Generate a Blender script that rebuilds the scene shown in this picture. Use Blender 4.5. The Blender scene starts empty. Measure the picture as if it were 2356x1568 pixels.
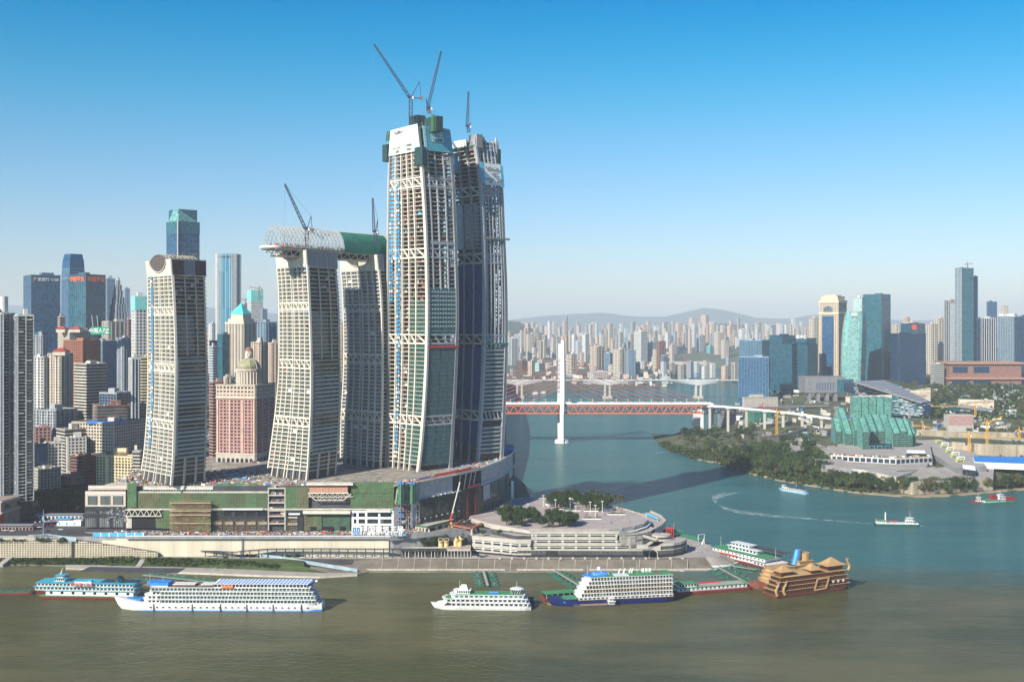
import bpy,math,random
from mathutils import Vector,Matrix
RND=random.Random(7)
SC=bpy.context.scene
COL=SC.collection
F,CX,HY,H=2620.0,1178.0,736.0,220.0
V=Vector
cam_d=bpy.data.cameras.new('camera');cam=bpy.data.objects.new('camera',cam_d);COL.objects.link(cam)
cam.location=(0,0,H);cam.rotation_euler=(math.radians(90),0,0)
cam_d.sensor_width=36;cam_d.lens=36*F/2356;cam_d.shift_y=-48/2356
cam_d.clip_start=5;cam_d.clip_end=120000
SC.camera=cam
SUN_EL,SUN_X,SUN_Y=33,-0.62,-0.785
w=bpy.data.worlds.new('World');SC.world=w;w.use_nodes=True
nt=w.node_tree;nt.nodes.clear()
def N(nt,t,**k):
 n=nt.nodes.new(t)
 for a,b in k.items():
  if a in n.inputs:n.inputs[a].default_value=b
  else:setattr(n,a,b)
 return n
sky=N(nt,'ShaderNodeTexSky');sky.sky_type='NISHITA';sky.sun_disc=False
sky.sun_elevation=math.radians(SUN_EL);sky.sun_rotation=math.atan2(SUN_X,SUN_Y)%(2*math.pi)
sky.altitude=250;sky.air_density=1.0;sky.dust_density=0.6;sky.ozone_density=4.0
tc=N(nt,'ShaderNodeTexCoord');sp=N(nt,'ShaderNodeSeparateXYZ');nt.links.new(tc.outputs['Generated'],sp.inputs[0])
ramp=N(nt,'ShaderNodeValToRGB');nt.links.new(sp.outputs['Z'],ramp.inputs[0])
ramp.color_ramp.interpolation='B_SPLINE';els=ramp.color_ramp.elements
stops=[(0.0,(0.92,0.92,0.99)),(0.05,(0.89,0.91,1.03)),(0.10,(0.76,0.91,1.02)),(0.15,(0.54,0.90,1.02)),(0.19,(0.30,0.91,1.06)),(0.24,(0.05,0.82,1.11)),(0.28,(0.003,0.72,1.15)),(0.6,(0.003,0.30,0.80)),(1.0,(0.003,0.22,0.60))]
for i,(p,c)in enumerate(stops):
 e=els[i]if i<2 else els.new(p)
 e.position=p;e.color=(*c,1)
mul=N(nt,'ShaderNodeMix',data_type='RGBA',blend_type='MULTIPLY');mul.inputs[0].default_value=1
nt.links.new(sky.outputs[0],mul.inputs[6]);nt.links.new(ramp.outputs[0],mul.inputs[7])
bg=N(nt,'ShaderNodeBackground',Strength=0.095);out=N(nt,'ShaderNodeOutputWorld')
nt.links.new(mul.outputs[2],bg.inputs[0]);nt.links.new(bg.outputs[0],out.inputs[0])
sd=bpy.data.lights.new('sun','SUN');sd.energy=5.0;sd.angle=math.radians(0.5);sd.color=(1,0.93,0.80)
sun=bpy.data.objects.new('sun',sd);COL.objects.link(sun);sun.location=(-580,-815,900)
te=math.tan(math.radians(SUN_EL))
sun.rotation_euler=V((-SUN_X,-SUN_Y,-te)).to_track_quat('-Z','Y').to_euler()
SC.view_settings.view_transform='Standard';SC.view_settings.look='None'
SC.view_settings.exposure=0.52;SC.view_settings.gamma=1
SC.cycles.use_denoising=True;SC.cycles.max_bounces=6;SC.cycles.volume_bounces=1
SC.cycles.transparent_max_bounces=16;SC.cycles.diffuse_bounces=2;SC.cycles.glossy_bounces=3
SC.cycles.use_adaptive_sampling=True;SC.cycles.adaptive_threshold=0.02
SC.cycles.sample_clamp_indirect=5
def P(px,py,Y):return V(((px-CX)/F*Y,Y,H-(py-HY)/F*Y))
def G(px,py,z=0.0):
 Y=F*(H-z)/(py-HY);return V(((px-CX)/F*Y,Y,z))
def zat(py,Y):return H-(py-HY)/F*Y
def xat(px,Y):return(px-CX)/F*Y
MATS={}
def mat(name,col,rough=0.75,metal=0.0,var=0.18,scale=0.15,bump=0.0,spec=0.4,streak=False,col2=None,emit=None):
 0
 if name in MATS:return MATS[name]
 m=bpy.data.materials.new(name);m.use_nodes=True;t=m.node_tree;L=t.links
 b=t.nodes['Principled BSDF'];b.inputs['Roughness'].default_value=rough;b.inputs['Metallic'].default_value=metal
 b.inputs['Specular IOR Level'].default_value=spec
 g=N(t,'ShaderNodeNewGeometry');mp=N(t,'ShaderNodeMapping');L.new(g.outputs['Position'],mp.inputs[0])
 if streak:mp.inputs['Scale'].default_value=(1,1,0.12)
 n=N(t,'ShaderNodeTexNoise',Scale=scale,Detail=5.0,Roughness=0.65);L.new(mp.outputs[0],n.inputs['Vector'])
 r=N(t,'ShaderNodeValToRGB');L.new(n.outputs[0],r.inputs[0])
 c2=col2 or tuple(min(1,c*(1+var))for c in col)
 r.color_ramp.elements[0].position=0.33;r.color_ramp.elements[1].position=0.67
 r.color_ramp.elements[0].color=(*[c*(1-var)for c in col],1);r.color_ramp.elements[1].color=(*c2,1)
 L.new(r.outputs[0],b.inputs['Base Color'])
 if bump:
  n2=N(t,'ShaderNodeTexNoise',Scale=scale*6,Detail=3.0);L.new(g.outputs['Position'],n2.inputs['Vector'])
  bp=N(t,'ShaderNodeBump',Strength=bump,Distance=0.5);L.new(n2.outputs[0],bp.inputs['Height']);L.new(bp.outputs[0],b.inputs['Normal'])
 if emit:b.inputs['Emission Color'].default_value=(*col,1);b.inputs['Emission Strength'].default_value=emit
 MATS[name]=m;return m
def glass(name,col,col2=None,rough=0.12,cell=(3.4,3.4,3.6),frac=0.25,metal=0.0,spec=0.55,ripple=0.0):
 ripple*=.35
 0
 if name in MATS:return MATS[name]
 m=bpy.data.materials.new(name);m.use_nodes=True;t=m.node_tree;L=t.links
 b=t.nodes['Principled BSDF'];b.inputs['Roughness'].default_value=rough;b.inputs['Metallic'].default_value=metal
 b.inputs['Specular IOR Level'].default_value=spec
 g=N(t,'ShaderNodeNewGeometry');s=N(t,'ShaderNodeVectorMath',operation='SNAP');s.inputs[1].default_value=cell
 L.new(g.outputs['Position'],s.inputs[0]);wn=N(t,'ShaderNodeTexWhiteNoise',noise_dimensions='3D');L.new(s.outputs[0],wn.inputs[0])
 r=N(t,'ShaderNodeValToRGB');L.new(wn.outputs[0],r.inputs[0]);e=r.color_ramp.elements
 c2=tuple(.45*a+.55*b for a,b in zip(col,col2 or tuple(min(1,c*2.6+0.02)for c in col)))
 e[0].position=0;e[0].color=(*[c*0.7 for c in col],1);e[1].position=1-frac;e[1].color=(*[c*1.25 for c in col],1)
 e2=e.new(1.0);e2.color=(*c2,1)
 L.new(r.outputs[0],b.inputs['Base Color'])
 if ripple:
  n2=N(t,'ShaderNodeTexNoise',Scale=0.09,Detail=2.0);L.new(g.outputs['Position'],n2.inputs['Vector'])
  bp=N(t,'ShaderNodeBump',Strength=ripple,Distance=1.0);L.new(n2.outputs[0],bp.inputs['Height']);L.new(bp.outputs[0],b.inputs['Normal'])
 MATS[name]=m;return m
def wloc(o):
 l=V(o.location)
 while o.parent is not None:o=o.parent;l+=o.location
 return l
class MB:
 0
 def __init__(s,m=None):s.v=[];s.f=[];s.mi=[];s.ms=[];s.m=m
 def _m(s,m):
  m=m or s.m
  if m not in s.ms:s.ms.append(m)
  return s.ms.index(m)
 def poly(s,pts,m=None):
  k=len(s.v);s.v.extend(tuple(p)for p in pts);s.f.append(tuple(range(k,k+len(pts))));s.mi.append(s._m(m));return s
 def obox(s,o,u,v,w,m=None):
  o,u,v,w=V(o),V(u),V(v),V(w)
  if u.cross(v).dot(w)<0:u,v=v,u
  k=len(s.v);i=s._m(m)
  s.v.extend(tuple(p)for p in(o,o+u,o+u+v,o+v,o+w,o+u+w,o+u+v+w,o+v+w))
  for q in((0,3,2,1),(4,5,6,7),(0,1,5,4),(1,2,6,5),(2,3,7,6),(3,0,4,7)):
   s.f.append(tuple(k+a for a in q));s.mi.append(i)
  return s
 def box(s,x0,y0,z0,x1,y1,z1,m=None):
  if x1<x0:x0,x1=x1,x0
  if y1<y0:y0,y1=y1,y0
  if z1<z0:z0,z1=z1,z0
  return s.obox((x0,y0,z0),(x1-x0,0,0),(0,y1-y0,0),(0,0,z1-z0),m)
 def beam(s,p,q,w,h=None,m=None):
  p,q=V(p),V(q);d=q-p
  if d.length<1e-6:return s
  h=h or w;d.normalize();up=V((0,0,1))if abs(d.z)<0.95 else V((0,1,0))
  a=d.cross(up).normalized();b=a.cross(d).normalized()
  return s.obox(p-a*w/2-b*h/2,a*w,b*h,q-p,m)
 def tube(s,p,q,r0,r1=None,n=8,m=None,cap=True):
  p,q=V(p),V(q);r1=r0 if r1 is None else r1;d=(q-p).normalized()
  up=V((0,0,1))if abs(d.z)<0.95 else V((0,1,0));a=d.cross(up).normalized();b=a.cross(d)
  k=len(s.v);i=s._m(m)
  for c,r in((p,r0),(q,r1)):
   for j in range(n):
    t=2*math.pi*j/n;s.v.append(tuple(c+a*(r*math.cos(t))+b*(r*math.sin(t))))
  for j in range(n):
   s.f.append((k+j,k+n+j,k+n+(j+1)%n,k+(j+1)%n));s.mi.append(i)
  if cap:
   s.f.append(tuple(k+j for j in range(n)));s.mi.append(i)
   s.f.append(tuple(k+n+j for j in reversed(range(n))));s.mi.append(i)
  return s
 def prism(s,poly,z0,z1,m=None,top=None,poly1=None,bottom=True):
  0
  a=sum(p[0]*q[1]-q[0]*p[1]for p,q in zip(poly,poly[1:]+poly[:1]))
  poly1=poly1 or poly
  if a<0:poly=poly[::-1];poly1=poly1[::-1]
  k=len(s.v);n=len(poly);i=s._m(m);it=s._m(top or m)
  f0=z0 if callable(z0)else(lambda x,y:z0);f1=z1 if callable(z1)else(lambda x,y:z1)
  s.v.extend((p[0],p[1],f0(p[0],p[1]))for p in poly);s.v.extend((p[0],p[1],f1(p[0],p[1]))for p in poly1)
  for j in range(n):
   s.f.append((k+j,k+(j+1)%n,k+n+(j+1)%n,k+n+j));s.mi.append(i)
  s.f.append(tuple(k+n+j for j in range(n)));s.mi.append(it)
  if bottom:s.f.append(tuple(k+j for j in reversed(range(n))));s.mi.append(i)
  return s
 def loft(s,rings,m=None,cap=True,closed=True):
  k=len(s.v);n=len(rings[0]);i=s._m(m)
  for r in rings:s.v.extend(tuple(p)for p in r)
  for a in range(len(rings)-1):
   for j in range(n if closed else n-1):
    s.f.append((k+a*n+j,k+a*n+(j+1)%n,k+(a+1)*n+(j+1)%n,k+(a+1)*n+j));s.mi.append(i)
  if cap and closed:
   s.f.append(tuple(k+j for j in reversed(range(n))));s.mi.append(i)
   s.f.append(tuple(k+(len(rings)-1)*n+j for j in range(n)));s.mi.append(i)
  return s
 def dome(s,c,r,h=None,nu=12,nv=5,m=None,rx=None):
  h=h or r;rings=[]
  for a in range(nv):
   t=a/nv*math.pi/2
   rings.append([V((c[0]+(rx or r)*math.cos(t)*math.cos(2*math.pi*j/nu),c[1]+r*math.cos(t)*math.sin(2*math.pi*j/nu),c[2]+h*math.sin(t)))for j in range(nu)])
  rings.append([V((c[0]+0.02*r*math.cos(2*math.pi*j/nu),c[1]+0.02*r*math.sin(2*math.pi*j/nu),c[2]+h))for j in range(nu)])
  return s.loft(rings,m)
 def build(s,name,parent=None,world=False,smooth=False,**props):
  me=bpy.data.meshes.new(name)
  v=s.v
  if world and parent is not None:
   l=wloc(parent);v=[(p[0]-l.x,p[1]-l.y,p[2]-l.z)for p in v]
  me.from_pydata(v,[],s.f)
  for m in s.ms:me.materials.append(m)
  me.polygons.foreach_set('material_index',s.mi)
  if smooth:me.polygons.foreach_set('use_smooth',[True]*len(s.f))
  me.update()
  o=bpy.data.objects.new(name,me);COL.objects.link(o)
  if parent is not None:o.parent=parent
  for a,b in props.items():
   if b:o[a]=b
  return o
def thing(name,label,cat,loc=(0,0,0),rz=0.0,group=None):
 o=bpy.data.objects.new(name,None);COL.objects.link(o);o.location=loc;o.rotation_euler=(0,0,rz)
 o.empty_display_size=2;o['label']=label;o['category']=cat
 if group:o['group']=group
 return o
def tag(o,label,cat,group=None):
 o['label']=label;o['category']=cat
 if group:o['group']=group
 return o
_unit={}
def unit(kind,m):
 k=(kind,m.name)
 if k not in _unit:
  b=MB(m);b.box(-.5,-.5,-.5,.5,.5,.5)
  me=bpy.data.meshes.new(kind);me.from_pydata(b.v,[],b.f);me.materials.append(m);me.update();_unit[k]=me
 return _unit[k]
def piece(kind,m,parent,c,x,sx,sy,sz,world=True):
 0
 o=bpy.data.objects.new(kind,unit(kind,m));COL.objects.link(o);o.parent=parent
 c=V(c)-wloc(parent)if world else V(c)
 o.location=c;o.rotation_euler=(0,0,math.atan2(x[1],x[0]));o.scale=(sx,sy,sz)
 return o
def copy_tree(o,loc=None,rz=None,label=None,group=None,scale=None,parent=None):
 c=o.copy();COL.objects.link(c)
 if parent is not None:c.parent=parent
 if loc is not None:c.location=loc
 if rz is not None:c.rotation_euler=(0,0,rz)
 if scale is not None:c.scale=(scale,)*3 if not isinstance(scale,tuple)else scale
 if label:c['label']=label
 if group:c['group']=group
 for ch in KIDS.get(o.name,[]):copy_tree(bpy.data.objects[ch],parent=c)
 return c
KIDS={}
def remember(o):
 0
 for c in bpy.data.objects:
  if c.parent is not None:KIDS.setdefault(c.parent.name,[])
 def rec(x):
  KIDS[x.name]=[c.name for c in x.children]
  for c in x.children:rec(c)
 rec(o);return o
def text_mesh(txt,size,m,name='lettering',parent=None,loc=(0,0,0),xdir=(1,0,0),up=(0,0,1),depth=0.15,bold=0.0,align='CENTER',sx=1.0):
 cu=bpy.data.curves.new(name,'FONT');cu.body=txt;cu.size=size;cu.extrude=depth;cu.align_x=align;cu.offset=bold
 cu.resolution_u=2
 o=bpy.data.objects.new(name,cu);COL.objects.link(o)
 dg=bpy.context.evaluated_depsgraph_get();me=bpy.data.meshes.new_from_object(o.evaluated_get(dg))
 bpy.data.objects.remove(o);bpy.data.curves.remove(cu)
 me.materials.clear();me.materials.append(m)
 x=V(xdir).normalized();u=V(up).normalized();n=x.cross(u)
 M=Matrix(((x.x*sx,u.x,n.x),(x.y*sx,u.y,n.y),(x.z*sx,u.z,n.z))).to_4x4()
 me.transform(M);ob=bpy.data.objects.new(name,me);COL.objects.link(ob)
 l=V(loc)
 if parent is not None:ob.parent=parent
 ob.location=l-(parent.location if parent is not None else V((0,0,0)))
 return ob
def smoothlerp(tab,t):
 0
 tab=sorted(tab)
 if t<=tab[0][0]:return tab[0][1]
 if t>=tab[-1][0]:return tab[-1][1]
 for i in range(len(tab)-1):
  if tab[i][0]<=t<=tab[i+1][0]:break
 t0,v0=tab[i];t1,v1=tab[i+1];h=t1-t0;u=(t-t0)/h
 m0=(v1-tab[i-1][1])/(t1-tab[i-1][0])*h if i>0 else v1-v0
 m1=(tab[i+2][1]-v0)/(tab[i+2][0]-t0)*h if i+2<len(tab)else v1-v0
 return(2*u**3-3*u*u+1)*v0+(u**3-2*u*u+u)*m0+(-2*u**3+3*u*u)*v1+(u**3-u*u)*m1
cream=mat('cream_concrete',(0.66,0.61,0.51),0.8,var=0.17,scale=0.2,streak=True)
concrete=mat('grey_concrete',(0.27,0.27,0.27),0.85,var=0.22,scale=0.12,streak=True)
lconc=mat('light_concrete',(0.50,0.465,0.39),0.85,var=0.18,scale=0.12,streak=True)
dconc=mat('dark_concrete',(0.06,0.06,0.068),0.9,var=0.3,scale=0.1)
brick=mat('infill_brick',(0.22,0.09,0.075),0.9,var=0.35,scale=0.3)
netgreen=mat('green_net',(0.045,0.135,0.065),0.95,var=0.35,scale=0.08)
teal_net=mat('teal_net',(0.03,0.20,0.15),0.9,var=0.25,scale=0.15)
white=mat('white_paint',(0.80,0.80,0.78),0.5,var=0.05)
steel=mat('steel',(0.16,0.18,0.20),0.6,var=0.15)
blackp=mat('black_panel',(0.02,0.022,0.028),0.35,var=0.3,scale=0.2)
blue=mat('blue_sheet',(0.03,0.22,0.62),0.5,var=0.15)
skyblue=mat('sky_blue_sheet',(0.06,0.42,0.78),0.5,var=0.1)
redp=mat('red_paint',(0.50,0.04,0.03),0.55,var=0.15)
yellow=mat('yellow_paint',(0.75,0.38,0.03),0.5,var=0.1)
bamboo=mat('bamboo_pole',(0.30,0.22,0.12),0.9,var=0.3,scale=0.5)
win_dark=glass('window_glass',(0.018,0.024,0.03),(0.20,0.20,0.18),frac=0.12,spec=.5)
win_green=glass('green_window_glass',(0.022,0.052,0.058),(0.10,0.18,0.18),frac=0.3,spec=.5)
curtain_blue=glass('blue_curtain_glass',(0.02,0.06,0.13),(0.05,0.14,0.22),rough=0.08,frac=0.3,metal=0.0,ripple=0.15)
curtain_teal=glass('teal_curtain_glass',(0.04,0.14,0.15),(0.12,0.30,0.30),rough=0.08,frac=0.3,ripple=0.15)
def water_mat():
 m=bpy.data.materials.new('river_water');m.use_nodes=True;t=m.node_tree;L=t.links
 b=t.nodes['Principled BSDF'];b.inputs['Roughness'].default_value=0.16;b.inputs['IOR'].default_value=1.33
 b.inputs['Specular IOR Level'].default_value=0.22
 g=N(t,'ShaderNodeNewGeometry');s=N(t,'ShaderNodeSeparateXYZ');L.new(g.outputs['Position'],s.inputs[0])
 n=N(t,'ShaderNodeTexNoise',Scale=0.007,Detail=8.0,Roughness=0.6,Distortion=1.6);L.new(g.outputs['Position'],n.inputs['Vector'])
 a=N(t,'ShaderNodeMath',operation='MULTIPLY_ADD');L.new(s.outputs['X'],a.inputs[0]);a.inputs[1].default_value=0.10;L.new(s.outputs['Y'],a.inputs[2])
 c=N(t,'ShaderNodeMath',operation='MULTIPLY_ADD');L.new(n.outputs[0],c.inputs[0]);c.inputs[1].default_value=170;L.new(a.outputs[0],c.inputs[2])
 r=N(t,'ShaderNodeMapRange');r.inputs['From Min'].default_value=1040;r.inputs['From Max'].default_value=1150;L.new(c.outputs[0],r.inputs[0])
 n3=N(t,'ShaderNodeTexNoise',Scale=0.008,Detail=5.0,Roughness=0.7);
 mp3=N(t,'ShaderNodeMapping');mp3.inputs['Scale'].default_value=(0.4,1,1);L.new(g.outputs['Position'],mp3.inputs[0]);L.new(mp3.outputs[0],n3.inputs['Vector'])
 brown=N(t,'ShaderNodeValToRGB');L.new(n3.outputs[0],brown.inputs[0]);e=brown.color_ramp.elements
 e[0].position=.42;e[0].color=(0.066,0.070,0.030,1);e[1].position=.60;e[1].color=(0.122,0.112,0.052,1)
 teal=N(t,'ShaderNodeValToRGB');L.new(n3.outputs[0],teal.inputs[0]);e=teal.color_ramp.elements
 e[0].position=.35;e[0].color=(0.030,0.110,0.112,1);e[1].position=.65;e[1].color=(0.048,0.145,0.142,1)
 mx=N(t,'ShaderNodeMix',data_type='RGBA');L.new(r.outputs[0],mx.inputs[0]);L.new(brown.outputs[0],mx.inputs[6]);L.new(teal.outputs[0],mx.inputs[7])
 L.new(mx.outputs[2],b.inputs['Base Color'])
 mp=N(t,'ShaderNodeMapping');mp.inputs['Scale'].default_value=(0.6,1,1);L.new(g.outputs['Position'],mp.inputs[0])
 w1=N(t,'ShaderNodeTexNoise',Scale=0.22,Detail=4.0,Roughness=0.6);L.new(mp.outputs[0],w1.inputs['Vector'])
 w2=N(t,'ShaderNodeTexNoise',Scale=0.05,Detail=3.0);L.new(mp.outputs[0],w2.inputs['Vector'])
 ad=N(t,'ShaderNodeMath',operation='MULTIPLY_ADD');L.new(w2.outputs[0],ad.inputs[0]);ad.inputs[1].default_value=1.2;L.new(w1.outputs[0],ad.inputs[2])
 bp=N(t,'ShaderNodeBump',Strength=1.0,Distance=0.95);L.new(ad.outputs[0],bp.inputs['Height']);L.new(bp.outputs[0],b.inputs['Normal'])
 df=N(t,'ShaderNodeBsdfDiffuse');L.new(mx.outputs[2],df.inputs[0])
 gl=N(t,'ShaderNodeBsdfGlossy',Roughness=0.13);gl.inputs[0].default_value=(0.74,0.80,0.76,1);L.new(bp.outputs[0],gl.inputs['Normal'])
 fr=N(t,'ShaderNodeFresnel',IOR=1.33);L.new(bp.outputs[0],fr.inputs['Normal'])
 fm=N(t,'ShaderNodeMath',operation='MULTIPLY');fm.inputs[1].default_value=0.5;L.new(fr.outputs[0],fm.inputs[0])
 ms=N(t,'ShaderNodeMixShader');L.new(fm.outputs[0],ms.inputs[0]);L.new(df.outputs[0],ms.inputs[1]);L.new(gl.outputs[0],ms.inputs[2])
 L.new(ms.outputs[0],t.nodes['Material Output'].inputs[0])
 return m
MB(water_mat()).poly([(-23500,-600,0),(23500,-600,0),(23500,25500,0),(-23500,25500,0)]).build('water',kind='structure')
def fbm(x,y,s,seed=0):
 from mathutils import noise
 return noise.fractal(V((x/s+seed*13.1,y/s+seed*7.7,seed)),1.0,2.0,5)
earth=mat('bare_earth',(0.20,0.16,0.11),0.95,var=0.3,scale=0.03,col2=(0.30,0.25,0.18),bump=0.4)
grassm=mat('grass_slope',(0.055,0.085,0.025),0.95,var=0.35,scale=0.06,bump=0.5)
paving=mat('paving',(0.36,0.33,0.29),0.9,var=0.15,scale=0.06)
asphalt=mat('asphalt',(0.06,0.06,0.065),0.9,var=0.25,scale=0.05)
hazehill=mat('wooded_hill',(0.045,0.06,0.035),0.95,var=0.25,scale=0.002)
cityfloor=mat('city_ground',(0.17,0.17,0.15),0.95,var=0.3,scale=0.01,col2=(0.07,0.10,0.05))
def land(name,pts,ztop,m,top=None,z0=-0.8,inset=0):
 b=MB(m);poly=[(p.x,p.y)for p in pts]
 b.prism(poly,z0,ztop,m,top=top,bottom=False)
 return b.build(name,kind='structure')
def ridge(name,pts,Y,depth,m,seed,rough=18):
 0
 b=MB(m);cols=[]
 x0,x1=pts[0][0],pts[-1][0];n=140
 for i in range(n+1):
  px=x0+(x1-x0)*i/n;py=smoothlerp(pts,px);X=xat(px,Y);Z=zat(py,Y)+rough*fbm(X,0,500,seed)
  row=[]
  for j in range(9):
   t=j/8;d=abs(t-0.6)/(0.6 if t<0.6 else 0.4)
   z=Z*(1-d**1.3)+(rough*1.4*fbm(X,t*depth,700,seed+3)if 0<j<8 else 0)*(1-d)
   row.append(V((X*(1+(t-.6)*depth/Y),Y+(t-0.6)*depth,max(z,-2))))
  cols.append(row)
 b.loft(cols,m,closed=False);return b.build(name,kind='structure',smooth=True)
ridge('hills',[(-900,690),(-300,705),(400,700),(900,742),(1180,736),(1230,728),(1300,723),(1400,722),(1500,729),(1540,727),(1580,718),(1640,708),(1700,718),(1750,728),(1820,730),(1880,722),(1960,730),(2100,735),(2300,728),(2700,715),(3300,700)],22500,3000,hazehill,1,rough=24)
ridge('near_hill',[(1100,742),(1165,738),(1190,740),(1215,752),(1250,764),(1290,776)],9000,1500,hazehill,4,rough=10)
ridge('middle_hill',[(1560,770),(1600,752),(1640,744),(1700,746),(1790,750),(1870,762),(1900,775)],11500,1800,hazehill,6,rough=8)
def wob(pts,k=5,amp=1.5,seed=2):
 r=random.Random(seed);o=[]
 for a,b in zip(pts,pts[1:]):
  for i in range(k):t=i/k;o.append(a.lerp(b,t)+V((r.uniform(-amp,amp),r.uniform(-amp,amp),0)))
 o.append(pts[-1]);return o
def plan(xl,xc,xr,Y,th=None,d0=None):
 0
 Bx=xat(xc,Y);kA,kC=(xl-CX)/F,(xr-CX)/F
 def LA(t):return(Bx-kA*Y)/(math.cos(t)+kA*math.sin(t))
 def LC(t):return(kC*Y-Bx)/(math.sin(t)-kC*math.cos(t))
 if xc-xl<1.5:
  L=LC(math.radians(86));t=math.radians(86);la=d0 or min(30,L);lc=L
 elif xr-xc<1.5:
  t=math.radians(6);la=LA(t);lc=d0 or min(30,la)
 else:
  best=None
  for dg in([th]if th else range(14,80,3)):
   t=math.radians(dg)
   if math.sin(t)-kC*math.cos(t)<.08 or math.cos(t)+kA*math.sin(t)<.08:continue
   a,c=LA(t),LC(t);s=abs(math.log(max(a,.1)/max(c,.1)))+.012*abs(dg-42)
   if best is None or s<best[0]:best=(s,t,a,c)
  _,t,la,lc=best
 B=V((Bx,Y,0));A=B+V((-math.cos(t),math.sin(t),0))*la;Cc=B+V((math.sin(t),math.cos(t),0))*lc
 return A,B,Cc,A+Cc-B
def face_frame(g,p,q,z0,z1,fh,bw,style,wall,rel=.45,band=.42,pier=.34):
 d=q-p;L=d.length
 if L<1:return
 d.normalize();n=V((d.y,-d.x,0));nf=max(1,int(round((z1-z0)/fh)));nb=max(1,int(round(L/bw)))
 f=(z1-z0)/nf;b=L/nb
 if style in('grid','bands','resi','curtain'):
  bh=f*(band if style!='curtain' else.10);r=rel if style!='curtain' else.15
  for i in range(nf+1):
   z=z0+i*f-bh/2;g.obox(p+V((0,0,max(z,z0))),d*L,n*r,V((0,0,bh)),wall)
 if style in('grid','fins','curtain'):
  pw=b*(pier if style=='grid' else(.30 if style=='fins' else.06));r=rel*(1.25 if style!='curtain' else.5)
  for i in range(nb+1):
   c=min(max(i*b-pw/2,0),L-pw);g.obox(p+d*c+V((0,0,z0)),d*pw,n*r,V((0,0,z1-z0)),wall)
 if style=='resi':
  for i in range(nb):
   pw=b*(.46 if i%2 else.30);dep=rel*(3.0 if i%2 else 1.4)
   g.obox(p+d*(i*b)+V((0,0,z0)),d*pw,n*dep,V((0,0,z1-z0)),wall)
   if i%3==1 and nf<60:
    for k in range(nf):g.obox(p+d*(i*b+pw)+V((0,0,z0+k*f+.1)),d*(b-pw),n*(rel*2.6),V((0,0,f*.28)),wall)
def bld(name,label,xl,xc,xr,ytop,Y,zb,style='grid',wall=None,gl=None,fh=3.4,bw=3.8,cat='building',group=None,th=None,crown=1,zt=None,d0=None,styleR=None,detail=True,base=0,band=.42,pier=.34):
 A,B,Cc,D=plan(xl,xc,xr,Y,th,d0);z1=zt if zt is not None else zat(ytop,Y)
 wall=wall or cream;gl=gl or win_dark
 t=thing(name,label,cat,(B.x,B.y,zb),0,group)
 t['corners']=[B.x,B.y,z1]
 T=[(p.x,p.y)for p in(A,B,Cc,D)]
 wl=MB(gl if detail else wall).prism(T,zb-28,z1,gl if detail else wall,top=roofm).build('wall',t,True)
 g=MB(wall)
 for(p,q),st in(((A,B),style),((B,Cc),styleR or style)):face_frame(g,V(p),V(q),zb+base,z1,fh,bw,st,wall,band=band,pier=pier)
 g.build('facade_frame',wl,True,kind='stuff')
 g=MB(wall);M=(A+B+Cc+D)/4
 for p,q in((A,B),(B,Cc),(Cc,D),(D,A)):
  g.beam(p+V((0,0,z1+.3)),q+V((0,0,z1+.3)),.9,1.8)
 g.build('parapet',t,True)
 if crown:
  r=random.Random(int(abs(B.x*7+B.y)));u,v_=(A-B),(Cc-B)
  for k in range(crown):
   a,b_=r.uniform(.12,.5),r.uniform(.12,.5);sx,sy=r.uniform(.25,.42),r.uniform(.25,.42);h=r.uniform(3,7)if zt is None else 3
   rh=MB(wall).obox(B+u*a+v_*b_+V((0,0,z1)),u*sx,v_*sy,V((0,0,h))).build('roof_house',t,True)
  g=MB(white)
  for k in range(6):o=B+u*r.uniform(.1,.85)+v_*r.uniform(.1,.85)+V((0,0,z1));g.box(o.x,o.y,o.z,o.x+r.uniform(1,3),o.y+1.5,o.z+r.uniform(1,2.4),r.choice([white,steel,concrete]))
  g.build('roof_plant',rh,True,kind='stuff')
 return t,A,B,Cc,D,z1
def bsign(t,txt,A,B,u,z,size,m,off=.9,bold=.05,sx=1.0):
 d=(B-A).normalized();n=V((d.y,-d.x,0));p=A.lerp(B,u)+n*off;return text_mesh(txt,size,m,'lettering',t,V((p.x,p.y,z)),d,bold=bold,depth=.3,sx=sx)
roofm=mat('grey_roof',(.24,.23,.22),.95,var=.35,scale=.05)
w_pink=mat('pink_tile',(.42,.24,.22),.8,var=.12);w_peach=mat('peach_wall',(.56,.44,.35),.85,var=.12);w_white=mat('white_tile',(.60,.59,.55),.7,var=.1)
w_grey=mat('grey_wall',(.34,.36,.38),.8,var=.15);w_brown=mat('brown_wall',(.26,.13,.10),.85,var=.15);w_beige=mat('beige_wall',(.56,.49,.40),.85,var=.12)
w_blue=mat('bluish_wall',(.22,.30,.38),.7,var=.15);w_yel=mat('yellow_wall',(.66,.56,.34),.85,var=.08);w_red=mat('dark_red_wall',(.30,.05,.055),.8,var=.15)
w_stone=mat('stone_wall',(.45,.42,.37),.85,var=.12);w_rust=mat('rust_brick_wall',(.34,.14,.09),.85,var=.15)
g_blue=glass('office_blue_glass',(.018,.08,.17),(.03,.13,.24),rough=.1,cell=(4,4,4),frac=.3,ripple=.2)
g_teal=glass('office_teal_glass',(.02,.11,.14),(.04,.18,.21),rough=.1,cell=(4,4,4),frac=.3,ripple=.2)
g_bright=glass('office_bright_glass',(.16,.38,.36),(.28,.50,.46),rough=.12,cell=(5,5,4),frac=.3,ripple=.2)
g_dark=glass('office_dark_glass',(.008,.035,.085),(.015,.055,.11),rough=.1,cell=(4,4,4),frac=.25,ripple=.2)
g_mid=glass('office_grey_blue_glass',(.05,.12,.18),(.08,.17,.24),rough=.12,cell=(4,4,4),frac=.3,ripple=.2)
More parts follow.
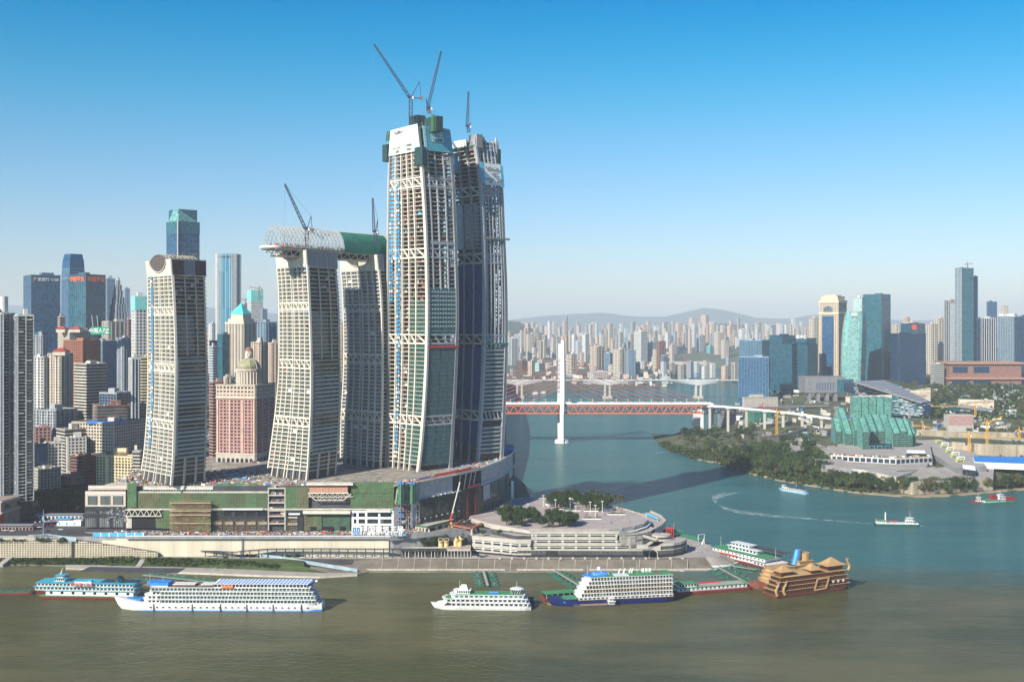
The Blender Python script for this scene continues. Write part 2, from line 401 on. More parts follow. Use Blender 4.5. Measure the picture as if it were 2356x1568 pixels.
class Tower:
 0
 def __init__(s,label,ztop,zbot,A,B,C,pitch,belts,group='twisting high-rise shells under construction'):
  s.tab=[];s.ztop=ztop;s.zbot=zbot;s.pitch=pitch
  for Yd,prof in(A,B,C):
   s.tab.append((Yd,[(zat(y,Yd),xat(x,Yd))for y,x in prof]))
  Yb=B[0];s.belts=[(zat(y1,Yb),zat(y0,Yb))for y0,y1 in belts]
  b=s.corner(1,zbot);s.root=thing('unfinished_tower',label,'building',(b.x,b.y,zbot),0,group)
  s.levels=[];z=zbot+9
  while z<ztop-1:s.levels.append(z);z+=pitch
 def corner(s,k,z):
  if k==3:return s.corner(0,z)+s.corner(2,z)-s.corner(1,z)
  Yd,t=s.tab[k];return V((smoothlerp(t,z),Yd,z))
 def fp(s,a,b,u,z,off=0.0):
  p,q=s.corner(a,z),s.corner(b,z);d=q-p;d.z=0
  n=V((d.y,-d.x,0)).normalized()
  return p.lerp(q,u)+n*off
 def dirn(s,a,b,z):
  d=s.corner(b,z)-s.corner(a,z);d.z=0;L=d.length;d.normalize();return d,L
 def in_belt(s,z,pad=0.0):return any(b0-pad<z<b1+pad for b0,b1 in s.belts)
 def zones(s,zlo,zhi):
  0
  out=[];z=zlo
  for b0,b1 in sorted(s.belts):
   if b1<zlo or b0>zhi:continue
   if b0>z:out.append((z,b0))
   z=b1
  if z<zhi:out.append((z,zhi))
  return out
 def fin(s,a,b,u,z0,z1,wid,dep,m,off=0.0,n=14,name='fin'):
  rings=[]
  for i in range(n+1):
   z=z0+(z1-z0)*i/n;d,L=s.dirn(a,b,z);nn=V((d.y,-d.x,0));c=s.fp(a,b,u(z)if callable(u)else u,z,off)
   h=d*(wid/2)
   rings.append([c-h-nn*dep,c+h-nn*dep,c+h+nn*0.5,c-h+nn*0.5])
  return MB(m).loft(rings).build(name,s.root,True)
 def slabs(s,m,name='floor_slab',ext=0.0,th=0.9,levels=None,sides=None):
  for z in(levels or s.levels):
   c=[s.corner(k,z)for k in range(4)];cen=sum(c,V((0,0,0)))/4
   c=[p+(p-cen).normalized()*ext for p in c]
   MB(m).prism([(p.x,p.y)for p in c],z-th,z,m).build(name,s.root,True)
 def core(s,m,inset=1.2,z0=None,z1=None,name='core',n=16):
  z0=s.zbot if z0 is None else z0;z1=s.ztop-2 if z1 is None else z1;rings=[]
  for i in range(n+1):
   z=z0+(z1-z0)*i/n;c=[s.corner(k,z)for k in range(4)];cen=sum(c,V((0,0,0)))/4
   rings.append([cen+(p-cen)*inset for p in c])
  return MB(m).loft(rings).build(name,s.root,True)
 def skin(s,a,b,u0,u1,z0,z1,m,off=-0.9,name='glazing',n=None,th=0.3):
  n=n or max(1,int((z1-z0)/14));rings=[]
  for i in range(n+1):
   z=z0+(z1-z0)*i/n
   p,q=s.fp(a,b,u0,z,off),s.fp(a,b,u1,z,off);pi,qi=s.fp(a,b,u0,z,off-th),s.fp(a,b,u1,z,off-th)
   rings.append([p,q,qi,pi])
  return MB(m).loft(rings).build(name,s.root,True)
 def bays(s,a,b,us,z0,z1,m,name='window',off=-0.7,hfrac=0.68,cap=300,wfill=0.8,skip=None,mull=None,pane_name=None):
  0
  rest=MB(m);mm=MB(mull or white);cnt=0
  lv=[z for z in s.levels if z0<=z and z+s.pitch*0.6<z1 and not s.in_belt(z+s.pitch/2,0.5)]
  for z in lv[::-1]:
   zc=z+s.pitch*0.36;d,L=s.dirn(a,b,zc)
   for i,(u0,u1)in enumerate(us):
    if skip and skip(i,z):continue
    c=s.fp(a,b,(u0+u1)/2,zc,off);ww=L*(u1-u0)*wfill;hh=s.pitch*hfrac
    if cnt<cap:piece(name,RND.choices([m,dconc,brick,white],(90,6,2.5,1.5))[0],s.root,c,d,ww,0.25,hh)
    else:rest.obox(c-d*ww/2-V((0,0,hh/2)),d*ww,V((d.y,-d.x,0))*0.25,V((0,0,hh)))
    cnt+=1
    nn=V((d.y,-d.x,0))
    for q in(-0.18,0.2):mm.obox(c+d*(ww*q)-V((0,0,hh/2))+nn*0.12,d*0.16,nn*0.12,V((0,0,hh)))
    mm.obox(c-d*ww/2-V((0,0,hh*0.18))+nn*0.12,d*ww,nn*0.1,V((0,0,0.16)))
  if rest.v:rest.build(name,s.root,True,kind='stuff')
  if mull:mm.build('mullions',s.root,True,kind='stuff')
 def bands(s,a,b,u0,u1,z0,z1,m,hf=0.45,off=0.1,th=0.35,name='spandrel_panel',miss=0.05):
  for z in s.levels:
   if z<z0 or z>z1 or s.in_belt(z,1.0):continue
   uu0,uu1=u0,u1
   if RND.random()<miss:uu1=u0+(u1-u0)*RND.uniform(.5,.9)
   p,q=s.fp(a,b,uu0,z,off),s.fp(a,b,uu1,z,off);d=q-p;n=V((d.y,-d.x,0)).normalized()
   MB(m).obox(p-n*th-V((0,0,0.9)),d,n*th,V((0,0,s.pitch*hf))).build(name,s.root,True)
 def belt(s,a,b,us,m,off=-0.6,wid=1.5,rev=False,zoff=0):
  for b0,b1 in s.belts:
   for u0,u1 in us:
    p=s.fp(a,b,u0+.01,b1-.3,off);q=s.fp(a,b,u1-.01,b0+.5,off)
    if rev:p,q=s.fp(a,b,u1-.01,b1-.3,off),s.fp(a,b,u0+.01,b0+.5,off)
    MB(m).beam(p,q,wid,wid).build('brace',s.root,True)
   p,q=s.fp(a,b,us[0][0],b0,0),s.fp(a,b,us[-1][1],b0,0)
   MB(m).beam(p,q,1.2,1.6).build('belt_beam',s.root,True)
   p,q=s.fp(a,b,us[0][0],b1,0),s.fp(a,b,us[-1][1],b1,0)
   MB(m).beam(p,q,1.2,1.4).build('belt_beam',s.root,True)
 def clutter(s,a,b,z0,z1,u0=0.0,u1=1.0,n=160,off=-1.6):
  0
  g=MB(brick);ms=[brick,brick,dconc,lconc,skyblue,redp,netgreen]
  lv=[z for z in s.levels if z0<=z<z1]
  if not lv:return
  for _ in range(n):
   z=RND.choice(lv);u=RND.uniform(u0,u1);m=RND.choices(ms,(8,4,5,4,.6,.6,1))[0]
   d,L=s.dirn(a,b,z);c=s.fp(a,b,u,z+0.05,off-RND.uniform(0,3));ww=RND.uniform(.8,5);h=RND.uniform(.7,s.pitch*.75)
   g.obox(c,d*min(ww,(1-u)*L),V((-d.y,d.x,0))*0.5,V((0,0,h)),m)
  g.build('stored_material',s.root,True,kind='stuff')
 def hoists(s,a,b,u,z0,z1):
  g=MB(steel)
  for uu in(u-.022,u+.022):
   zz=[z0+(z1-z0)*i/20 for i in range(21)]
   for p,q in zip(zz,zz[1:]):g.beam(s.fp(a,b,uu,p,1.0),s.fp(a,b,uu,q,1.0),.35)
  g.build('hoist_mast',s.root,True)
  for z in s.levels:
   if z0<z<z1:
    d,L=s.dirn(a,b,z)
    for k in(-1,1):
     c=s.fp(a,b,u,z+1.3,1.3)+d*(k*1.5)
     piece('landing_gate',skyblue if RND.random()<.8 else white,s.root,c,d,1.7,.3,2.3)
def panel(s,a,b,u0,u1,z0,z1,m,name,off=0.5,th=0.4):
 p=s.fp(a,b,u0,z0,off);q=s.fp(a,b,u1,z0,off);p1=s.fp(a,b,u0,z1,off);q1=s.fp(a,b,u1,z1,off)
 d=(q-p);n=V((d.y,-d.x,0)).normalized()*th
 g=MB(m);g.loft([[p,q,q-n,p-n],[p1,q1,q1-n,p1-n]]);return g.build(name,s.root,True)
ZB=69.0
dknet=mat('dark_core_net',(.02,.06,.06),.9,var=.4,scale=.3)
FIN_U=[0.0,0.13,.27,.44,.51,.67,.83,1.0]
BAY_U=[(.02,.13),(.14,.27),(.28,.44),(.52,.67),(.68,.83),(.84,.99)]
def residential(label,ztop,A,B,C,belts,hoist,notch,finish,wg=None):
 T=Tower(label,ztop,ZB,A,B,C,3.85,belts)
 cap_h=15.5;zc=ztop-cap_h
 T.levels=[z for z in T.levels if z<zc+0.5]
 T.core(dconc,0.90,z1=zc)
 T.slabs(lconc,ext=0.15,th=0.8)
 for z in T.levels:
  if T.in_belt(z,0.3):continue
  p,q=T.fp(0,1,0,z,.15),T.fp(0,1,1,z,.15);d=q-p;n=V((d.y,-d.x,0)).normalized()
  MB(cream).obox(p-n*.9-V((0,0,.8)),d,n*.9,V((0,0,.85))).build('spandrel',T.root,True)
 for u in FIN_U:
  z0=ZB+(9 if u==0 else 0)
  T.fin(0,1,u,z0-(2 if u==0 else 0),zc+1,1.0 if 0<u<1 else 1.6,1.7,cream,off=0.15)
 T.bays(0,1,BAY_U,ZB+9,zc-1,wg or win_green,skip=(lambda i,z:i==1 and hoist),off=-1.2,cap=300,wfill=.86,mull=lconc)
 T.belt(0,1,[(.02,.13),(.15,.27),(.29,.43),(.53,.66),(.69,.82),(.85,.98)],cream,off=-0.3,wid=1.1)
 if hoist:T.hoists(0,1,.19,ZB+30,zc)
 zm,zl=finish
 T.skin(1,2,.02,.98,ZB+9,zm,win_dark,off=-1.5,name='glazing')
 for z0,z1 in T.zones(zl,zm):T.bands(1,2,.12,.98,z0,z1-4,concrete_pale,.50,off=.2)
 T.bands(1,2,.12,.98,ZB+24,zl-10,concrete_pale,.50,off=.2)
 panel(T,1,2,.03,.12,ZB+26,zm-3,concrete_pale,'side_panel',off=.15)
 T.clutter(1,2,zm,zc,n=260);T.clutter(1,2,ZB,ZB+24,n=50)
 T.skin(1,2,.36,.40,zm,zc,lconc,off=-.9,name='column');T.skin(1,2,.68,.72,zm,zc,lconc,off=-.9,name='column')
 T.skin(1,2,.02,.06,ZB,zc,lconc,off=-.5,name='column');T.skin(1,2,.93,.98,ZB,zc,lconc,off=-.7,name='column')
 T.skin(1,2,.33,.40,ZB,ZB+24,lconc,off=-.5,name='column');T.skin(1,2,.66,.72,ZB,ZB+24,lconc,off=-.5,name='column')
 T.skin(1,2,.75,.92,zm,zc-20,win_dark,off=-1.8,name='glazing')
 if T.belts:
  zz=T.belts[-1][0]if len(T.belts)>2 else zm
  T.skin(1,2,.06,.6,zm+4,max(b0 for b0,b1 in T.belts)-2,curtain_grey,off=-1.2,name='glazing')
  for u in(.14,.22,.30,.42,.5,.58):T.skin(1,2,u,u+.008,zm+4,max(b0 for b0,b1 in T.belts)-2,concrete,off=-.95,name='mullion')
 d,L=T.dirn(0,1,ztop);n=V((d.y,-d.x,0));c=notch
 rad=0.30;pts=[(0,0)]
 arc=[]
 cu,cr=.5,.34
 for k in range(17):
  t=math.pi*(1+k/16);arc.append((cu+cr*math.cos(t),1.0+(cr*L/cap_h)*math.sin(t)*.56))
 out=[(0,0),(1,0),(1,1)]+arc[::-1]+[(0,1)]
 cols=[]
 g=MB(cream)
 k0=len(g.v);fr,bk=[],[]
 for u,h in out:
  z=zc+h*cap_h;fr.append(T.fp(0,1,u,z,.7));bk.append(T.fp(0,1,u,z,-.4))
 arcw=[(0,1)]+arc+[(1,1)]
 for(u0,h0),(u1,h1)in zip(arcw,arcw[1:]):
  q=[T.fp(0,1,u0,zc,.7),T.fp(0,1,u1,zc,.7),T.fp(0,1,u1,zc+h1*cap_h,.7),T.fp(0,1,u0,zc+h0*cap_h,.7)]
  r=[T.fp(0,1,u0,zc,-.4),T.fp(0,1,u1,zc,-.4),T.fp(0,1,u1,zc+h1*cap_h,-.4),T.fp(0,1,u0,zc+h0*cap_h,-.4)]
  if abs(u1-u0)>1e-4:g.loft([q,r])
 g.build('crown_wall',T.root,True)
 g=MB(lconc)
 for k in range(16):
  a,b_=arc[k],arc[k+1]
  g.beam(T.fp(0,1,a[0],zc+a[1]*cap_h,1.0),T.fp(0,1,b_[0],zc+b_[1]*cap_h,1.0),1.3,.9)
 g.build('notch_rim',T.root,True)
 for u in(.13,.27,.44,.52,.67,.84):
  z1=min(zc+h*cap_h for uu,h in arc if abs(uu-u)<.06)if abs(u-cu)<cr-.02 else ztop
  MB(concrete).beam(T.fp(0,1,u,zc,.75),T.fp(0,1,u,z1-1,.75),.25,.2).build('joint',T.root,True)
 for i in range(3):
  panel(T,1,2,.03+i*.325,.03+i*.325+.29,zc+.8,ztop-.6,louvre,'crown_panel',off=.1)
 for u in(0.0,.325,.65,.985):panel(T,1,2,u,u+.02,zc,ztop,lconc,'crown_post',off=.35,th=1)
 panel(T,1,2,0,1,ztop-.5,ztop+.3,lconc,'coping',off=.4,th=1)
 c4=[T.corner(k,zc)for k in range(4)]
 MB(concrete).prism([(p.x,p.y)for p in c4],zc,zc+.6).build('roof_deck',T.root,True)
 g=MB(lconc);g.beam(T.corner(2,zc+cap_h/2),T.corner(3,zc+cap_h/2),1,cap_h);g.beam(T.corner(3,zc+cap_h/2),T.corner(0,zc+cap_h/2),1,cap_h)
 g.build('rear_crown_wall',T.root,True)
 return T
concrete_pale=mat('pale_panel',(0.30,0.35,0.37),0.6,var=0.12,scale=0.2)
louvre=mat('louvre_panel',(0.22,0.24,0.27),0.7,var=0.12,scale=0.4)
curtain_grey=glass('grey_curtain_glass',(0.05,0.06,0.07),(0.22,0.25,0.27),rough=.15,frac=.35,cell=(1.6,1.6,3.8))
T1=residential('leftmost bowed white grid tower shell, round scaffolded disc in its notched crown',276,(1087,[(590,334),(633,340),(721,341),(896,341),(984,337),(1050,331),(1102,322)]),(1041,[(590,393),(633,396),(721,401),(852,404),(984,400),(1071,397),(1112,393)]),(1072,[(600,473),(703,476),(852,480),(984,478),(1107,475)]),[(706,722),(838,856),(970,988)],True,True,(187,140))
T2=residential('bowed white grid tower shell under the left overhang of the lattice tube',286,(1109,[(575,633),(597,636),(672,642),(807,643),(878,641),(949,634),(1019,625),(1075,617),(1100,612)]),(1073,[(570,704),(597,706),(714,712),(831,715),(925,715),(1019,711),(1089,707),(1109,704)]),(1112,[(570,773),(597,775),(690,783),(807,786),(901,786),(972,784),(1066,778),(1095,776)]),[(695,712),(829,848),(963,982)],False,False,(183,130))
T2b=residential('shaded bowed tower shell standing between the first lattice-topped tower and the tallest one',286,(1190,[(580,783),(597,783),(672,789),(831,792),(972,785),(1056,784),(1080,782)]),(1150,[(575,866),(583,867),(690,877),(807,879),(901,879),(995,877),(1085,874)]),(1174,[(575,905),(690,913),(807,917),(901,917),(1080,910)]),[(700,714),(817,836),(949,968)],False,False,(190,150),curtain_blue)  # blue panes paint this tower's bluish shade into the glass colour
def disc_and_vault(T,ztop,with_disc=True):
 d,L=T.dirn(0,1,ztop);n=V((d.y,-d.x,0));r=L*.32;rv=8.2/r;c0=T.fp(0,1,.5,ztop-3.2,0)
 g=MB(mat('scaffold_boards',(0.10,0.065,0.05),.9,var=.5,scale=.8))
 ring=[c0+d*(r*math.cos(t))+V((0,0,r*rv*math.sin(t)))for t in[2*math.pi*k/28 for k in range(28)]]
 g.loft([[p-n*1.0 for p in ring],[p+n*.2 for p in ring]]).build('scaffold_disc',T.root,True)
 g=MB(steel)
 for k in range(28):g.beam(ring[k]+n*.4,ring[(k+1)%28]+n*.4,.5)
 for q in(-.6,-.3,0,.3,.6):
  s=math.sqrt(1-q*q)*r
  g.beam(c0+d*(q*r)+V((0,0,s*rv))+n*.4,c0+d*(q*r)-V((0,0,s*rv))+n*.4,.35)
  g.beam(c0+d*s+V((0,0,q*r*rv))+n*.4,c0-d*s+V((0,0,q*r*rv))+n*.4,.35)
 g.build('disc_frame',T.root,True)
 g=MB(lconc);dd,LL=T.dirn(1,2,ztop)
 for i in range(9):
  o=dd*(LL*(i+.2)/9)
  pts=[c0+o+d*(r*math.cos(math.pi*k/10))+V((0,0,r*rv*math.sin(math.pi*k/10)))for k in range(11)]
  for p,q in zip(pts,pts[1:]):g.beam(p,q,.6)
 for k in range(1,10):
  o=d*(r*math.cos(math.pi*k/10))+V((0,0,r*rv*math.sin(math.pi*k/10)))
  g.beam(c0+o,c0+o+dd*LL,.35)
 g.build('roof_vault_frame',T.root,True,kind='stuff')
 g=MB(bamboo)
 for _ in range(60):
  o=dd*RND.uniform(0,LL)+d*RND.uniform(-r,r)
  z=RND.uniform(2,6);g.beam(c0+o+V((0,0,z)),c0+o+V((0,0,z+RND.uniform(2,7))),.2)
  if RND.random()<.5:g.beam(c0+o+V((0,0,z+3)),c0+o+V((0,0,z+3))+d*RND.uniform(4,14),.25)
 g.build('scaffold_poles',T.root,True,kind='stuff')
disc_and_vault(T1,276)
g=MB(mat('scaffold_net',(0.09,0.06,0.07),.9,var=.5,scale=.5));
for u0,u1 in((.02,.34),(.66,.98)):panel(T1,1,2,u0,u1,261.5,275,g.m,'scaffold_net',off=.9,th=.2)
def frame_tower(label,ztop,A,B,C,belts,pitch,usAB,usBC,wcorner):
 T=Tower(label,ztop,ZB,A,B,C,pitch,belts)
 lowz=zat(590,C[0])if usAB[1]>.21 else 0
 T.slabs(lconc,ext=.1,th=.62,levels=[z for z in T.levels if z>lowz])
 if lowz:T.slabs(dconc,ext=-2.4,th=.62,levels=[z for z in T.levels if z<=lowz])
 for us,(a,b)in((usAB,(0,1)),(usBC,(1,2))):
  for i,u in enumerate(us):
   wd=wcorner if(u in(0.0,1.0))else 1.3
   if a==1 and u==0.0:continue
   T.fin(a,b,u,ZB if a==0 or u==1.0 else zat(668 if not lowz else 800,C[0]),ztop-3,wd,2.0,(cream if a==0 and usAB[1]<.21 else frame_shade),off=.2,name='column')
  T.belt(a,b,[(p+.02,q-.02)for p,q in zip(us,us[1:])],cream if a==0 else frame_shade,off=-.5,wid=1.3)
 for k,(a,b)in enumerate(((2,3),(3,0))):
  for u in(0,.33,.66,1):T.fin(a,b,u,ZB,ztop-3,1.8,2.0,concrete,name='column')
 return T
frame_shade=mat('shaded_frame_concrete',(0.36,0.38,0.41),.8,var=.15,scale=.2)  # columns of the shaded faces, shade painted in as a greyer concrete colour
T3=frame_tower('tallest unfinished tower, open concrete frame above green glass, white and blue hoardings round its top',413,(1157,[(285,903),(360,897),(520,894),(690,893),(886,893),(1085,890)]),(1118,[(281,960),(381,969),(500,977),(651,982),(768,982),(886,978),(1023,968),(1090,960)]),(1141,[(297,1029),(392,1041),(500,1046),(629,1050),(729,1052),(886,1047),(1079,1036)]),[(407,427),(571,591),(770,790),(958,978)],4.25,[0.0,.20,.38,.56,.73,1.0],[0.0,.22,.46,.72,1.0],3.4)
T4=frame_tower('second tallest unfinished tower standing behind the tallest, blue glass strips between its columns',410,(1214,[(300,1020),(410,1024),(556,1030),(768,1030),(950,1028),(1062,1026)]),(1177,[(297,1087),(410,1103),(556,1112),(768,1113),(886,1109),(1023,1101),(1072,1097)]),(1196,[(319,1141),(410,1152),(560,1159),(651,1163),(768,1164),(925,1160),(1050,1154)]),[(429,449),(584,604),(770,790),(946,966)],4.25,[0.0,.22,.46,.72,1.0],[0.0,.16,.33,.50,.67,.84,1.0],4.0)
def zT(T,y,k=1):return zat(y,T.tab[k][0])
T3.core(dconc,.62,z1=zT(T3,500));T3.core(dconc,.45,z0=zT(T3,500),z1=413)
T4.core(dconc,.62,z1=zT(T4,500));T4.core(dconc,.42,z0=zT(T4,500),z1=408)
T3.clutter(0,1,80,400,.2,1,n=700,off=-1.2);T3.clutter(1,2,zT(T3,660),400,n=320,off=-2);T3.clutter(0,1,zT(T3,690),400,.3,1,n=150,off=-3)
T4.clutter(0,1,zT(T4,520),405,n=350,off=-1.4);T4.clutter(1,2,zT(T4,770),400,n=350,off=-2.2)
T3.hoists(0,1,.29,80,zT(T3,420));T3.hoists(0,1,.10,zT(T3,700),zT(T3,430))
g_green=glass('green_curtain_glass',(0.03,0.085,0.072),(0.07,0.15,0.13),rough=.10,frac=.25,cell=(2,2,4.25),ripple=.2)
g_deep=glass('deep_green_glass',(0.006,0.085,0.095),(0.02,0.14,0.14),rough=.07,frac=.2,cell=(2,2,4.25),ripple=.3)
g_navy=glass('navy_curtain_glass',(0.008,0.06,0.22),(0.015,0.09,0.28),rough=.10,frac=.2,cell=(2,2,4.25),ripple=.3)
g_sky=glass('sky_reflection_glass',(0.05,0.30,0.36),(0.30,0.55,0.52),rough=.06,frac=.4,cell=(2.2,2.2,4.25),ripple=.3)  # reflected sky painted into the pane colour
def panes(T,a,b,cols,z0,z1,m,off=-.6,cap=300,name='glass_pane',split=1):
 lv=[z for z in T.levels if z0<=z+2<z1 and not T.in_belt(z+2,1)]
 rest=MB(m);n=0
 for z in lv:
  for u0,u1 in cols:
   for k in range(split):
    w0=u0+(u1-u0)*k/split;w1=u0+(u1-u0)*(k+1)/split
    zc=z+T.pitch/2-.4;d,L=T.dirn(a,b,zc);c=T.fp(a,b,(w0+w1)/2,zc,off)
    ww,hh=L*(w1-w0)-.15,T.pitch-.25
    if n<cap:piece(name,m,T.root,c,d,ww,.25,hh)
    else:rest.obox(c-d*ww/2-V((0,0,hh/2)),d*ww,V((-d.y,d.x,0))*.25,V((0,0,hh)))
    n+=1
 if rest.v:rest.build(name,T.root,True,kind='stuff')
panes(T3,0,1,[(.58,.72),(.75,.955)],72,zT(T3,690),g_green,off=-.5)
panes(T3,1,2,[(.03,.21),(.23,.45),(.47,.71),(.73,.98)],80,zT(T3,665),g_deep,off=.3)
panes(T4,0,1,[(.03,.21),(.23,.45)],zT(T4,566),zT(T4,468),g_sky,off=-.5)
panes(T4,0,1,[(.47,.71),(.73,.95)],zT(T4,566),zT(T4,468),curtain_blue,off=-.5)
panes(T4,0,1,[(.03,.21),(.23,.45),(.47,.71),(.73,.95)],90,zT(T4,590),g_navy,off=-.5,cap=170)
T4.skin(1,2,.06,.97,76,zT(T4,800),win_dark,off=-1.6)
T4.bands(1,2,.08,.97,zT(T4,940),zT(T4,805),concrete_pale,.5,off=.3,name='spandrel_panel')
T4.bands(1,2,.08,.97,80,zT(T4,985),concrete_pale,.5,off=.3)
T4.skin(1,2,.02,.98,zT(T4,950),zT(T4,800),win_dark,off=-.6);T4.skin(1,2,.30,.33,76,zT(T4,640),win_dark,off=-1.2)
for z in[q for q in T3.levels if zT(T3,760)<q<zT(T3,665)]:
 d,L=T3.dirn(1,2,z);g=MB(white)
 for k in range(10):
  c=T3.fp(1,2,.06+k*.09,z-.3,.5);g.obox(c,d*1.6,V((-d.y,d.x,0))*.3,V((0,0,.7)))
 g.build('bracket_row',T3.root,True)
for z in[q for q in T3.levels if zT(T3,765)<q<zT(T3,665)]:
 p,q=T3.fp(1,2,.02,z-.5,.55),T3.fp(1,2,1.0,z-.5,.55);MB(frame_shade).beam(p,q,.3,.35).build('slab_edge',T3.root,True)
g=MB(steel)
for i in range(26):
 z0=76;zz=[76+(zT(T3,800)-76)*k/10 for k in range(11)];u=.02+i*.038
 for p,q in zip(zz,zz[1:]):g.beam(T3.fp(1,2,u,p,.55),T3.fp(1,2,u,q,.55),.09)
g.build('mullions',T3.root,True,kind='stuff')
hoard=mat('hoarding_white',(0.80,0.82,0.80),.5,var=.04,scale=.1)
hoardt=mat('hoarding_teal',(0.12,0.46,0.58),.5,var=.2,scale=.3)
hoardl=mat('hoarding_pale_teal',(0.45,0.68,0.72),.5,var=.1,scale=.3)
ink=mat('grey_lettering',(0.22,0.24,0.22),.6);inkg=mat('dark_lettering',(0.03,0.10,0.08),.6)
d01,L01=T3.dirn(0,1,400);n01=V((d01.y,-d01.x,0));d12,L12=T3.dirn(1,2,400);n12=V((d12.y,-d12.x,0))
zt,zb_=411,386
panel(T3,0,1,.02,1.06,zb_,zt+1,hoard,'hoarding',off=2.2)
panel(T3,0,1,.86,.95,zb_,zt+1,hoardl,'hoarding_stripe',off=2.4,th=.15)
panel(T3,0,1,-.14,.01,402,412,netgreen,'net_panel',off=2.0)
panel(T3,1,2,.12,1.05,zb_+1,zt,hoardt,'hoarding',off=2.2)
panel(T3,1,2,.12,.22,zb_+1,zt,hoardl,'hoarding_stripe',off=2.4,th=.15)
panel(T3,1,2,.36,.78,zb_+10,zt-3,hoardl,'hoarding_panel',off=2.5,th=.2)
panel(T3,1,2,.50,.64,zb_+15,zt-5,hoardt,'hoarding_logo',off=2.7,th=.15)
g=MB(teal_net)
for k in range(1,12):u=.12+.93*k/12;g.beam(T3.fp(1,2,u,zb_+1,2.6),T3.fp(1,2,u,zt,2.6),.14)
for k in range(1,8):z=zb_+1+24*k/8;g.beam(T3.fp(1,2,.12,z,2.6),T3.fp(1,2,1.05,z,2.6),.14)
g.build('hoarding_joints',T3.root,True,kind='stuff')
def raffles(T,a,b,uc,zc,size,off,m,n=True):
 d,L=T.dirn(a,b,zc)
 text_mesh('RafflesCity',size,m,'lettering',T.root,T.fp(a,b,uc,zc+size*1.1,off),d)
 text_mesh('来福士',size*.62,m,'lettering',T.root,T.fp(a,b,uc+.1,zc-size*.35,off),d)
 text_mesh('CapitaLand',size*.62,m,'lettering',T.root,T.fp(a,b,uc-.18,zc-size*1.5,off),d)
 text_mesh('凯德',size*.5,m,'lettering',T.root,T.fp(a,b,uc-.12,zc-size*2.2,off),d)
 text_mesh('凯德集团',size*.45,m,'lettering',T.root,T.fp(a,b,uc+.27,zc-size*1.4,off),d)
 text_mesh('新加坡',size*.45,m,'lettering',T.root,T.fp(a,b,uc+.27,zc-size*2.1,off),d)
 g=MB(m);q=[T.fp(a,b,uc-.16+.36*k/12,zc+size*(.35+.45*math.sin(k/12*2.2)),off+.1)for k in range(13)]
 for x,y in zip(q,q[1:]):g.beam(x,y,.25,.4)
 g.build('logo_swoosh',T.root,True)
raffles(T3,0,1,.45,400,5.6,2.75,ink)
text_mesh('中国建筑',2.6,inkg,'lettering',T3.root,T3.fp(1,2,.57,zb_+11,2.9),d12)
def lbox(T,a,b,u0,u1,z0,z1,o0,o1,m,name):
 p=T.fp(a,b,u0,z0,o0);q=T.fp(a,b,u1,z0,o0);d=q-p;n=V((d.y,-d.x,0)).normalized()*(o1-o0)
 return MB(m).obox(p,d,n,V((0,0,z1-z0))).build(name,T.root,True)
lbox(T3,0,1,-.17,-.01,zT(T3,358),zT(T3,318),-3,3,dknet,'climbing_net_box')
lbox(T3,0,1,.88,1.12,zT(T3,380),zT(T3,338),.8,3.4,dknet,'climbing_net_box')
lbox(T3,1,2,.0,.12,zT(T3,378),zT(T3,338),.3,2.4,curtain_blue,'climbing_net_box')
lbox(T3,1,2,1.0,1.12,zT(T3,392),zT(T3,345),-3,3,curtain_blue,'climbing_net_box')
lbox(T3,0,1,.35,.66,405,425,-20,-10,dknet,'core_net');lbox(T3,0,1,.86,1.28,405,420,-20,-12,dknet,'core_net');lbox(T3,0,1,1.12,1.22,405,421.5,-11.9,-11,netgreen,'core_net')
g=MB(steel)
for k in range(30):
 u=RND.uniform(.3,1.35);z=RND.choice([412,424,421]);o=RND.uniform(-20,-4);p=T3.fp(0,1,u,z,o);g.beam(p,p+V((0,0,RND.uniform(2,5))),.3)
g.build('guard_posts',T3.root,True,kind='stuff')
panel(T4,0,1,.0,.75,401,408,hoard,'hoarding',off=.8)
lbox(T4,0,1,.0,1.0,399.5,401,-.5,1.2,netgreen,'edge_net')
lbox(T4,0,1,.80,1.05,398,412,-8,0,concrete,'core_wall');lbox(T4,1,2,.1,.5,398,411,-12,-3,concrete,'core_wall')
lbox(T4,1,2,.9,.97,392,411,-2,0,lconc,'core_wall');lbox(T4,1,2,.35,.9,392,396,-2,.3,curtain_blue,'edge_net');lbox(T4,1,2,.9,1.04,385,399,-1,1.5,dknet,'climbing_net_box')
z0,z1=zT(T4,424),zT(T4,374)
panel(T4,1,2,.16,1.02,z0,z1,hoard,'hoarding',off=2.2);panel(T4,1,2,.06,.20,z0+1,z1+1,hoardt,'hoarding_stripe',off=2.5);panel(T4,1,2,.95,1.08,z0-1,z1-1,hoardt,'hoarding_stripe',off=2.5)
raffles(T4,1,2,.56,(z0+z1)/2+.5,4.2,2.8,ink)
lbox(T4,1,2,-.05,1.25,zT(T4,549),zT(T4,545),-.5,2.2,concrete,'loading_platform')
lbox(T4,1,2,-.05,1.08,zT(T4,793),zT(T4,789),-.5,1.6,teal_net,'edge_net')
lbox(T3,1,2,.0,1.05,zT(T3,800),zT(T3,795),-.3,1.6,redp,'edge_net')
lbox(T3,1,2,.15,1.0,zT(T3,560),zT(T3,554),-1,.6,frame_shade,'transfer_beam')
PATH=[(100,1050),(905,1052),(960,1066),(1000,1080),(1050,1098),(1100,1122),(1150,1172),(1176,1225),(1184,1262)]
def pathY(px):
 for(a,y0),(b,y1)in zip(PATH,PATH[1:]):
  if px<=b:return y0+(y1-y0)*(px-a)/(b-a)
 return PATH[-1][1]
def fpt(px,z,off=0.0):
 Y=pathY(px)-off;return V((xat(px,Y),Y,z))
def zf(px,py):return zat(py,pathY(px))
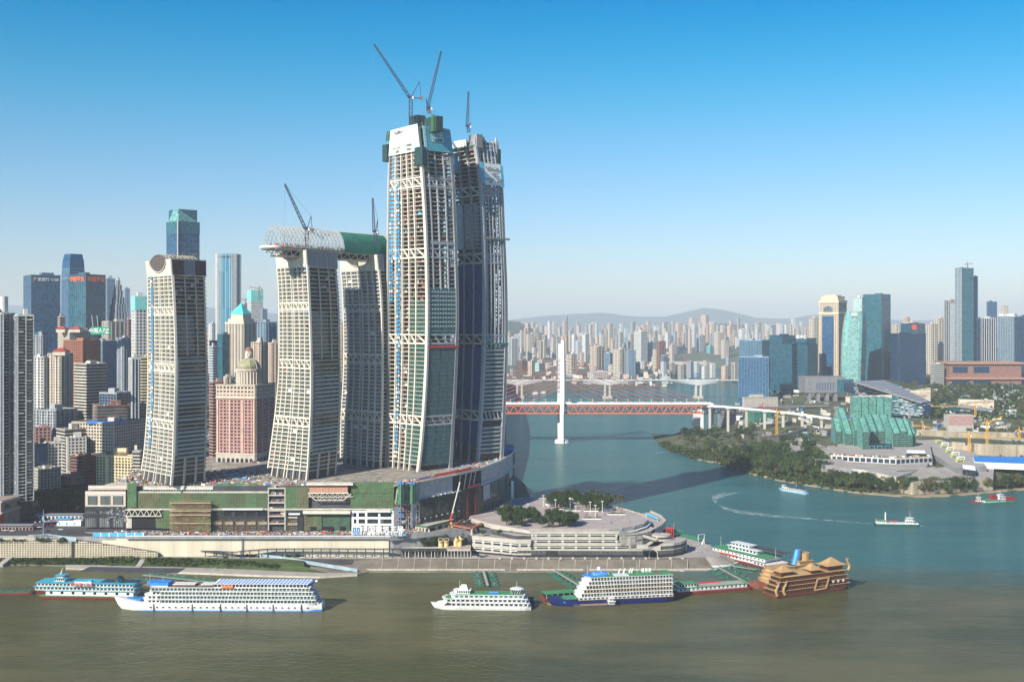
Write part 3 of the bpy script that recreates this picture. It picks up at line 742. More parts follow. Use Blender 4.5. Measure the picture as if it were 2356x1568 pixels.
sh=[G(-400,1296,0),G(0,1299,0),G(150,1302,0),G(151,1311,0),G(300,1316,0),G(480,1321,0),G(600,1326,0),G(740,1328,0),G(815,1322,0),G(850,1316,0),G(1250,1316,0),G(1645,1313,0)]
land('bank_ground',wob(sh[:2],5)+sh[2:]+[V((178,1030,0)),V((30,1045,0)),V((-1400,1120,0))],0.9,earth)
b=MB(lconc)
fw=[G(151,1306,1.7),G(300,1311,1.7),G(480,1317,1.7),G(600,1322,1.7),G(735,1325,1.7),G(822,1320,1.7)];bw_=[G(151,1298,2),G(300,1300,2),G(480,1305,2),G(600,1309,2),G(735,1315,2),G(824,1318,2)]
b.loft([[p-V((0,0,2.4))for p in fw],fw],closed=False);b.loft([fw,bw_],paving,closed=False)
b.build('towpath',kind='structure')
gs=[[G(px,y,z)for px,y,z in row]for row in([(-200,1298,.6),(0,1297,.6),(150,1299,.8),(250,1301,1.9),(400,1304,1.9),(560,1309,1.9),(640,1313,1.9),(760,1318,1.9)],[(-200,1286,3),(0,1286,3),(150,1288,3),(250,1291,3.5),(400,1294,4),(560,1300,4),(640,1304,4),(720,1309,3)],[(-200,1274,6),(0,1275,6),(150,1277,6),(250,1281,6),(400,1284,6),(560,1290,6),(640,1296,5.5),(700,1302,5)],[(-200,1270,6.2),(0,1270,6.2),(150,1272,6.2),(250,1274,6.2),(400,1276,6.2),(560,1280,6.2),(640,1280,6.2),(700,1280,6.2)])]
MB(grassm).loft(gs,grassm,closed=False).build('grass_bank',kind='structure',smooth=False)
land('quay_road',[G(-600,1276,6.2),G(300,1279,6.2),G(560,1284,6.2),G(870,1285,6.2),G(1578,1283,6.2),G(1622,1281,6.2),G(1655,1275,6.2),G(1660,1266,6.2),G(1630,1252,6.2),G(1590,1240,6.2),V((60,1160,0)),V((-900,1160,0))],6.2,asphalt,top=paving)
slab=mat('revetment',(0.19,0.165,0.125),.95,var=.28,scale=.05,streak=True,bump=.3)
top=[G(815,1288,6),G(870,1285.5,6.2),G(1100,1285.5,6.2),G(1350,1285.5,6.2),G(1560,1285.5,6.2),G(1622,1281.5,6.2)]
bot=[G(800,1318,.9),G(855,1311,.9),G(1100,1311,.9),G(1350,1311,.9),G(1560,1310,.9),G(1640,1308,.9)]
MB(slab).loft([bot,top],slab,closed=False).build('revetment',kind='structure')
t=thing('revetment_kerb','pale kerb of concrete blocks along the foot of the stone slope at the water','kerb',G(1250,1313,0),0)
x=-148.0
while x<176:
 if not(-8<x<2 or 62<x<67):piece('kerb_block',lconc,t,(x+2.4,999+(1.5 if x>150 else 0),.6),(1,0,0),4.6,2.2,2.6)
 x+=4.9
t=thing('slope_ribs','thin concrete ribs running down the stone slope below the square','ribs',G(1100,1300,3),0)
for px in range(880,1620,37):
 MB(lconc).beam(G(px,1285.3,6.3),G(px-2,1311,1.1),.5,.3).build('rib',t,True)
t=thing('river_steps','fan of curved stone steps where the tip of the quay meets the water','steps',G(1650,1290,0),0)
c0=G(1622,1272,6.2)
for k in range(9):
 r=13+k*1.75;z=6.1-k*.62
 pts=[(c0.x+r*1.12*math.cos(a),c0.y-4+r*math.sin(a))for a in[math.radians(-100+i*11)for i in range(15)]]+[(c0.x,c0.y)]
 MB(paving if k<8 else white).prism(pts,-.5,z).build('step',t,True)
street_pts=[V((-900,1033,0)),V((xat(165,1033),1033,0)),V((xat(240,1033),1033,0)),V((xat(905,1033),1033,0)),V((xat(1085,1062),1062,0)),V((xat(1100,1085),1085,0)),V((9,1200,0)),V((4,1290,0)),V((-80,1500,0)),V((-1400,1500,0))]
land('street_ground',street_pts,24.0,concrete,top=asphalt,z0=1)
mb=MB(mat('site_dirt',(0.25,0.17,0.12),.95,var=.4,scale=.15,col2=(.38,.32,.26),bump=.4))
mb.prism([(p.x,p.y)for p in(V((xat(245,1033.5),1033.5,0)),V((xat(900,1033.5),1033.5,0)),V((xat(1083,1062),1062.5,0)),V((xat(1060,1096),1096,0)),V((xat(905,1052),1052,0)),V((xat(195,1050),1050,0)))],24.3,24.8)
mb.build('site_ground',kind='structure')
t=thing('retaining_wall','long pale concrete retaining wall under the construction site street','wall',V((-200,1033,6)),0)
wallm=mat('wall_concrete',(0.62,0.55,0.42),.85,var=.14,scale=.08,streak=True)
px=235
while px<895:
 q=min(px+33,897);x0,x1=xat(px,1032),xat(q,1032)
 h=24.4-max(0,(330-px)*.04)
 MB(wallm).box(x0,1031.6+RND.uniform(-.05,.05),6,x1-.12,1033.4,h).build('wall_panel',t,True);px=q
MB(concrete).box(xat(290,1031),1028.5,22.6,xat(897,1031),1033.5,24.9).build('deck_edge',t,True)
MB(white).box(xat(290,1028),1028.1,24.9,xat(897,1028),1028.5,25.5).build('kerb_rail',t,True)
MB(steel).box(xat(556,1031),1030.8,6,xat(560,1031),1031.5,23).build('drain_pipe',t,True)
g=MB(brick)
for i in range(150):
 x=-370+i*1.75;g.box(x,1028.6,25.0,x+.15,1028.75,26.2,redp if i%3 else white)
g.box(-330,1028.6,26.1,-110,1028.7,26.25,brick);g.build('guard_rail',t,True,kind='stuff')
t=thing('curved_deck','grey concrete deck curving from the cream wall towards the square','deck',V((-100,1035,20)),0)
cr=[(897,1031),(920,1036),(960,1042),(1000,1050),(1040,1058),(1083,1066)]
rng=[]
for px,Y in cr:x=xat(px,Y);rng.append([V((x,Y-3,20.5+(px-897)*.008)),V((x,Y-3,24.9+(px-897)*.008)),V((x,Y+3,24.9)),V((x,Y+3,20.5))])
MB(concrete).loft(rng).build('deck_beam',t,True)
for px,Y in cr[1:]:MB(lconc).box(xat(px,Y)-.8,Y,6,xat(px,Y)+.8,Y+1.6,21).build('pier',t,True)
MB(dconc).box(xat(897,1044),1044,6,xat(1083,1075),1045,21).build('back_wall',t,True)
MB(skyblue).box(xat(903,1032),1030,25.2,xat(934,1033),1030.3,27).build('blue_banner',t,True)
t=thing('honeycomb_wall','pale retaining wall of precast blocks with rows of square holes on the left bank','wall',V((-400,1030,5)),0)
hold=mat('honeycomb_concrete',(0.58,0.51,0.38),.9,var=.15,scale=.2)
def wtop(px):return 21.5 if px<172 else max(8,21.5-(px-172)*.056)
def wy(px):return 1031.0 if px<172 else 1031-(px-172)*.02
hdk=mat('hole_dark',(0.03,0.03,0.025),.9)
for i in range(-14,61):
 px=i*6.0+2
 if 165<px<172 or px>362:continue
 x=xat(px,wy(px));MB(hold).box(x-.42,wy(px)-.5,5,x+.42,wy(px)+.6,wtop(px)).build('post',t,True)
for k in range(9):
 z=6+k*1.9
 for a,b_ in((-86,165),(172,362)):
  if a>100:b_=min(b_,172+(21.0-z)/.056)
  if b_>a+8:MB(hold).beam((xat(a,wy(a)),wy(a)-.25,z),(xat(b_,wy(b_)),wy(b_)-.25,z),1.1,.72).build('rail_course',t,True)
for a,b_ in((-86,165),(172,362)):
 r=[[V((xat(c,wy(c)),wy(c)+.8,5)),V((xat(c,wy(c)),wy(c)+.8,wtop(c))),V((xat(c,wy(c)),wy(c)+2.5,wtop(c))),V((xat(c,wy(c)),wy(c)+2.5,5))]for c in(a,b_)]
 MB(hdk).loft(r).build('hole_backing',t,True)
MB(hdk).box(xat(165,1031),1030,5,xat(172,1031),1032,21.5).build('gap',t,True)
MB(lconc).box(-560,1030,21.5,xat(85,1031),1032.6,23.6).build('parapet',t,True)
g=MB(white);g.box(-560,1029.9,24.9,xat(78,1030),1030.1,25.1)
for i in range(60):g.box(-556+i*2.4,1029.9,23.6,-555.8+i*2.4,1030.1,25)
g.build('handrail',t,True,kind='stuff')
t=thing('elevated_walkway','dark steel frame walkway running down the ramp and along the foot of the cream wall','walkway',V((-250,1028,6)),0)
dfr=mat('dark_frame',(.035,.042,.05),.6)
wp=[(165,1235.5,21.2),(215,1239,19),(285,1250,15),(330,1255,13.5),(400,1262,11.5),(470,1266,11.2),(540,1269.5,11.2),(555,1267,12.5),(620,1262,14),(740,1261.5,14.2),(880,1262,14.2),(1000,1262,14.2),(1025,1262,14.2)]
for(a,ya,za),(b_,yb,zb)in zip(wp,wp[1:]):
 p,q=G(a,ya,za),G(b_,yb,zb)
 MB(dfr).beam(p,q,2.6,.6).build('roof_beam',t,True)
 MB(dfr).beam(p+V((0,-1,-1)),q+V((0,-1,-1)),.3,.3).build('edge_rail',t,True)
for px in[165+i*20.5 for i in range(42)]:
 for(a,ya,za),(b_,yb,zb)in zip(wp,wp[1:]):
  if a<=px<b_:
   k=(px-a)/(b_-a);p=G(px,ya+(yb-ya)*k,za+(zb-za)*k)
   base=5.8 if px>400 else max(5.8,p.z-9)
   MB(dfr).box(p.x-.4,p.y-.5,base,p.x+.4,p.y+.1,p.z).build('post',t,True)
MB(asphalt).loft([[G(150,1243,17.5),G(165,1237,17.5)],[G(285,1261,11.2),G(300,1252,12.2)],[G(400,1271,8.2),G(420,1264,8.8)],[G(520,1281,6.3),G(545,1273,6.3)]],closed=False).build('ramp_road',kind='structure')
t=thing('shop_row','row of dark quay-side shop bays under a pale beam roof below the yellow ducts','arcade',V((-60,1032,6)),0)
MB(lconc).box(xat(925,1030),1026,12.2,xat(1083,1030),1040,13.2).build('roof',t,True)
MB(mat('dusty_roof',(0.42,0.32,0.26),.95,var=.3,scale=.3)).prism([(xat(1010,1026),1026.5),(xat(1083,1026),1026.5),(xat(1083,1040),1048),(xat(1040,1040),1042)],13.2,13.9).build('dusty_roof',t,True)
MB(dconc).box(xat(925,1031),1030,6,xat(1083,1030),1030.6,12.2).build('back_wall',t,True)
for i in range(22):
 x=xat(925,1027)+i*(xat(1083,1027)-xat(925,1027))/21;MB(lconc).box(x-.3,1026.4,6,x+.3,1027.2,12.2).build('column',t,True)
pod=thing('podium','long unfinished shopping podium wrapped in green nets, scaffolding and black panels','building',V((-200,1052,24.5)),0)
def seg(px0,px1):
 cs=[px0]+[p for p,_ in PATH if px0<p<px1]+[px1]
 if px1>905:
  cs=sorted(set(cs+[c for c in range(910,1184,15)if px0<c<px1]))
 return cs
def fac(px0,px1,y0,y1,m,name=None,off=0.3,th=.5,z=None,parent=None,**kw):
 0
 pm=(px0+px1)/2;zt,zb=z if z else(zf(px0,y0),zf(px0,y1))
 zt1,zb1=z if z else(zf(px1,y0),zf(px1,y1))
 cs=seg(px0,px1);rings=[]
 for c in cs:
  k=(c-px0)/(px1-px0);a,b_=zt+(zt1-zt)*k,zb+(zb1-zb)*k
  rings.append([fpt(c,b_,off),fpt(c,a,off),fpt(c,a,off-th),fpt(c,b_,off-th)])
 g=MB(m).loft(rings)
 if name:return g.build(name,parent or pod,True,**kw)
 return g
def ztop_pod(px):return 67.0 if px<905 else 67+(px-905)*.030
body=[(xat(p,pathY(p)),pathY(p)+2.2)for p in(293,500,905,960,1000,1050,1100,1150,1176,1184)]
g=MB(dconc)
back=[(1,1330),(-60,1360),(-380,1300),(-395,1180)]
polyb=body+back
g.prism(polyb,24.4,lambda x,y:67.0 if x<-105 else min(75,67+(x+105)*.075),dconc,top=mat('roof_slab',(0.27,0.24,0.20),.95,var=.5,scale=.1,bump=.5));g.build('podium_body',pod,True)
g=MB(dconc);g.prism([(xat(195,1052),1052.2),(xat(292,1052),1052.2),(xat(300,1052),1110),(-400,1110)],24.4,57.5,dconc);g.build('west_wing',pod,True)
dark_fac=mat('dark_cladding',(0.025,0.028,0.035),.5,var=.5,scale=.4)
beige=mat('beige_cladding',(0.56,0.47,0.38),.7,var=.08,scale=.3)
fac(196,289,1129,1140,beige,'cladding_band');fac(196,289,1160.5,1164,lconc,'ledge',off=1.2)
fac(196,289,1133,1134.5,white,'band_line',off=.5)
for a,b_ in((196,202),(225,231),(255,260),(284,289)):fac(a,b_,1140,1161,beige,'pier',off=.35)
for a,b_ in((202,225),(231,255),(260,284)):fac(a,b_,1140,1161,glass('smoky_glass',(0.10,0.11,0.11),(0.16,0.16,0.15),cell=(4,4,20),frac=.4),'shop_window',off=-.1)
fac(203,290,1119,1129,beige,'upper_cladding',off=-8);fac(203,290,1123,1124,white,'band_line',off=-7.8)
g=MB(dconc);g.prism([(xat(203,1062),1061),(xat(290,1062),1061),(xat(290,1062),1110),(-390,1110)],57.4,61.8,dconc,top=lconc);g.build('west_terrace',pod,True)
for y0,y1 in((1164,1174),(1181,1190)):fac(194,288,y0,y1,dark_fac,'black_panel_band',off=.7)
for i in range(3):
 a=196+i*31;fac(a,a+25,1174,1181,glass('grey_shop_glass',(0.08,0.09,0.10),(0.2,0.21,0.22),cell=(3,3,9),frac=.3),'shop_window',off=.2);fac(a,a+25,1190,1212,MATS['grey_shop_glass'],'shop_window',off=.2)
 fac(a+25,a+31,1174,1212,dark_fac,'black_pier',off=.6)
 for k in range(1,5):fac(a+5*k,a+5*k+.5,1190,1212,lconc,'mullion',off=.4)
g=MB(white)
for _ in range(60):
 px=RND.uniform(245,288);y=RND.uniform(1165,1205);p=fpt(px,zf(px,y),.9);g.box(p.x,p.y-.1,p.z,p.x+RND.uniform(.5,2.4),p.y,p.z+RND.uniform(.5,1.6),RND.choice([concrete,dconc,steel,concrete]))
g.build('unfinished_patches',pod,True,kind='stuff')
def net(px0,px1,y0,y1,off=1.0,m=None,poles=True,name='green_net'):
 n=max(1,round((px1-px0)/26));w_=(px1-px0)/n
 for i in range(n):
  mm=m or RND.choice([netgreen,net2,net3,netgreen])
  fac(px0+i*w_,px0+(i+1)*w_,y0+RND.uniform(0,1.0),y1,mm,name,off=off+RND.uniform(-.15,.15),th=.25)
 if poles:
  g=MB(bamboo);zt,zb=zf(px0,y0),zf(px0,y1);c=px0
  while c<px1:g.beam(fpt(c,zb,off+.35),fpt(c,zf(c,y0),off+.35),.14);c+=3.6
  z=zb
  while z<zt:
   cs=seg(px0,px1)
   for a,b_ in zip(cs,cs[1:]):g.beam(fpt(a,z,off+.35),fpt(b_,z,off+.35),.14)
   z+=1.9
  c=px0+5
  while c<px1-16:g.beam(fpt(c,zb,off+.5),fpt(c+14,min(zt,zb+9),off+.5),.22);c+=22
  g.build('scaffold_poles',pod,True,kind='stuff')
net2=mat('brown_green_net',(0.10,0.13,0.07),.95,var=.35,scale=.1)
net3=mat('bright_green_net',(0.045,0.18,0.08),.95,var=.3,scale=.1)
net(293,314,1108.5,1165,off=2.5,m=net3)
net(315,615,1133,1168.5);net(330,460,1122,1133,off=-3,m=net3,poles=False);net(500,590,1112,1124,off=-4,m=net3,poles=False)
net(371,396,1171,1214,m=net3);net(452,484,1190,1217,off=4.5,m=net3)
net(657,710,1119,1171);net(809,907,1107,1133,m=net3);net(807,907,1134,1171.5)
net(705,806,1149,1172,off=-4);net(700,722,1182,1219,off=.6,m=net2)
fac(293,905,1168.5,1172,lconc,'floor_beam',off=1.6,th=2)
fac(315,616,1129.5,1133.2,lconc,'roof_edge',off=.6,th=1.2)
fac(330,490,1118,1124,lconc,'terrace_edge',off=-2,th=4);fac(330,490,1124,1125.5,white,'terrace_lip',off=-1.5,th=.6)
for i in range(24):p=fpt(345+i*6,zf(400,1126),-1.6);MB(lconc).box(p.x,p.y-1,p.z-1,p.x+.6,p.y+2,p.z).build('bracket',pod,True)
tz1,tz0=zf(300,1171),zf(300,1185.5)
for z in(tz1,tz0):MB(lconc).beam(fpt(288,z,2.6),fpt(372,z,2.6),.9).build('truss_chord',pod,True)
for i in range(12):
 a=290+i*6.8;MB(lconc).beam(fpt(a,tz1 if i%2 else tz0,2.6),fpt(a+6.8,tz0 if i%2 else tz1,2.6),.6).build('truss_diagonal',pod,True)
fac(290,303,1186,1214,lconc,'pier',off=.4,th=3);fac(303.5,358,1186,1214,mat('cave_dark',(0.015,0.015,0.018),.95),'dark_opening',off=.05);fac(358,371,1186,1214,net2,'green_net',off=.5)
sc=MB(bamboo)
for c in[391+i*3.1 for i in range(31)]:
 for off in(4,7):sc.beam(fpt(c,24.6,off),fpt(c,zf(c,1152+RND.uniform(0,3)),off),.2)
for i in range(21):
 z=25.5+i*1.45
 for off in(4,7):sc.beam(fpt(390,z,off),fpt(484+RND.uniform(-3,4),z,off),.18)
for i in range(14):a=391+i*6.5;z=RND.choice([25,32,38]);sc.beam(fpt(a,z,7.3),fpt(a+7,z+6,7.3),.22)
for i in range(60):a=RND.uniform(391,480);z=RND.uniform(25,51);sc.beam(fpt(a,z,7.2),fpt(a+RND.uniform(4,10),z+RND.uniform(-.2,.2),7.2),.3)
sc.build('bamboo_scaffold',pod,True,kind='stuff')
for y in(1153,1171,1180,1199):fac(390,485,y,y+1.6,mat('scaffold_plank',(0.42,0.33,0.2),.9,var=.2),'plank_deck',off=8,th=4)
fac(391,484,1153,1215,mat('scaffold_shade',(0.12,0.085,0.05),.95,var=.4,scale=.4),'backing',off=1.0)
fac(484,616,1171.5,1176,dark_fac,'black_panel_band',off=.8);fac(484,616,1186,1192,dark_fac,'black_panel_band',off=.8)
for i,a in enumerate(range(484,612,26)):
 fac(a,a+5,1171,1219,dark_fac,'black_pier',off=1.0);fac(a+5,a+26,1176,1186,win_dark,'shop_window',off=.3);fac(a+5,a+26,1200,1206,lconc,'transom',off=.1)
fac(512,605,1168,1171,white,'canopy',off=3.5,th=3)
fac(657,697,1173,1180,dark_fac,'black_panel_band',off=.8);fac(657,661,1173,1219,dark_fac,'black_pier',off=1);fac(684,698,1173,1219,dark_fac,'black_pier',off=1)
fac(661,684,1188,1191,lconc,'transom',off=.4);fac(661,684,1202,1207,lconc,'transom',off=.4);fac(664,690,1179,1182.5,white,'canopy',off=3,th=2.6)
g=MB(bamboo)
for px0,px1 in((489,510),(515,536),(541,562),(567,588),(593,610),(662,683)):
 for k in range(6):c=px0+(px1-px0)*k/5;g.beam(fpt(c,25,1.3),fpt(c,zf(c,1192),1.3),.15)
 for k in range(7):z=26+k*1.7;g.beam(fpt(px0,z,1.3),fpt(px1,z,1.3),.15)
 for k in range(5):g.beam(fpt(px0,26+k*2,1.3),fpt(px1,28+k*2,1.3),.12)
g.build('scaffold_poles',pod,True,kind='stuff')
def stack(px0,px1,y0,y1,rows,hoists=(),brickrow=False):
 n=len(rows)
 for y in rows:fac(px0,px1,y,y+2.6,lconc,'floor_slab',off=1.4,th=2.5)
 for c in(px0,px1-2.6):fac(c,c+2.6,y0,y1,lconc,'column',off=1.0,th=1.5)
 g=MB(brick)
 for k in range(26):
  c=RND.uniform(px0+3,px1-8);r=RND.choice(rows);p=fpt(c,zf(c,r),.3)
  g.box(p.x,p.y,p.z,p.x+RND.uniform(.5,4),p.y+.4,p.z+RND.uniform(.8,3),RND.choice([brick,dconc,lconc,steel]))
 g.build('stored_material',pod,True,kind='stuff')
 for y in rows[1:]:fac(px0,px1,y-3.2,y-2.9,redp,'guard_rail',off=1.5,th=.15)
 for hx in hoists:
  for y in rows[1:]:
   p=fpt(hx,zf(hx,y),1.6);MB(blue).box(p.x-.9,p.y,p.z,p.x+.9,p.y+.3,p.z+3).build('landing_gate',pod,True)
stack(616,657,1121,1219,[1121,1137,1154,1172,1185,1202]);stack(908,936,1157,1221,[1157,1173,1187,1202],hoists=(919,926));stack(938,966,1157,1221,[1157,1173,1187,1202])
fac(939,964,1160,1172,brick,'brick_infill',off=.9)
for c in(946,954):fac(c,c+1,1160,1172,lconc,'brick_rib',off=1.1)
for c0 in(915,941):
 p=fpt(c0+8,0,4)
 g=MB(net3);g.tube((p.x,p.y,zf(c0,1157)),(p.x,p.y,zf(c0,1108)),3.4,n=12).build('hoist_net',pod,True)
 for k in(-1,1):MB(blue).box(p.x-.9+k*1.6,p.y-3.9,zf(c0,1112),p.x+.9+k*1.6,p.y-3.5,zf(c0,1106)).build('landing_gate',pod,True)
 g=MB(steel);g.beam((p.x,p.y-4.2,25),(p.x,p.y-4.2,75),.7);g.build('hoist_mast',pod,True)
fac(711,800,1115,1132,mat('new_brick',(0.46,0.24,0.17),.9,var=.15,scale=.6),'brick_infill',off=3.0)
for i in range(7):c=711+i*14.5;fac(c,c+.7,1115,1132,lconc,'brick_rib',off=3.3)
fac(705,812,1109.5,1113.5,cream,'roof_edge',off=6,th=9);fac(709,802,1131.5,1133.5,cream,'floor_edge',off=3.6,th=2)
z0,z1,z2=zf(720,1134),zf(720,1141),zf(720,1149)
MB(lconc).beam(fpt(708,z1,2.8),fpt(812,z1,2.8),.7).build('truss_chord',pod,True);MB(lconc).beam(fpt(726,z2,2.8),fpt(790,z2,2.8),.9).build('truss_chord',pod,True)
MB(lconc).beam(fpt(709,z0,2.8),fpt(726,z2,2.8),.9).build('truss_chord',pod,True);MB(lconc).beam(fpt(808,z0,2.8),fpt(790,z2,2.8),.9).build('truss_chord',pod,True)
for i in range(16):
 a=711+i*6;MB(lconc).beam(fpt(a,z0 if i%2 else z1,2.8),fpt(a+6,z1 if i%2 else z0,2.8),.5).build('truss_diagonal',pod,True)
 if 2<i<13:MB(lconc).beam(fpt(a,z1 if i%2 else z2,2.8),fpt(a+6,z2 if i%2 else z1,2.8),.5).build('truss_diagonal',pod,True)
fac(697,806,1173.5,1179.5,cream,'canopy_slab',off=5,th=6)
fac(722,806,1181,1221,mat('deep_net',(0.05,0.10,0.06),.95,var=.3,scale=.2),'green_net',off=.25);fac(720,740,1183,1218,net2,'green_net',off=1.2)
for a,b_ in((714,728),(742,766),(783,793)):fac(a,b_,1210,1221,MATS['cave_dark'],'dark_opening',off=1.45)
for y in(1173.5,1188,1203):fac(809,907,y,y+5,white,'white_band',off=1.0)
for c in(809,820,840,870,901):fac(c,c+5,1174,1221,white,'white_pier',off=.9)
for a,b_ in((825,840),(845,870),(875,901)):
 for y in(1178,1193):fac(a,b_,y,y+10,win_dark,'shop_window',off=.4)
fac(843,898,1172.5,1176,white,'canopy',off=3.4,th=3)
t=thing('site_sign','large white Chinese contractor lettering and blue logo board standing on the site edge','sign',V((-90,1036,25)),0)
X=lambda px:xat(px,1030)
MB(white).box(X(809),1029.6,zat(1230,1030),X(832),1030,zat(1209.5,1030)).build('logo_board',t,True)
g=MB(blue);zt_=zat(1213,1030);cx=X(820.5)
for k in range(4):g.box(cx-3.3+k*1.75,1029.2,zt_-3.2,cx-2.5+k*1.75,1029.5,zt_)
g.box(cx-3.3,1029.2,zt_-.7,cx-.7,1029.5,zt_);g.box(cx+.2,1029.2,zt_-.7,cx+2.8,1029.5,zt_)
g.box(cx-3.9,1029.2,zt_-4.0,cx+3.6,1029.5,zt_-3.3);g.build('logo',t,True)
text_mesh('CSCEC',2.5,blue,'logo_lettering',t,(cx,1029.3,zt_-6.3),bold=.05)
text_mesh('中国建筑三局',6.4,white,'lettering',t,(X(880),1029.4,zat(1222.5,1030)),bold=.12,sx=1.02)
text_mesh('承建重庆来福士项目',3.9,white,'lettering',t,(X(880),1029.4,zat(1231.5,1030)),bold=.08,sx=1.04)
g=MB(steel)
for i in range(30):x_=X(836)+i*1.22;g.box(x_,1029.8,24.8,x_+.12,1029.95,zat(1211,1030))
for z in(27,31,35,38.5):g.box(X(834),1029.9,z,X(925),1030.05,z+.15)
g.build('sign_frame',t,True,kind='stuff')
lc=mat('fair_concrete',(0.40,0.41,0.41),.8,var=.18,scale=.12)
def edge(px0,px1,dz,hh,m,name,off,th=1.2):
 cs=seg(px0,px1);rings=[]
 for c in cs:
  z=ztop_pod(c)+dz;rings.append([fpt(c,z,off),fpt(c,z+hh,off),fpt(c,z+hh,off-th),fpt(c,z,off-th)])
 return MB(m).loft(rings).build(name,pod,True)
edge(905,1184,.2,1.6,cream,'roof_edge',4.5,6);edge(905,1184,-.9,1.1,lconc,'roof_soffit',3.2,5)
def band(px0,px1,a,b_,m,name,off=.4,th=.5):
 0
 cs=seg(px0,px1);rings=[]
 for c in cs:
  z=ztop_pod(c);rings.append([fpt(c,z+b_,off),fpt(c,z+a,off),fpt(c,z+a,off-th),fpt(c,z+b_,off-th)])
 return MB(m).loft(rings).build(name,pod,True)
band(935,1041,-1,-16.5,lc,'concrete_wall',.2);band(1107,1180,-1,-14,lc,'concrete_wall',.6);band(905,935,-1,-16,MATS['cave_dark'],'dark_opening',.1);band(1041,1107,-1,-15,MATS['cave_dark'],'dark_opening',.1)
for i in range(8):band(935+i*13.2,935+i*13.2+.6,-1.5,-16,concrete,'joint',.4)
for px,dx in((912,-2),(932,-2),(1057,-3),(1070,-3),(1082,-4),(1092,-4),(966,-3),(1150,-3),(1165,-3)):
 z=ztop_pod(px);MB(lconc).beam(fpt(px+3,z-.5,2.5),fpt(px+dx,z-16.5,1.2),1.0).build('raking_column',pod,True)
band(1107,1184,-14,-17,concrete_pale,'ledge',2.2,2)
fac(906,918,1165,1221,lc,'concrete_wall',off=1.2);fac(944,959,1150,1212,lc,'concrete_wall',off=1.6);fac(907,959,1150,1154,lc,'beam',off=1.8)
fac(908,944,1154,1165,brick,'brick_infill',off=1.2);fac(934,943,1165,1190,brick,'brick_infill',off=1.2);fac(919,934,1167,1180,win_dark,'opening',off=.8)
for i in range(6):c=909+i*6;fac(c,c+1,1160,1165,lconc,'brick_rib',off=1.4)
band(957,1062,-17.2,-20.5,blackp,'black_band',1.3,1.3)
g=MB(white)
for _ in range(70):c=RND.uniform(945,1060);p=fpt(c,ztop_pod(c)-16.8,0.6);g.box(p.x,p.y-.5,p.z,p.x+RND.uniform(.4,1.5),p.y,p.z+RND.uniform(.4,1.4),RND.choice([white,skyblue,concrete,steel]))
g.build('stored_material',pod,True,kind='stuff')
big=glass('shopfront_glass',(0.03,0.055,0.055),(0.14,0.17,0.15),cell=(3,3,3.2),frac=.25,ripple=.2)
wins=[(959,997),(1001,1030),(1033,1062)]
for a,b_ in wins:
 for k in range(4):
  for r in range(4):
   c0,c1=a+(b_-a)*k/4,a+(b_-a)*(k+1)/4
   zz=ztop_pod(c0)-20.8-r*3.35;MB(big).loft([[fpt(c,zz-3.2,.7),fpt(c,zz,.7),fpt(c,zz,.4),fpt(c,zz-3.2,.4)]for c in(c0+.2,c1-.2)]).build('glass_pane',pod,True)
for c in(957,997.5,1030,1062):band(c,c+3.6,-17,-43,blackp,'black_pier',1.2)
band(957,1066,-34.5,-36,blackp,'black_band',1.2)
for i,c in enumerate(range(961,1062,13)):
 band(c,c+10,-36,-43,big,'glass_pane',.6);band(c+10,c+13,-36,-43,blackp,'black_pier',1.1);band(c+2,c+6,-35,-36,white,'lamp_box',1.6,.4)
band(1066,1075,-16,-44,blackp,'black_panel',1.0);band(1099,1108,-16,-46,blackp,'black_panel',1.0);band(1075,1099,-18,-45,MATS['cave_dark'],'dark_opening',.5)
g=MB(mat('red_scaffold',(.30,.07,.05),.8,var=.3))
for c0,c1 in((1074.5,1078.5),(1093,1098)):
 for r in range(17):z=28+r*1.7;g.beam(fpt(c0,z,1.8),fpt(c1,z,1.8),.25)
 for c in(c0,(c0+c1)/2,c1):g.beam(fpt(c,26,1.8),fpt(c,56,1.8),.25)
for r in range(12):z=30+r*2.1;g.beam(fpt(1078,z,1.2),fpt(1094,z,1.2),.2)
g.build('red_scaffold',pod,True,kind='stuff')
band(1075,1105,-13.5,-16,mat('red_banner',(.62,.05,.10),.6),'red_banner',2.4,.3);
band(1112,1128,-18,-33,lc,'concrete_wall',.9);band(1130,1147,-17.5,-33,big,'glass_pane',.9);band(1150,1163,-17,-33,big,'glass_pane',.9);band(1165,1172,-17,-46,blackp,'black_pier',.9);band(1172,1180,-17,-24,lc,'concrete_wall',1.0)
band(1108,1180,-33,-37,blackp,'black_band',1.1);band(1147,1150,-17,-34,blackp,'black_pier',1.2);band(1128,1130,-17,-34,blackp,'black_pier',1.2)
for k in range(1,5):band(1130+3.4*k,1130+3.4*k+.4,-17.5,-33,steel,'mullion',1.1,.2);band(1150+2.6*k,1150.4+2.6*k,-17,-33,steel,'mullion',1.1,.2)
for i,c in enumerate(range(1108,1176,10)):band(c+1,c+9,-37,-45,big,'glass_pane',.6);band(c+9,c+11,-37,-45,blackp,'black_pier',1.0)
fac(1176,1182,1105,1150,white,'downpipe_panel',off=1.6)
MB(blue).box(-14,1246,75.2,2,1252,79.5).build('blue_fence',pod,True)
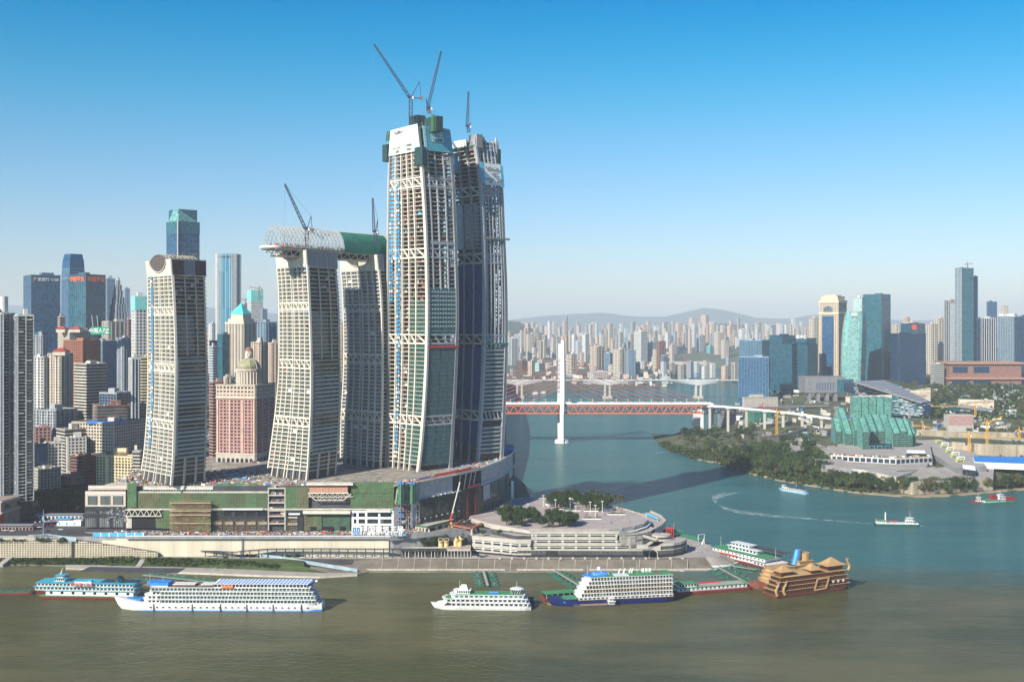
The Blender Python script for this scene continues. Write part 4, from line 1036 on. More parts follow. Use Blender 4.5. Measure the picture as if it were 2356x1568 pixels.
def litter(name,parent,n,fn,hs=(.4,2.2),ss=(.6,5),ms=None,ws=None):
 ms=ms or[lconc,white,bamboo,brick,concrete,steel,redp,blue,skyblue,netgreen,yellow]
 ws=ws or[8,3,6,5,6,4,2,1.2,1.2,1.2,.6];g=MB(lconc)
 for _ in range(n):
  p=fn();a=RND.uniform(0,3.14);u=V((math.cos(a),math.sin(a),0));v_=V((-u.y,u.x,0))
  g.obox(p,u*RND.uniform(*ss),v_*RND.uniform(.2,1.6),V((0,0,RND.uniform(*hs))),RND.choices(ms,ws)[0])
 return g.build(name,parent,True,kind='stuff')
def ztopxy(x,y):return 67.05 if x<-105 else min(75,67.05+(x+105)*.075)
def onroof():
 px=RND.uniform(300,1175);Y=pathY(px)+RND.uniform(3,110);x=xat(px,Y);return V((x,Y,ztopxy(x,Y)))
litter('roof_material',pod,3000,onroof)
def onstreet():
 px=RND.uniform(245,1050);Y=pathY(px)-RND.uniform(2,17);return V((xat(px,Y),max(Y,1034),24.8))
t=thing('site_material','scattered building material, rebar and timber along the site street','building material',V((-200,1040,24.8)),0)
litter('material_heap',t,1100,onstreet,hs=(.2,1.5))
edge(905,1105,1.8,.9,redp,'guard_rail',4.2,.15)
edge(1000,1085,1.9,2.2,redp,'red_hoarding',1,.3);edge(965,990,1.9,2.0,blue,'blue_hoarding',3.2,.3)
t=thing('site_fence','bright blue sheet fence with white posts above the left end of the pale wall','fence',V((-320,1034,24)),0)
for i in range(6):
 a=215+i*19.5;MB(skyblue).box(xat(a,1034),1032.3,23.9,xat(a+17,1034),1032.7,27.4).build('sheet',t,True);MB(white).box(xat(a+17,1034),1032.2,23.9,xat(a+19.5,1034),1032.8,27.4).build('post',t,True)
def pts_at(lst,z):return[(lambda p:(p.x,p.y))(G(a,b,z))for a,b in lst]
sq=thing('river_square','ship-shaped terraced square building with pale banded storeys above a dark base wall','building',G(1350,1240,6.2),0)
stone=mat('pale_stone',(0.44,0.41,0.35),.8,var=.12,scale=.15,streak=True)
dstone=mat('dark_stone',(0.085,0.085,0.09),.7,var=.25,scale=.15,streak=True)
dstone2=mat('darker_stone',(0.03,0.025,0.028),.7,var=.25,scale=.15)
pink=mat('pink_paving',(0.40,0.33,0.30),.9,var=.10,scale=.08,col2=(.44,.39,.36))
ZT=29.0
FR=[(1100,1043),(1186,1031),(1420,1031),(1450,1034),(1478,1041),(1496,1052),(1507,1068)]
def fY(px):
 for(a,y0),(b,y1)in zip(FR,FR[1:]):
  if px<=b:return y0+(y1-y0)*(px-a)/(b-a)
 return FR[-1][1]
def arc_band(cols,z0,z1,m,name,off=0.0,th=.8,parent=None,fy=fY):
 rings=[]
 for c in cols:
  Y=fy(c)-off;x=xat(c,Y);rings.append([V((x,Y,z0)),V((x,Y,z1)),V((x,Y+th,z1)),V((x,Y+th,z0))])
 return MB(m).loft(rings).build(name,parent or sq,True)
def cols(a,b,extra=()):return sorted(set([a,b]+[p for p,_ in FR if a<p<b]+list(range(int(a)+8,int(b),12 if a>1400 else 60))))
plaza=[(1218,1219.5),(1350,1219.8),(1400,1219.6),(1430,1217),(1458,1212),(1480,1205),(1490,1197),(1487,1190),(1470,1182),(1440,1173),(1400,1163),(1350,1153),(1300,1147),(1200,1147),(1130,1156),(1085,1172),(1080,1190),(1130,1204)]
pl=pts_at(plaza,ZT)
MB(stone).prism(pl,24.5,ZT,stone,top=pink).build('plaza_deck',sq,True)
cen=V((sum(p[0]for p in pl)/len(pl),sum(p[1]for p in pl)/len(pl),0))
inner=[(xat(c,fY(c)+1.6),fY(c)+1.6)for c in(1186,1300,1420,1450,1478,1496,1507)]+[(120,1120),(60,1170),(-20,1170),(-20,1060)]
MB(dconc).prism(inner,6,24.6,dconc,top=stone).build('storey_core',sq,True)
def storey(a,b,zlo,last=False):
 c=cols(a,b)
 arc_band(c,zlo,zlo+2.9,stone,'stone_band',.3,1)
 arc_band(c,zlo+2.9,zlo+5.2,win_dark,'window_strip',-.9,.3)
 arc_band(c,zlo+4.2,zlo+4.5,white,'window_rail',.25,.4)
 p=a
 while p<b-3:
  arc_band([p,p+5],zlo+2.9,zlo+5.2,stone,'pillar',.15,1.2);p+=31 if p>a else 8
arc_band(cols(1186,1500),7.2+4.4,12.4,lconc,'cornice',3,4)
storey(1222,1500,13.0-2.9+.0);storey(1222,1500,15.6);storey(1222,1420,21.1)
arc_band(cols(1222,1425),26.4,29.2,stone,'stone_band',.3,1)
arc_band(cols(1425,1500),20.6,23.4,stone,'stone_band',.3,1)
MB(stone).loft([[V((xat(1425,1030.6),1030.6,23)),V((xat(1425,1030.6),1030.6,29)),V((xat(1425,1032),1032,29)),V((xat(1425,1032),1032,23))],[V((xat(1492,1049),1049,23)),V((xat(1492,1049),1049,23.4)),V((xat(1492,1050.5),1050.5,23.4)),V((xat(1492,1050.5),1050.5,23))]]).build('sloping_parapet',sq,True)
lw=[(1085,1047),(1086,1047)]
FRL=[(1086,1046),(1187,1028),(1222,1028)]
def fL(px):
 for(a,y0),(b,y1)in zip(FRL,FRL[1:]):
  if px<=b:return y0+(y1-y0)*(px-a)/(b-a)
 return 1028
MB(stone).prism([(xat(1084,1048),1048),(xat(1187,1029.5),1029.5),(xat(1224,1029.5),1029.5),(xat(1224,1029.5),1075),(-45,1075)],6,21.2,dconc,top=paving).build('left_wing',sq,True)
for z0,z1,m,nm,off in((18.5,22.2,stone,'stone_band',.4),(12.4,15.4,stone,'stone_band',.4),(15.4,18.5,win_dark,'window_strip',-.6),(9.6,12.4,win_dark,'window_strip',-.6),(17.2,17.6,white,'window_rail',.3),(11.2,11.6,white,'window_rail',.3),(8.4,9.8,stone,'cornice',1.5)):
 arc_band([1086,1187,1222],z0,z1,m,nm,off,.9,fy=fL)
for c in list(range(1088,1222,21)):arc_band([c,c+5],9.6,18.5,stone,'pillar',.2,1,fy=fL)
MB(dstone).loft([[V((-45,1076,21)),V((xat(1222,1034),1034,21)),V((xat(1222,1034),1035,21)),V((-45,1077,21))],[V((-45,1076,26)),V((xat(1222,1034),1034,26)),V((xat(1222,1034),1035,26)),V((-45,1077,26))]]).build('terrace_wall',sq,True)
g=thing('plaza_balustrade','low pale stone balustrade running round the edge of the square','balustrade',G(1400,1219,ZT),0)
for i in range(len(pl)-3):
 a,b_=V((*pl[i],0)),V((*pl[i+1],0));L=(b_-a).length;n=max(1,int(L/9));d=(b_-a)/n
 for k in range(n):
  p=a+d*k;MB(lconc).beam(p+d*.04+V((0,0,ZT+.75)),p+d*.96+V((0,0,ZT+.75)),.35,.8).build('rail_panel',g,True);MB(stone).box(p.x-.4,p.y-.4,ZT,p.x+.4,p.y+.4,ZT+1.5).build('rail_post',g,True)
FB=[(1150,1028),(1470,1026),(1520,1027),(1550,1031),(1568,1038),(1578,1048),(1580,1060),(1574,1075)]
def fB(px):
 for(a,y0),(b,y1)in zip(FB,FB[1:]):
  if px<=b:return y0+(y1-y0)*(px-a)/(b-a)
 return FB[-1][1]
bc=[1190,1240,1290,1340,1390,1440,1480,1500,1520,1535,1550,1560,1568,1574,1578]
MB(lconc).prism([(xat(c,fB(c)+.6),fB(c)+.6)for c in bc]+[(xat(1580,1060),1060),(xat(1574,1078),1078),(150,1090),(60,1060),(0,1050)],5.5,12.0,lconc,top=mat('terrace_paving',(.30,.27,.24),.9,var=.2,scale=.1)).build('lower_terrace',sq,True)
gaps=[(1258,1282),(1495,1510)]
segs=[(1190,1256),(1284,1494),(1511,1578)]
for a,b_ in segs:
 cc=sorted(set([a,b_]+[c for c in bc if a<c<b_]))
 arc_band(cc,6.3,9.0,dstone2,'base_course',.5,1.0,fy=fB);arc_band(cc,9.0,12.4,dstone,'base_wall',.4,1.0,fy=fB)
cc=[c for c in bc];arc_band(cc,12.4,13.0,lconc,'wall_coping',.8,1.4,fy=fB)
arc_band([1256,1284],6.3,12.4,hdk,'dark_opening',-.2,.3,fy=fB)
for i in range(30):
 c=1196+i*9.5
 if 1252<c<1288:continue
 arc_band([c,c+3.2],10.6,11.7,hdk,'small_window',.5,.2,fy=fB)
MB(stone).prism([(xat(c,fB(c)),fB(c))for c in(1520,1535,1550,1560,1568,1574,1578)]+[(xat(1580,1060),1060),(xat(1560,1066),1066),(xat(1530,1050),1050)],12.0,17.4,dstone,top=pink).build('bow_terrace',sq,True)
arc_band([1520,1535,1550,1560,1568,1574,1578],16.2,18.4,lconc,'bow_parapet',.7,.9,fy=fB)
MB(stone).loft([[V((xat(1495,1026),1025.4,12.3)),V((xat(1495,1026),1025.4,13.2)),V((xat(1495,1026),1026.6,13.2)),V((xat(1495,1026),1026.6,12.3))],[V((xat(1520,1027),1026,12.3)),V((xat(1520,1027),1026,18)),V((xat(1520,1027),1027.2,18)),V((xat(1520,1027),1027.2,12.3))]]).build('ramp_parapet',sq,True)
gx0,gx1=xat(1498,1026),xat(1508,1026);gc=(gx0+gx1)/2
MB(hdk).box(gx0-1,1025.6,6.2,gx1+1,1026.2,12).build('gate_opening',sq,True)
g=MB(stone);q=[V((gc+3.8*math.cos(math.pi*k/12),1025.2,9.6+3.6*math.sin(math.pi*k/12)))for k in range(13)]
for a,b_ in zip(q,q[1:]):g.beam(a,b_,1.1,1.0)
for s_ in(-1,1):g.box(gc+s_*3.8-.5,1024.8,6.2,gc+s_*3.8+.5,1025.8,9.8)
g.build('gate_arch',sq,True)
ring=[(1425,1224),(1455,1221),(1490,1211),(1510,1197),(1512,1187),(1500,1178),(1470,1166),(1430,1157),(1380,1149),(1500,1160)]
rp=[G(a,b,23)for a,b in((1428,1237),(1462,1234),(1495,1224),(1522,1209),(1532,1198),(1520,1186),(1497,1176))]
MB(stone).prism([(p.x,p.y)for p in rp]+[(G(1470,1180,23).x,G(1470,1180,23).y),(100,1060)],17,22.5,stone,top=pink).build('ring_terrace',sq,True)
for a,b_ in zip(rp,rp[1:]):MB(stone).beam(a+V((0,0,.3)),b_+V((0,0,.3)),.7,1.6).build('ring_parapet',sq,True)
g=MB(stone)
rr=[(p[0],p[1])for p in pl[3:8]]
for(x0,y0),(x1,y1)in zip(rr,rr[1:]):
 MB(white).beam((x0+1.5,y0-1.5,26.2),(x1+1.8,y1-.5,26.2),2.4,.5).build('canopy',sq,True)
for(px,py,z,r)in((1521,1228,22,9),(1521,1236,18.5,10.5),(1530,1240,15,9)):
 p=G(px,py,z);MB(stone).prism([(p.x+r*math.cos(a*math.pi/9),p.y+r*.9*math.sin(a*math.pi/9))for a in range(18)],z-1.7,z).build('lookout_disc',sq,True)
 MB(concrete).tube((p.x,p.y,11),(p.x,p.y,z-1.5),1.4).build('pier',sq,True)
for(a,ya,za),(b_,yb,zb)in(((1478,1231,22.8),(1508,1240,19)),((1484,1254,13),(1512,1237,19.5)),((1520,1226,22),(1545,1246,13.5))):
 p,q=G(a,ya,za),G(b_,yb,zb)
 for k in range(10):
  c=p.lerp(q,k/9);MB(stone).box(c.x-1,c.y-2.4,c.z-1.1,c.x+1,c.y+2.4,c.z).build('stair_step',sq,True)
 MB(lconc).beam(p+V((0,-2.5,.6)),q+V((0,-2.5,.6)),.35,1.6).build('stair_wall',sq,True)
for px,py in((1476,1231),(1478,1252)):
 p=G(px,py,20);MB(stone).box(p.x-5,p.y-2,p.z-3.4,p.x+5,p.y+2,p.z).build('stair_block',sq,True)
t=thing('red_gate_frame','red painted steel frame standing at the ferry entrance beside the round lookout','frame',G(1532,1240,13),0)
p=G(1532,1238,13)
for k in range(5):MB(redp).box(p.x+k*1.7,p.y,12,p.x+k*1.7+.7,p.y+.7,23+(k%2)).build('post',t,True)
MB(redp).box(p.x-.5,p.y+.1,22,p.x+8,p.y+.6,22.8).build('beam',t,True)
t=thing('blue_canopy','long light blue curved canopy behind the right edge of the square','canopy',G(1500,1192,22),0)
a,b_=G(1486,1182,24),G(1513,1194,24)
MB(skyblue).loft([[a+V((0,-3,0)),a+V((0,0,1.6)),a+V((0,3,0))],[b_+V((0,-3,0)),b_+V((0,0,1.6)),b_+V((0,3,0))]],closed=False).build('roof_sheet',t,True)
for q in(a,b_):MB(white).box(q.x-.3,q.y-.3,6,q.x+.3,q.y+.3,24).build('post',t,True)
def lamp(px,py,i):
 p=G(px,py,ZT);nm='mast lamp on the square, %s'%i
 t=thing('plaza_lamp',nm,'street lamp',p,0,'tall white mast lamps on the square')
 MB(white).tube((0,0,0),(0,0,11),.28,.18,6).build('mast',t);MB(white).tube((0,0,11),(0,0,11.6),1.3,1.6,10).build('lamp_head',t)
for px,py,s in((1215,1185,'tall white, beside the dark screen block'),(1278,1175,'tall white, left of three before the palms'),(1261,1187,'tall white, farther left of the middle row'),(1325,1190,'tall white, nearest the round clump of trees'),(1358,1181,'tall white, behind the low planters'),(1370,1189,'tall white, middle of the paving'),(1386,1179,'tall white, rightmost of the middle row'),(1342,1160,'tall white, beneath the palm row'),(1312,1171,'tall white, centre of the back row'),(1250,1165,'tall white, at the back left by the trees')):lamp(px,py,s)
bp=mat('brown_stone',(.26,.15,.10),.9,var=.2)
for i,(px,py,s)in enumerate(((1322,1186.5,'nearest the round tree clump'),(1350,1190,'left end of the front planter'),(1374,1190.5,'right end of the front planter'),(1305,1171,'left of the middle planter'),(1328,1172,'right of the middle planter'),(1353,1171.5,'left of the back right planter'),(1375,1175,'middle of the right row'),(1407,1179,'left end of the far right planter'),(1430,1181,'right end of the far right planter'),(1285,1168,'left end of the back planter'))):
 p=G(px,py,ZT);o=MB(bp).box(-.8,-.8,0,.8,.8,3.4,bp).box(-1,-1,3.4,1,1,3.8,bp).build('brick_pillar');o.location=p;tag(o,'short brown brick pillar on the square, '+s,'pillar','brown pillars of the square')
hedge=mat('hedge',(.03,.06,.02),.95,var=.4,scale=.4)
for i,(px,py,w_,s)in enumerate(((1362,1193,9,'in front, between two brown pillars'),(1418,1183,9,'far right of the square'),(1316,1174,9,'behind the clump of trees'),(1364,1175,9,'at the back right near the mast lamps'),(1295,1171,8,'at the back left below the palms'))):
 p=G(px,py,ZT);t=thing('planter','low stone planter with clipped hedge '+s,'planter',p,0,'planters on the square');MB(white).box(-w_,-1.6,0,w_,1.6,.7).build('kerb',t);MB(hedge).box(-w_+.5,-1.1,.7,w_-.5,1.1,1.5).build('hedge',t)
t=thing('screen_block','dark display block in a pale frame standing on the square left of the palms','screen',G(1212,1189,ZT),0)
p=G(1204,1190,ZT);MB(stone).obox(p,(4,0,0),(3,9,0),(0,0,10)).build('frame',t,True);MB(mat('screen_brown',(.09,.055,.05),.5)).obox(p+V((4.2,-.4,.8)),(.3,0,0),(3.4,9.6,0),(0,0,9)).build('display',t,True)
MB(stone).obox(G(1150,1177,ZT),(29,-7,0),(2,8,0),(0,0,5.5)).build('side_building',t,True)
MB(win_dark).obox(G(1152,1178.6,ZT)+V((0,-1,.5)),(25,-6,0),(.1,.3,0),(0,0,4)).build('glazing',t,True)
for px,py,s in((1268,1161,'left of the palms'),(1400,1172,'right of the trees at the back')):
 p=G(px,py,ZT);t=thing('pavilion','small grey pyramid roofed pavilion '+s,'pavilion',p,0);MB(concrete).loft([[V((7*math.cos(a),5*math.sin(a),1.8))for a in[k*math.pi/4 for k in range(8)]],[V((.4*math.cos(a),.4*math.sin(a),4.6))for a in[k*math.pi/4 for k in range(8)]]]).build('roof',t);MB(white).tube((0,0,0),(0,0,1.8),6,n=12).build('base',t)
t=thing('site_ramp','long concrete construction ramp on piers climbing along the right side of the podium','ramp',G(1130,1170,20),0)
rampp=[(1062,1199,27),(1100,1186,27),(1135,1168,27.5),(1165,1152,28),(1205,1146,28)]
for(a,ya,za),(b_,yb,zb)in zip(rampp,rampp[1:]):
 p,q=G(a,ya,za),G(b_,yb,zb);MB(concrete).beam(p,q,7,1.2).build('deck',t,True);MB(redp).beam(p+V((0,-3.2,1)),q+V((0,-3.2,1)),.12,.7).build('guard_rail',t,True)
 for k in range(4):c=p.lerp(q,k/4);MB(lconc).box(c.x-.6,c.y-3,6,c.x+.6,c.y-1.6,c.z-.5).build('pier',t,True)
t=thing('steel_platform','rust red steel frame platform with an open well beside the crane truck','platform',G(1090,1196,27),0)
q4=[G(1040,1207,27),G(1085,1215,27),G(1118,1199,27),G(1085,1189,27)];ru=mat('rust_red_steel',(.36,.12,.07),.8,var=.3,scale=.4)
for a,b_ in zip(q4,q4[1:]+q4[:1]):MB(ru).beam(a,b_,3.2,1.2).build('edge_beam',t,True);MB(lconc).box(a.x-.8,a.y-.8,10,a.x+.8,a.y+.8,26.5).build('pier',t,True)
for k in range(7):
 MB(ru).beam(q4[0].lerp(q4[1],k/7),q4[3].lerp(q4[2],k/7)-V((0,0,1.5)),.4).build('joist',t,True)
t=thing('green_platform','raised concrete deck edged with green net in front of the glass shop fronts','platform',G(985,1206,27),0)
q4=[G(955,1209,29),G(983,1213,29),G(1050,1196,29),G(1030,1190,29)]
MB(lconc).prism([(p.x,p.y)for p in q4],28,29.2).build('deck',t,True)
for a,b_ in((q4[0],q4[1]),(q4[1],q4[2])):
 MB(netgreen).beam(a+V((0,-.5,.6)),b_+V((0,-.5,.6)),.3,1.6).build('edge_net',t,True)
 for k in range(4):c=a.lerp(b_,k/4+.05);MB(lconc).box(c.x-.8,c.y,20,c.x+.8,c.y+1.5,28).build('pier',t,True)
dy=mat('duct_cream',(.66,.50,.22),.7,var=.12)
for i,(px,py,s)in enumerate(((1014,1247,'leftmost'),(1027,1247,'second from the left'),(1049,1244,'third, tilted to the right'),(1058,1241,'rightmost, tilted to the right'))):
 p=P(px,py,1040);t=thing('air_duct','large cream ventilation duct with open round mouth, %s of four'%s,'duct',(p.x,p.y,12),0,'cream ventilation ducts below the curved deck')
 h=p.z-12;tip=V((2.2 if i>1 else 0,-1.6,h+3));MB(dy).tube((0,0,0),(0,0,h),2.1,n=12).build('pipe',t);MB(dy).tube((0,0,h),tip,2.1,2.5,n=14).build('mouth',t)
 MB(dconc).tube(tip*1.0,tip+(tip-V((0,0,h))).normalized()*.12,2.1,n=14).build('mouth_hole',t)
t=thing('mobile_crane','truck crane with a very long slender raised boom, red at its foot and cream above','crane',G(1035,1209,25),0)
p=G(1033,1208,25.5);tip=P(1058,1108,p.y+2);mid=p.lerp(tip,.28)
MB(redp).beam(p+V((0,0,2)),mid,1.5).build('boom_foot',t,True);MB(cream).beam(mid,tip,.95).build('boom',t,True)
MB(yellow).box(p.x-5,p.y-1.5,p.z,p.x+6,p.y+1.5,p.z+1.6).build('chassis',t,True);MB(yellow).box(p.x-1.5,p.y-1.6,p.z+1.6,p.x+3,p.y+1.6,p.z+3.4).build('cab',t,True)
for k in range(5):MB(blackp).tube((p.x-4+k*2.2,p.y-1.7,p.z+.1),(p.x-4+k*2.2,p.y-1.3,p.z+.1),.6,n=10).build('wheel',t,True)
for i,(px,py,c,s)in enumerate(((976,1210,redp,'red mixer truck parked under the green edged deck'),(992,1212,redp,'red flatbed truck next to the crane truck'),(1000,1216,brick,'rust coloured truck at the edge of the curved deck'))):
 p=G(px,py,25);t=thing('site_truck',s,'truck',p,RND.uniform(-.2,.2));MB(c).box(-4.5,-1.2,.9,2,1.2,3.1).build('load_body',t);MB(c).box(2.3,-1.2,.7,4.4,1.2,3.0).build('cab',t);MB(win_dark).box(3.2,-1.25,1.9,4.45,1.25,2.7).build('window',t)
 for k in(-3.4,-1.9,3.3):MB(blackp).tube((k,-1.3,.5),(k,1.3,.5),.5,n=10).build('wheel',t)
p=G(866,1221,25);t=thing('mixer_truck','yellow drum concrete mixer truck beside the rubble heap','truck',p,.2);MB(yellow).tube((-2.6,0,2.4),(2.2,0,2.9),1.7,1.1,12).build('drum',t);MB(white).box(2.5,-1.2,.8,4.4,1.2,3).build('cab',t);MB(steel).box(-4,-1,.6,4,1,1).build('chassis',t)
for k in(-3.2,-1.8,3.3):MB(blackp).tube((k,-1.3,.5),(k,1.3,.5),.5,n=10).build('wheel',t)
def city_z(Y):return 48+min(45,max(0,(Y-1150))*.05)
g=MB(cityfloor)
rows=[]
for Y in(1130,1205,1260,1340,1500,1800,2200,2800,3600):
 xr=15 if Y<1400 else min(-20,xat(1150,Y));z={1130:23.5,1205:24.5}.get(Y)or city_z(Y)
 rows.append([V((xat(-700,Y),Y,z)),V((xat(300,Y),Y,z)),V((xr-60,Y,z)),V((xr,Y,max(2,z-30))),V((xr+12,Y,-1))])
g.loft(rows,cityfloor,closed=False);g.build('old_town_ground',kind='structure')
def LB(label,xl,xc,xr,ytop,Y,style='grid',wall=None,gl=None,**k):
 nm=k.pop('name','apartment_block');return bld(nm,label,xl,xc,xr,ytop,Y,k.pop('zb',city_z(Y)-2),style,wall,gl,**k)
t,A,B,C_,D,z=LB('broad blue glass office block with white bank sign across its top',54,72,139,633,1900,'curtain',g_mid,g_blue,name='office_tower',fh=4,bw=6)
for u0,u1,m in((.0,.75,w_blue),):bsign(t,'广发银行 CGB',B,C_,.50,z-9,6.5,white)
bsign(t,'▲',B,C_,.10,z-9,6,redp)
for(p,q)in((A,B),):MB(w_brown).beam((p+q)/2+V((0,0,(z+60)/2)),(p+q)/2+V((0,0,(z+60)/2+1)),.5).build('side_strip',t,True)
t,A,B,C_,D,z=LB('dark tapering curved-top glass tower behind the bank block',141,160,196,640,2150,'curtain',w_blue,g_blue,name='office_tower',fh=4,bw=6,crown=0)
M=(A+B+C_+D)/4
MB(g_blue).loft([[V((p.x,p.y,z))for p in(A,B,C_,D)],[V((*(p.lerp(M,.10)).xy,zat(600,2150)))for p in(A,B,C_,D)],[V((*(p.lerp(M,.25)).xy,zat(583,2150)))for p in(A,B,C_,D)]]).build('tapered_crown',t,True)
for k in range(10):zz=z+(zat(585,2150)-z)*k/10;s=1-.25*(k/10)**1.5;MB(w_blue).loft([[M+(V((p.x,p.y,0))-M)*(s+.01)+V((0,0,zz+h))for p in(A,B,C_,D)]for h in(0,.9)]).build('crown_rib',t,True)
t,A,B,C_,D,z=LB('teal glass office pair with orange Chinese signs on both faces, left of the stepped spire',158,198,243,632,1900,'grid',g_mid,g_teal,name='office_tower',fh=4,bw=4.5,styleR='bands',band=.3,pier=.2)
org=mat('orange_sign',(.85,.16,.04),.5,emit=.25)
bsign(t,'中国平安',A,B,.5,z-10,9,org);bsign(t,'中国平安',B,C_,.5,z-10,9,org)
LB('pale blue slab office just right of the orange sign block',243,246,265,641,2300,'fins',w_blue,g_mid,name='office_tower')
Y=1950;z0=city_z(Y)
t=thing('spire_tower','stepped grey tower narrowing to a needle spire on the left skyline','building',(xat(270,Y),Y,z0),0)
steps=[(250,296,752),(252,294,718),(255,291,700),(258,288,684),(261,284,668),(264,281,655),(267,277,645)]
zp=z0-10
for i,(a,b_,y)in enumerate(steps):
 x0,x1=xat(a,Y),xat(b_,Y);zt=zat(y,Y);dpt=(x1-x0)*.5;cx=(x0+x1)/2
 q=[(cx+(x1-x0)/2*sx,Y+dpt*sy)for sx,sy in((-1,0),(-.1,-.6),(1,0),(.1,.6))]
 MB(g_mid).prism(q,zp,zt).build('tier',t,True)
 g=MB(w_grey)
 face_frame(g,V((*q[0],0)),V((*q[1],0)),zp,zt,4,4.5,'fins',w_grey,rel=.7);face_frame(g,V((*q[1],0)),V((*q[2],0)),zp,zt,4,4.5,'fins',w_grey,rel=.7)
 g.build('tier_fins',t,True,kind='stuff');zp=zt
cx=xat(271.5,Y);MB(w_grey).tube((cx,Y,zp),(cx,Y,zat(634,Y)),3.5,.2,8).build('spire',t,True)
LB('small blue slab tower peeping right of the stepped spire',286,288,299,664,2400,'grid',w_blue,g_blue,name='office_tower')
t,A,B,C_,D,z=LB('unfinished white-ribbed tower with a pale green net cap beside the leftmost twisted tower',303,312,345,683,1500,'grid',w_white,g_dark,name='tower_under_construction',fh=4.2,bw=5)
capm=mat('cap_net',(.22,.60,.55),.8,var=.1)
g=MB(capm);[g.loft([[p+V((0,0,z-17)),q+V((0,0,z-17))],[p+V((0,0,z+1)),q+V((0,0,z+1))]],closed=False)for p,q in((A+(A-D)*.05,B+(B-D)*.05),(B+(B-D)*.05,C_+(C_-A)*.05))];g.build('green_cap_net',t,True)
Y=1750;z0=city_z(Y)
t,A,B,C_,D,z=LB('tall deep blue glass tower with faceted crown, behind the leftmost twisted tower',383,409,459,535,Y,'curtain',g_mid,g_blue,name='office_tower',fh=8,bw=12,crown=0)
M=(A+B+C_+D)/4;f=lambda s,zz:[M+(V((p.x,p.y,0))-M)*s+V((0,0,zz))for p in(A,B,C_,D)]
MB(g_teal).loft([f(1.02,z),f(1.02,zat(508,Y))]).build('upper_glass_band',t,True);MB(g_teal).loft([f(.86,zat(508,Y)),f(.86,zat(480,Y))]).build('crown',t,True)
q=f(.87,zat(508,Y));r=f(.87,zat(480,Y));MB(g_bright).poly([q[0],q[1],(r[0]+r[1])/2+V((0,-.5,0))]).poly([q[1],q[2],r[1]+V((0,-.5,0))]).poly([q[1],(r[1]),(r[0]+r[1])/2+V((0,-.6,0))]).build('crown_facet',t,True)
MB(w_white).beam(V((B.x,B.y-.5,z0)),V((B.x,B.y-.5,zat(508,Y))),1.2).build('corner_edge',t,True)
Y=1900;z0=city_z(Y);cx,rx=xat(526,Y),xat(553,Y)-xat(526,Y)
t=thing('ribbed_tower','slender rounded blue tower with fine white vertical ribs, between the first two twisted towers','building',(cx,Y,z0),0)
ring=[(cx+rx*math.copysign(abs(math.cos(a))**.55,math.cos(a)),Y+rx*.9*math.copysign(abs(math.sin(a))**.55,math.sin(a)))for a in[2*math.pi*k/48 for k in range(48)]]
MB(glass('ribbed_tower_glass',(.05,.22,.34),(.16,.38,.48),rough=.12,cell=(5,5,60),frac=.4)).prism(ring,z0-10,zat(585,Y)).build('shaft',t,True)
g=MB(w_white)
for x,y in ring[22:48]:g.box(x-.35,y-.5,z0,x+.35,y+.1,zat(584,Y))
g.build('ribs',t,True,kind='stuff');MB(g_dark).prism([(cx+(x-cx)*1.005,Y+(y-Y)*1.005)for x,y in ring],zat(594,Y),zat(591,Y)).build('dark_band',t,True);MB(w_grey).box(cx-8,Y-4,zat(585,Y),cx+6,Y+4,zat(582.5,Y)).build('roof_house',t,True)
t,A,B,C_,D,z=LB('cream tower with a bright turquoise pyramid roof',519,561,590,745,1650,'resi',w_beige,win_dark,bw=5,crown=0)
M=(A+B+C_+D)/4;f=lambda s,zz:[M+(V((p.x,p.y,0))-M)*s+V((0,0,zz))for p in(A,B,C_,D)]
MB(w_beige).loft([f(1.05,z),f(1.05,z+3)]).build('cornice',t,True);MB(w_beige).loft([f(.84,z+3),f(.84,zat(733,1650))]).build('attic',t,True);MB(w_beige).loft([f(.66,zat(733,1650)),f(.66,zat(722,1650))]).build('attic',t,True)
tq=mat('turquoise_roof',(.08,.62,.55),.6,var=.06);MB(tq).loft([f(.72,zat(722,1650)),f(.02,zat(697,1650))]).build('pyramid_roof',t,True)
t,A,B,C_,D,z=LB('white banded tower topped by a pale blue net, right of the turquoise pyramid',569,578,605,690,2300,'bands',w_white,w_grey,name='tower_under_construction',fh=5)
g=MB(capm);M=(A+B+C_+D)/4;g.loft([[M+(V((p.x,p.y,0))-M)*1.04+V((0,0,zz))for p in(A,B,C_,D)]for zz in(z-3,zat(667,2300))]);g.build('blue_cap_net',t,True)
LB('dark green netted block just left of the blue capped tower',556,560,575,700,2500,'grid',w_blue,g_teal)
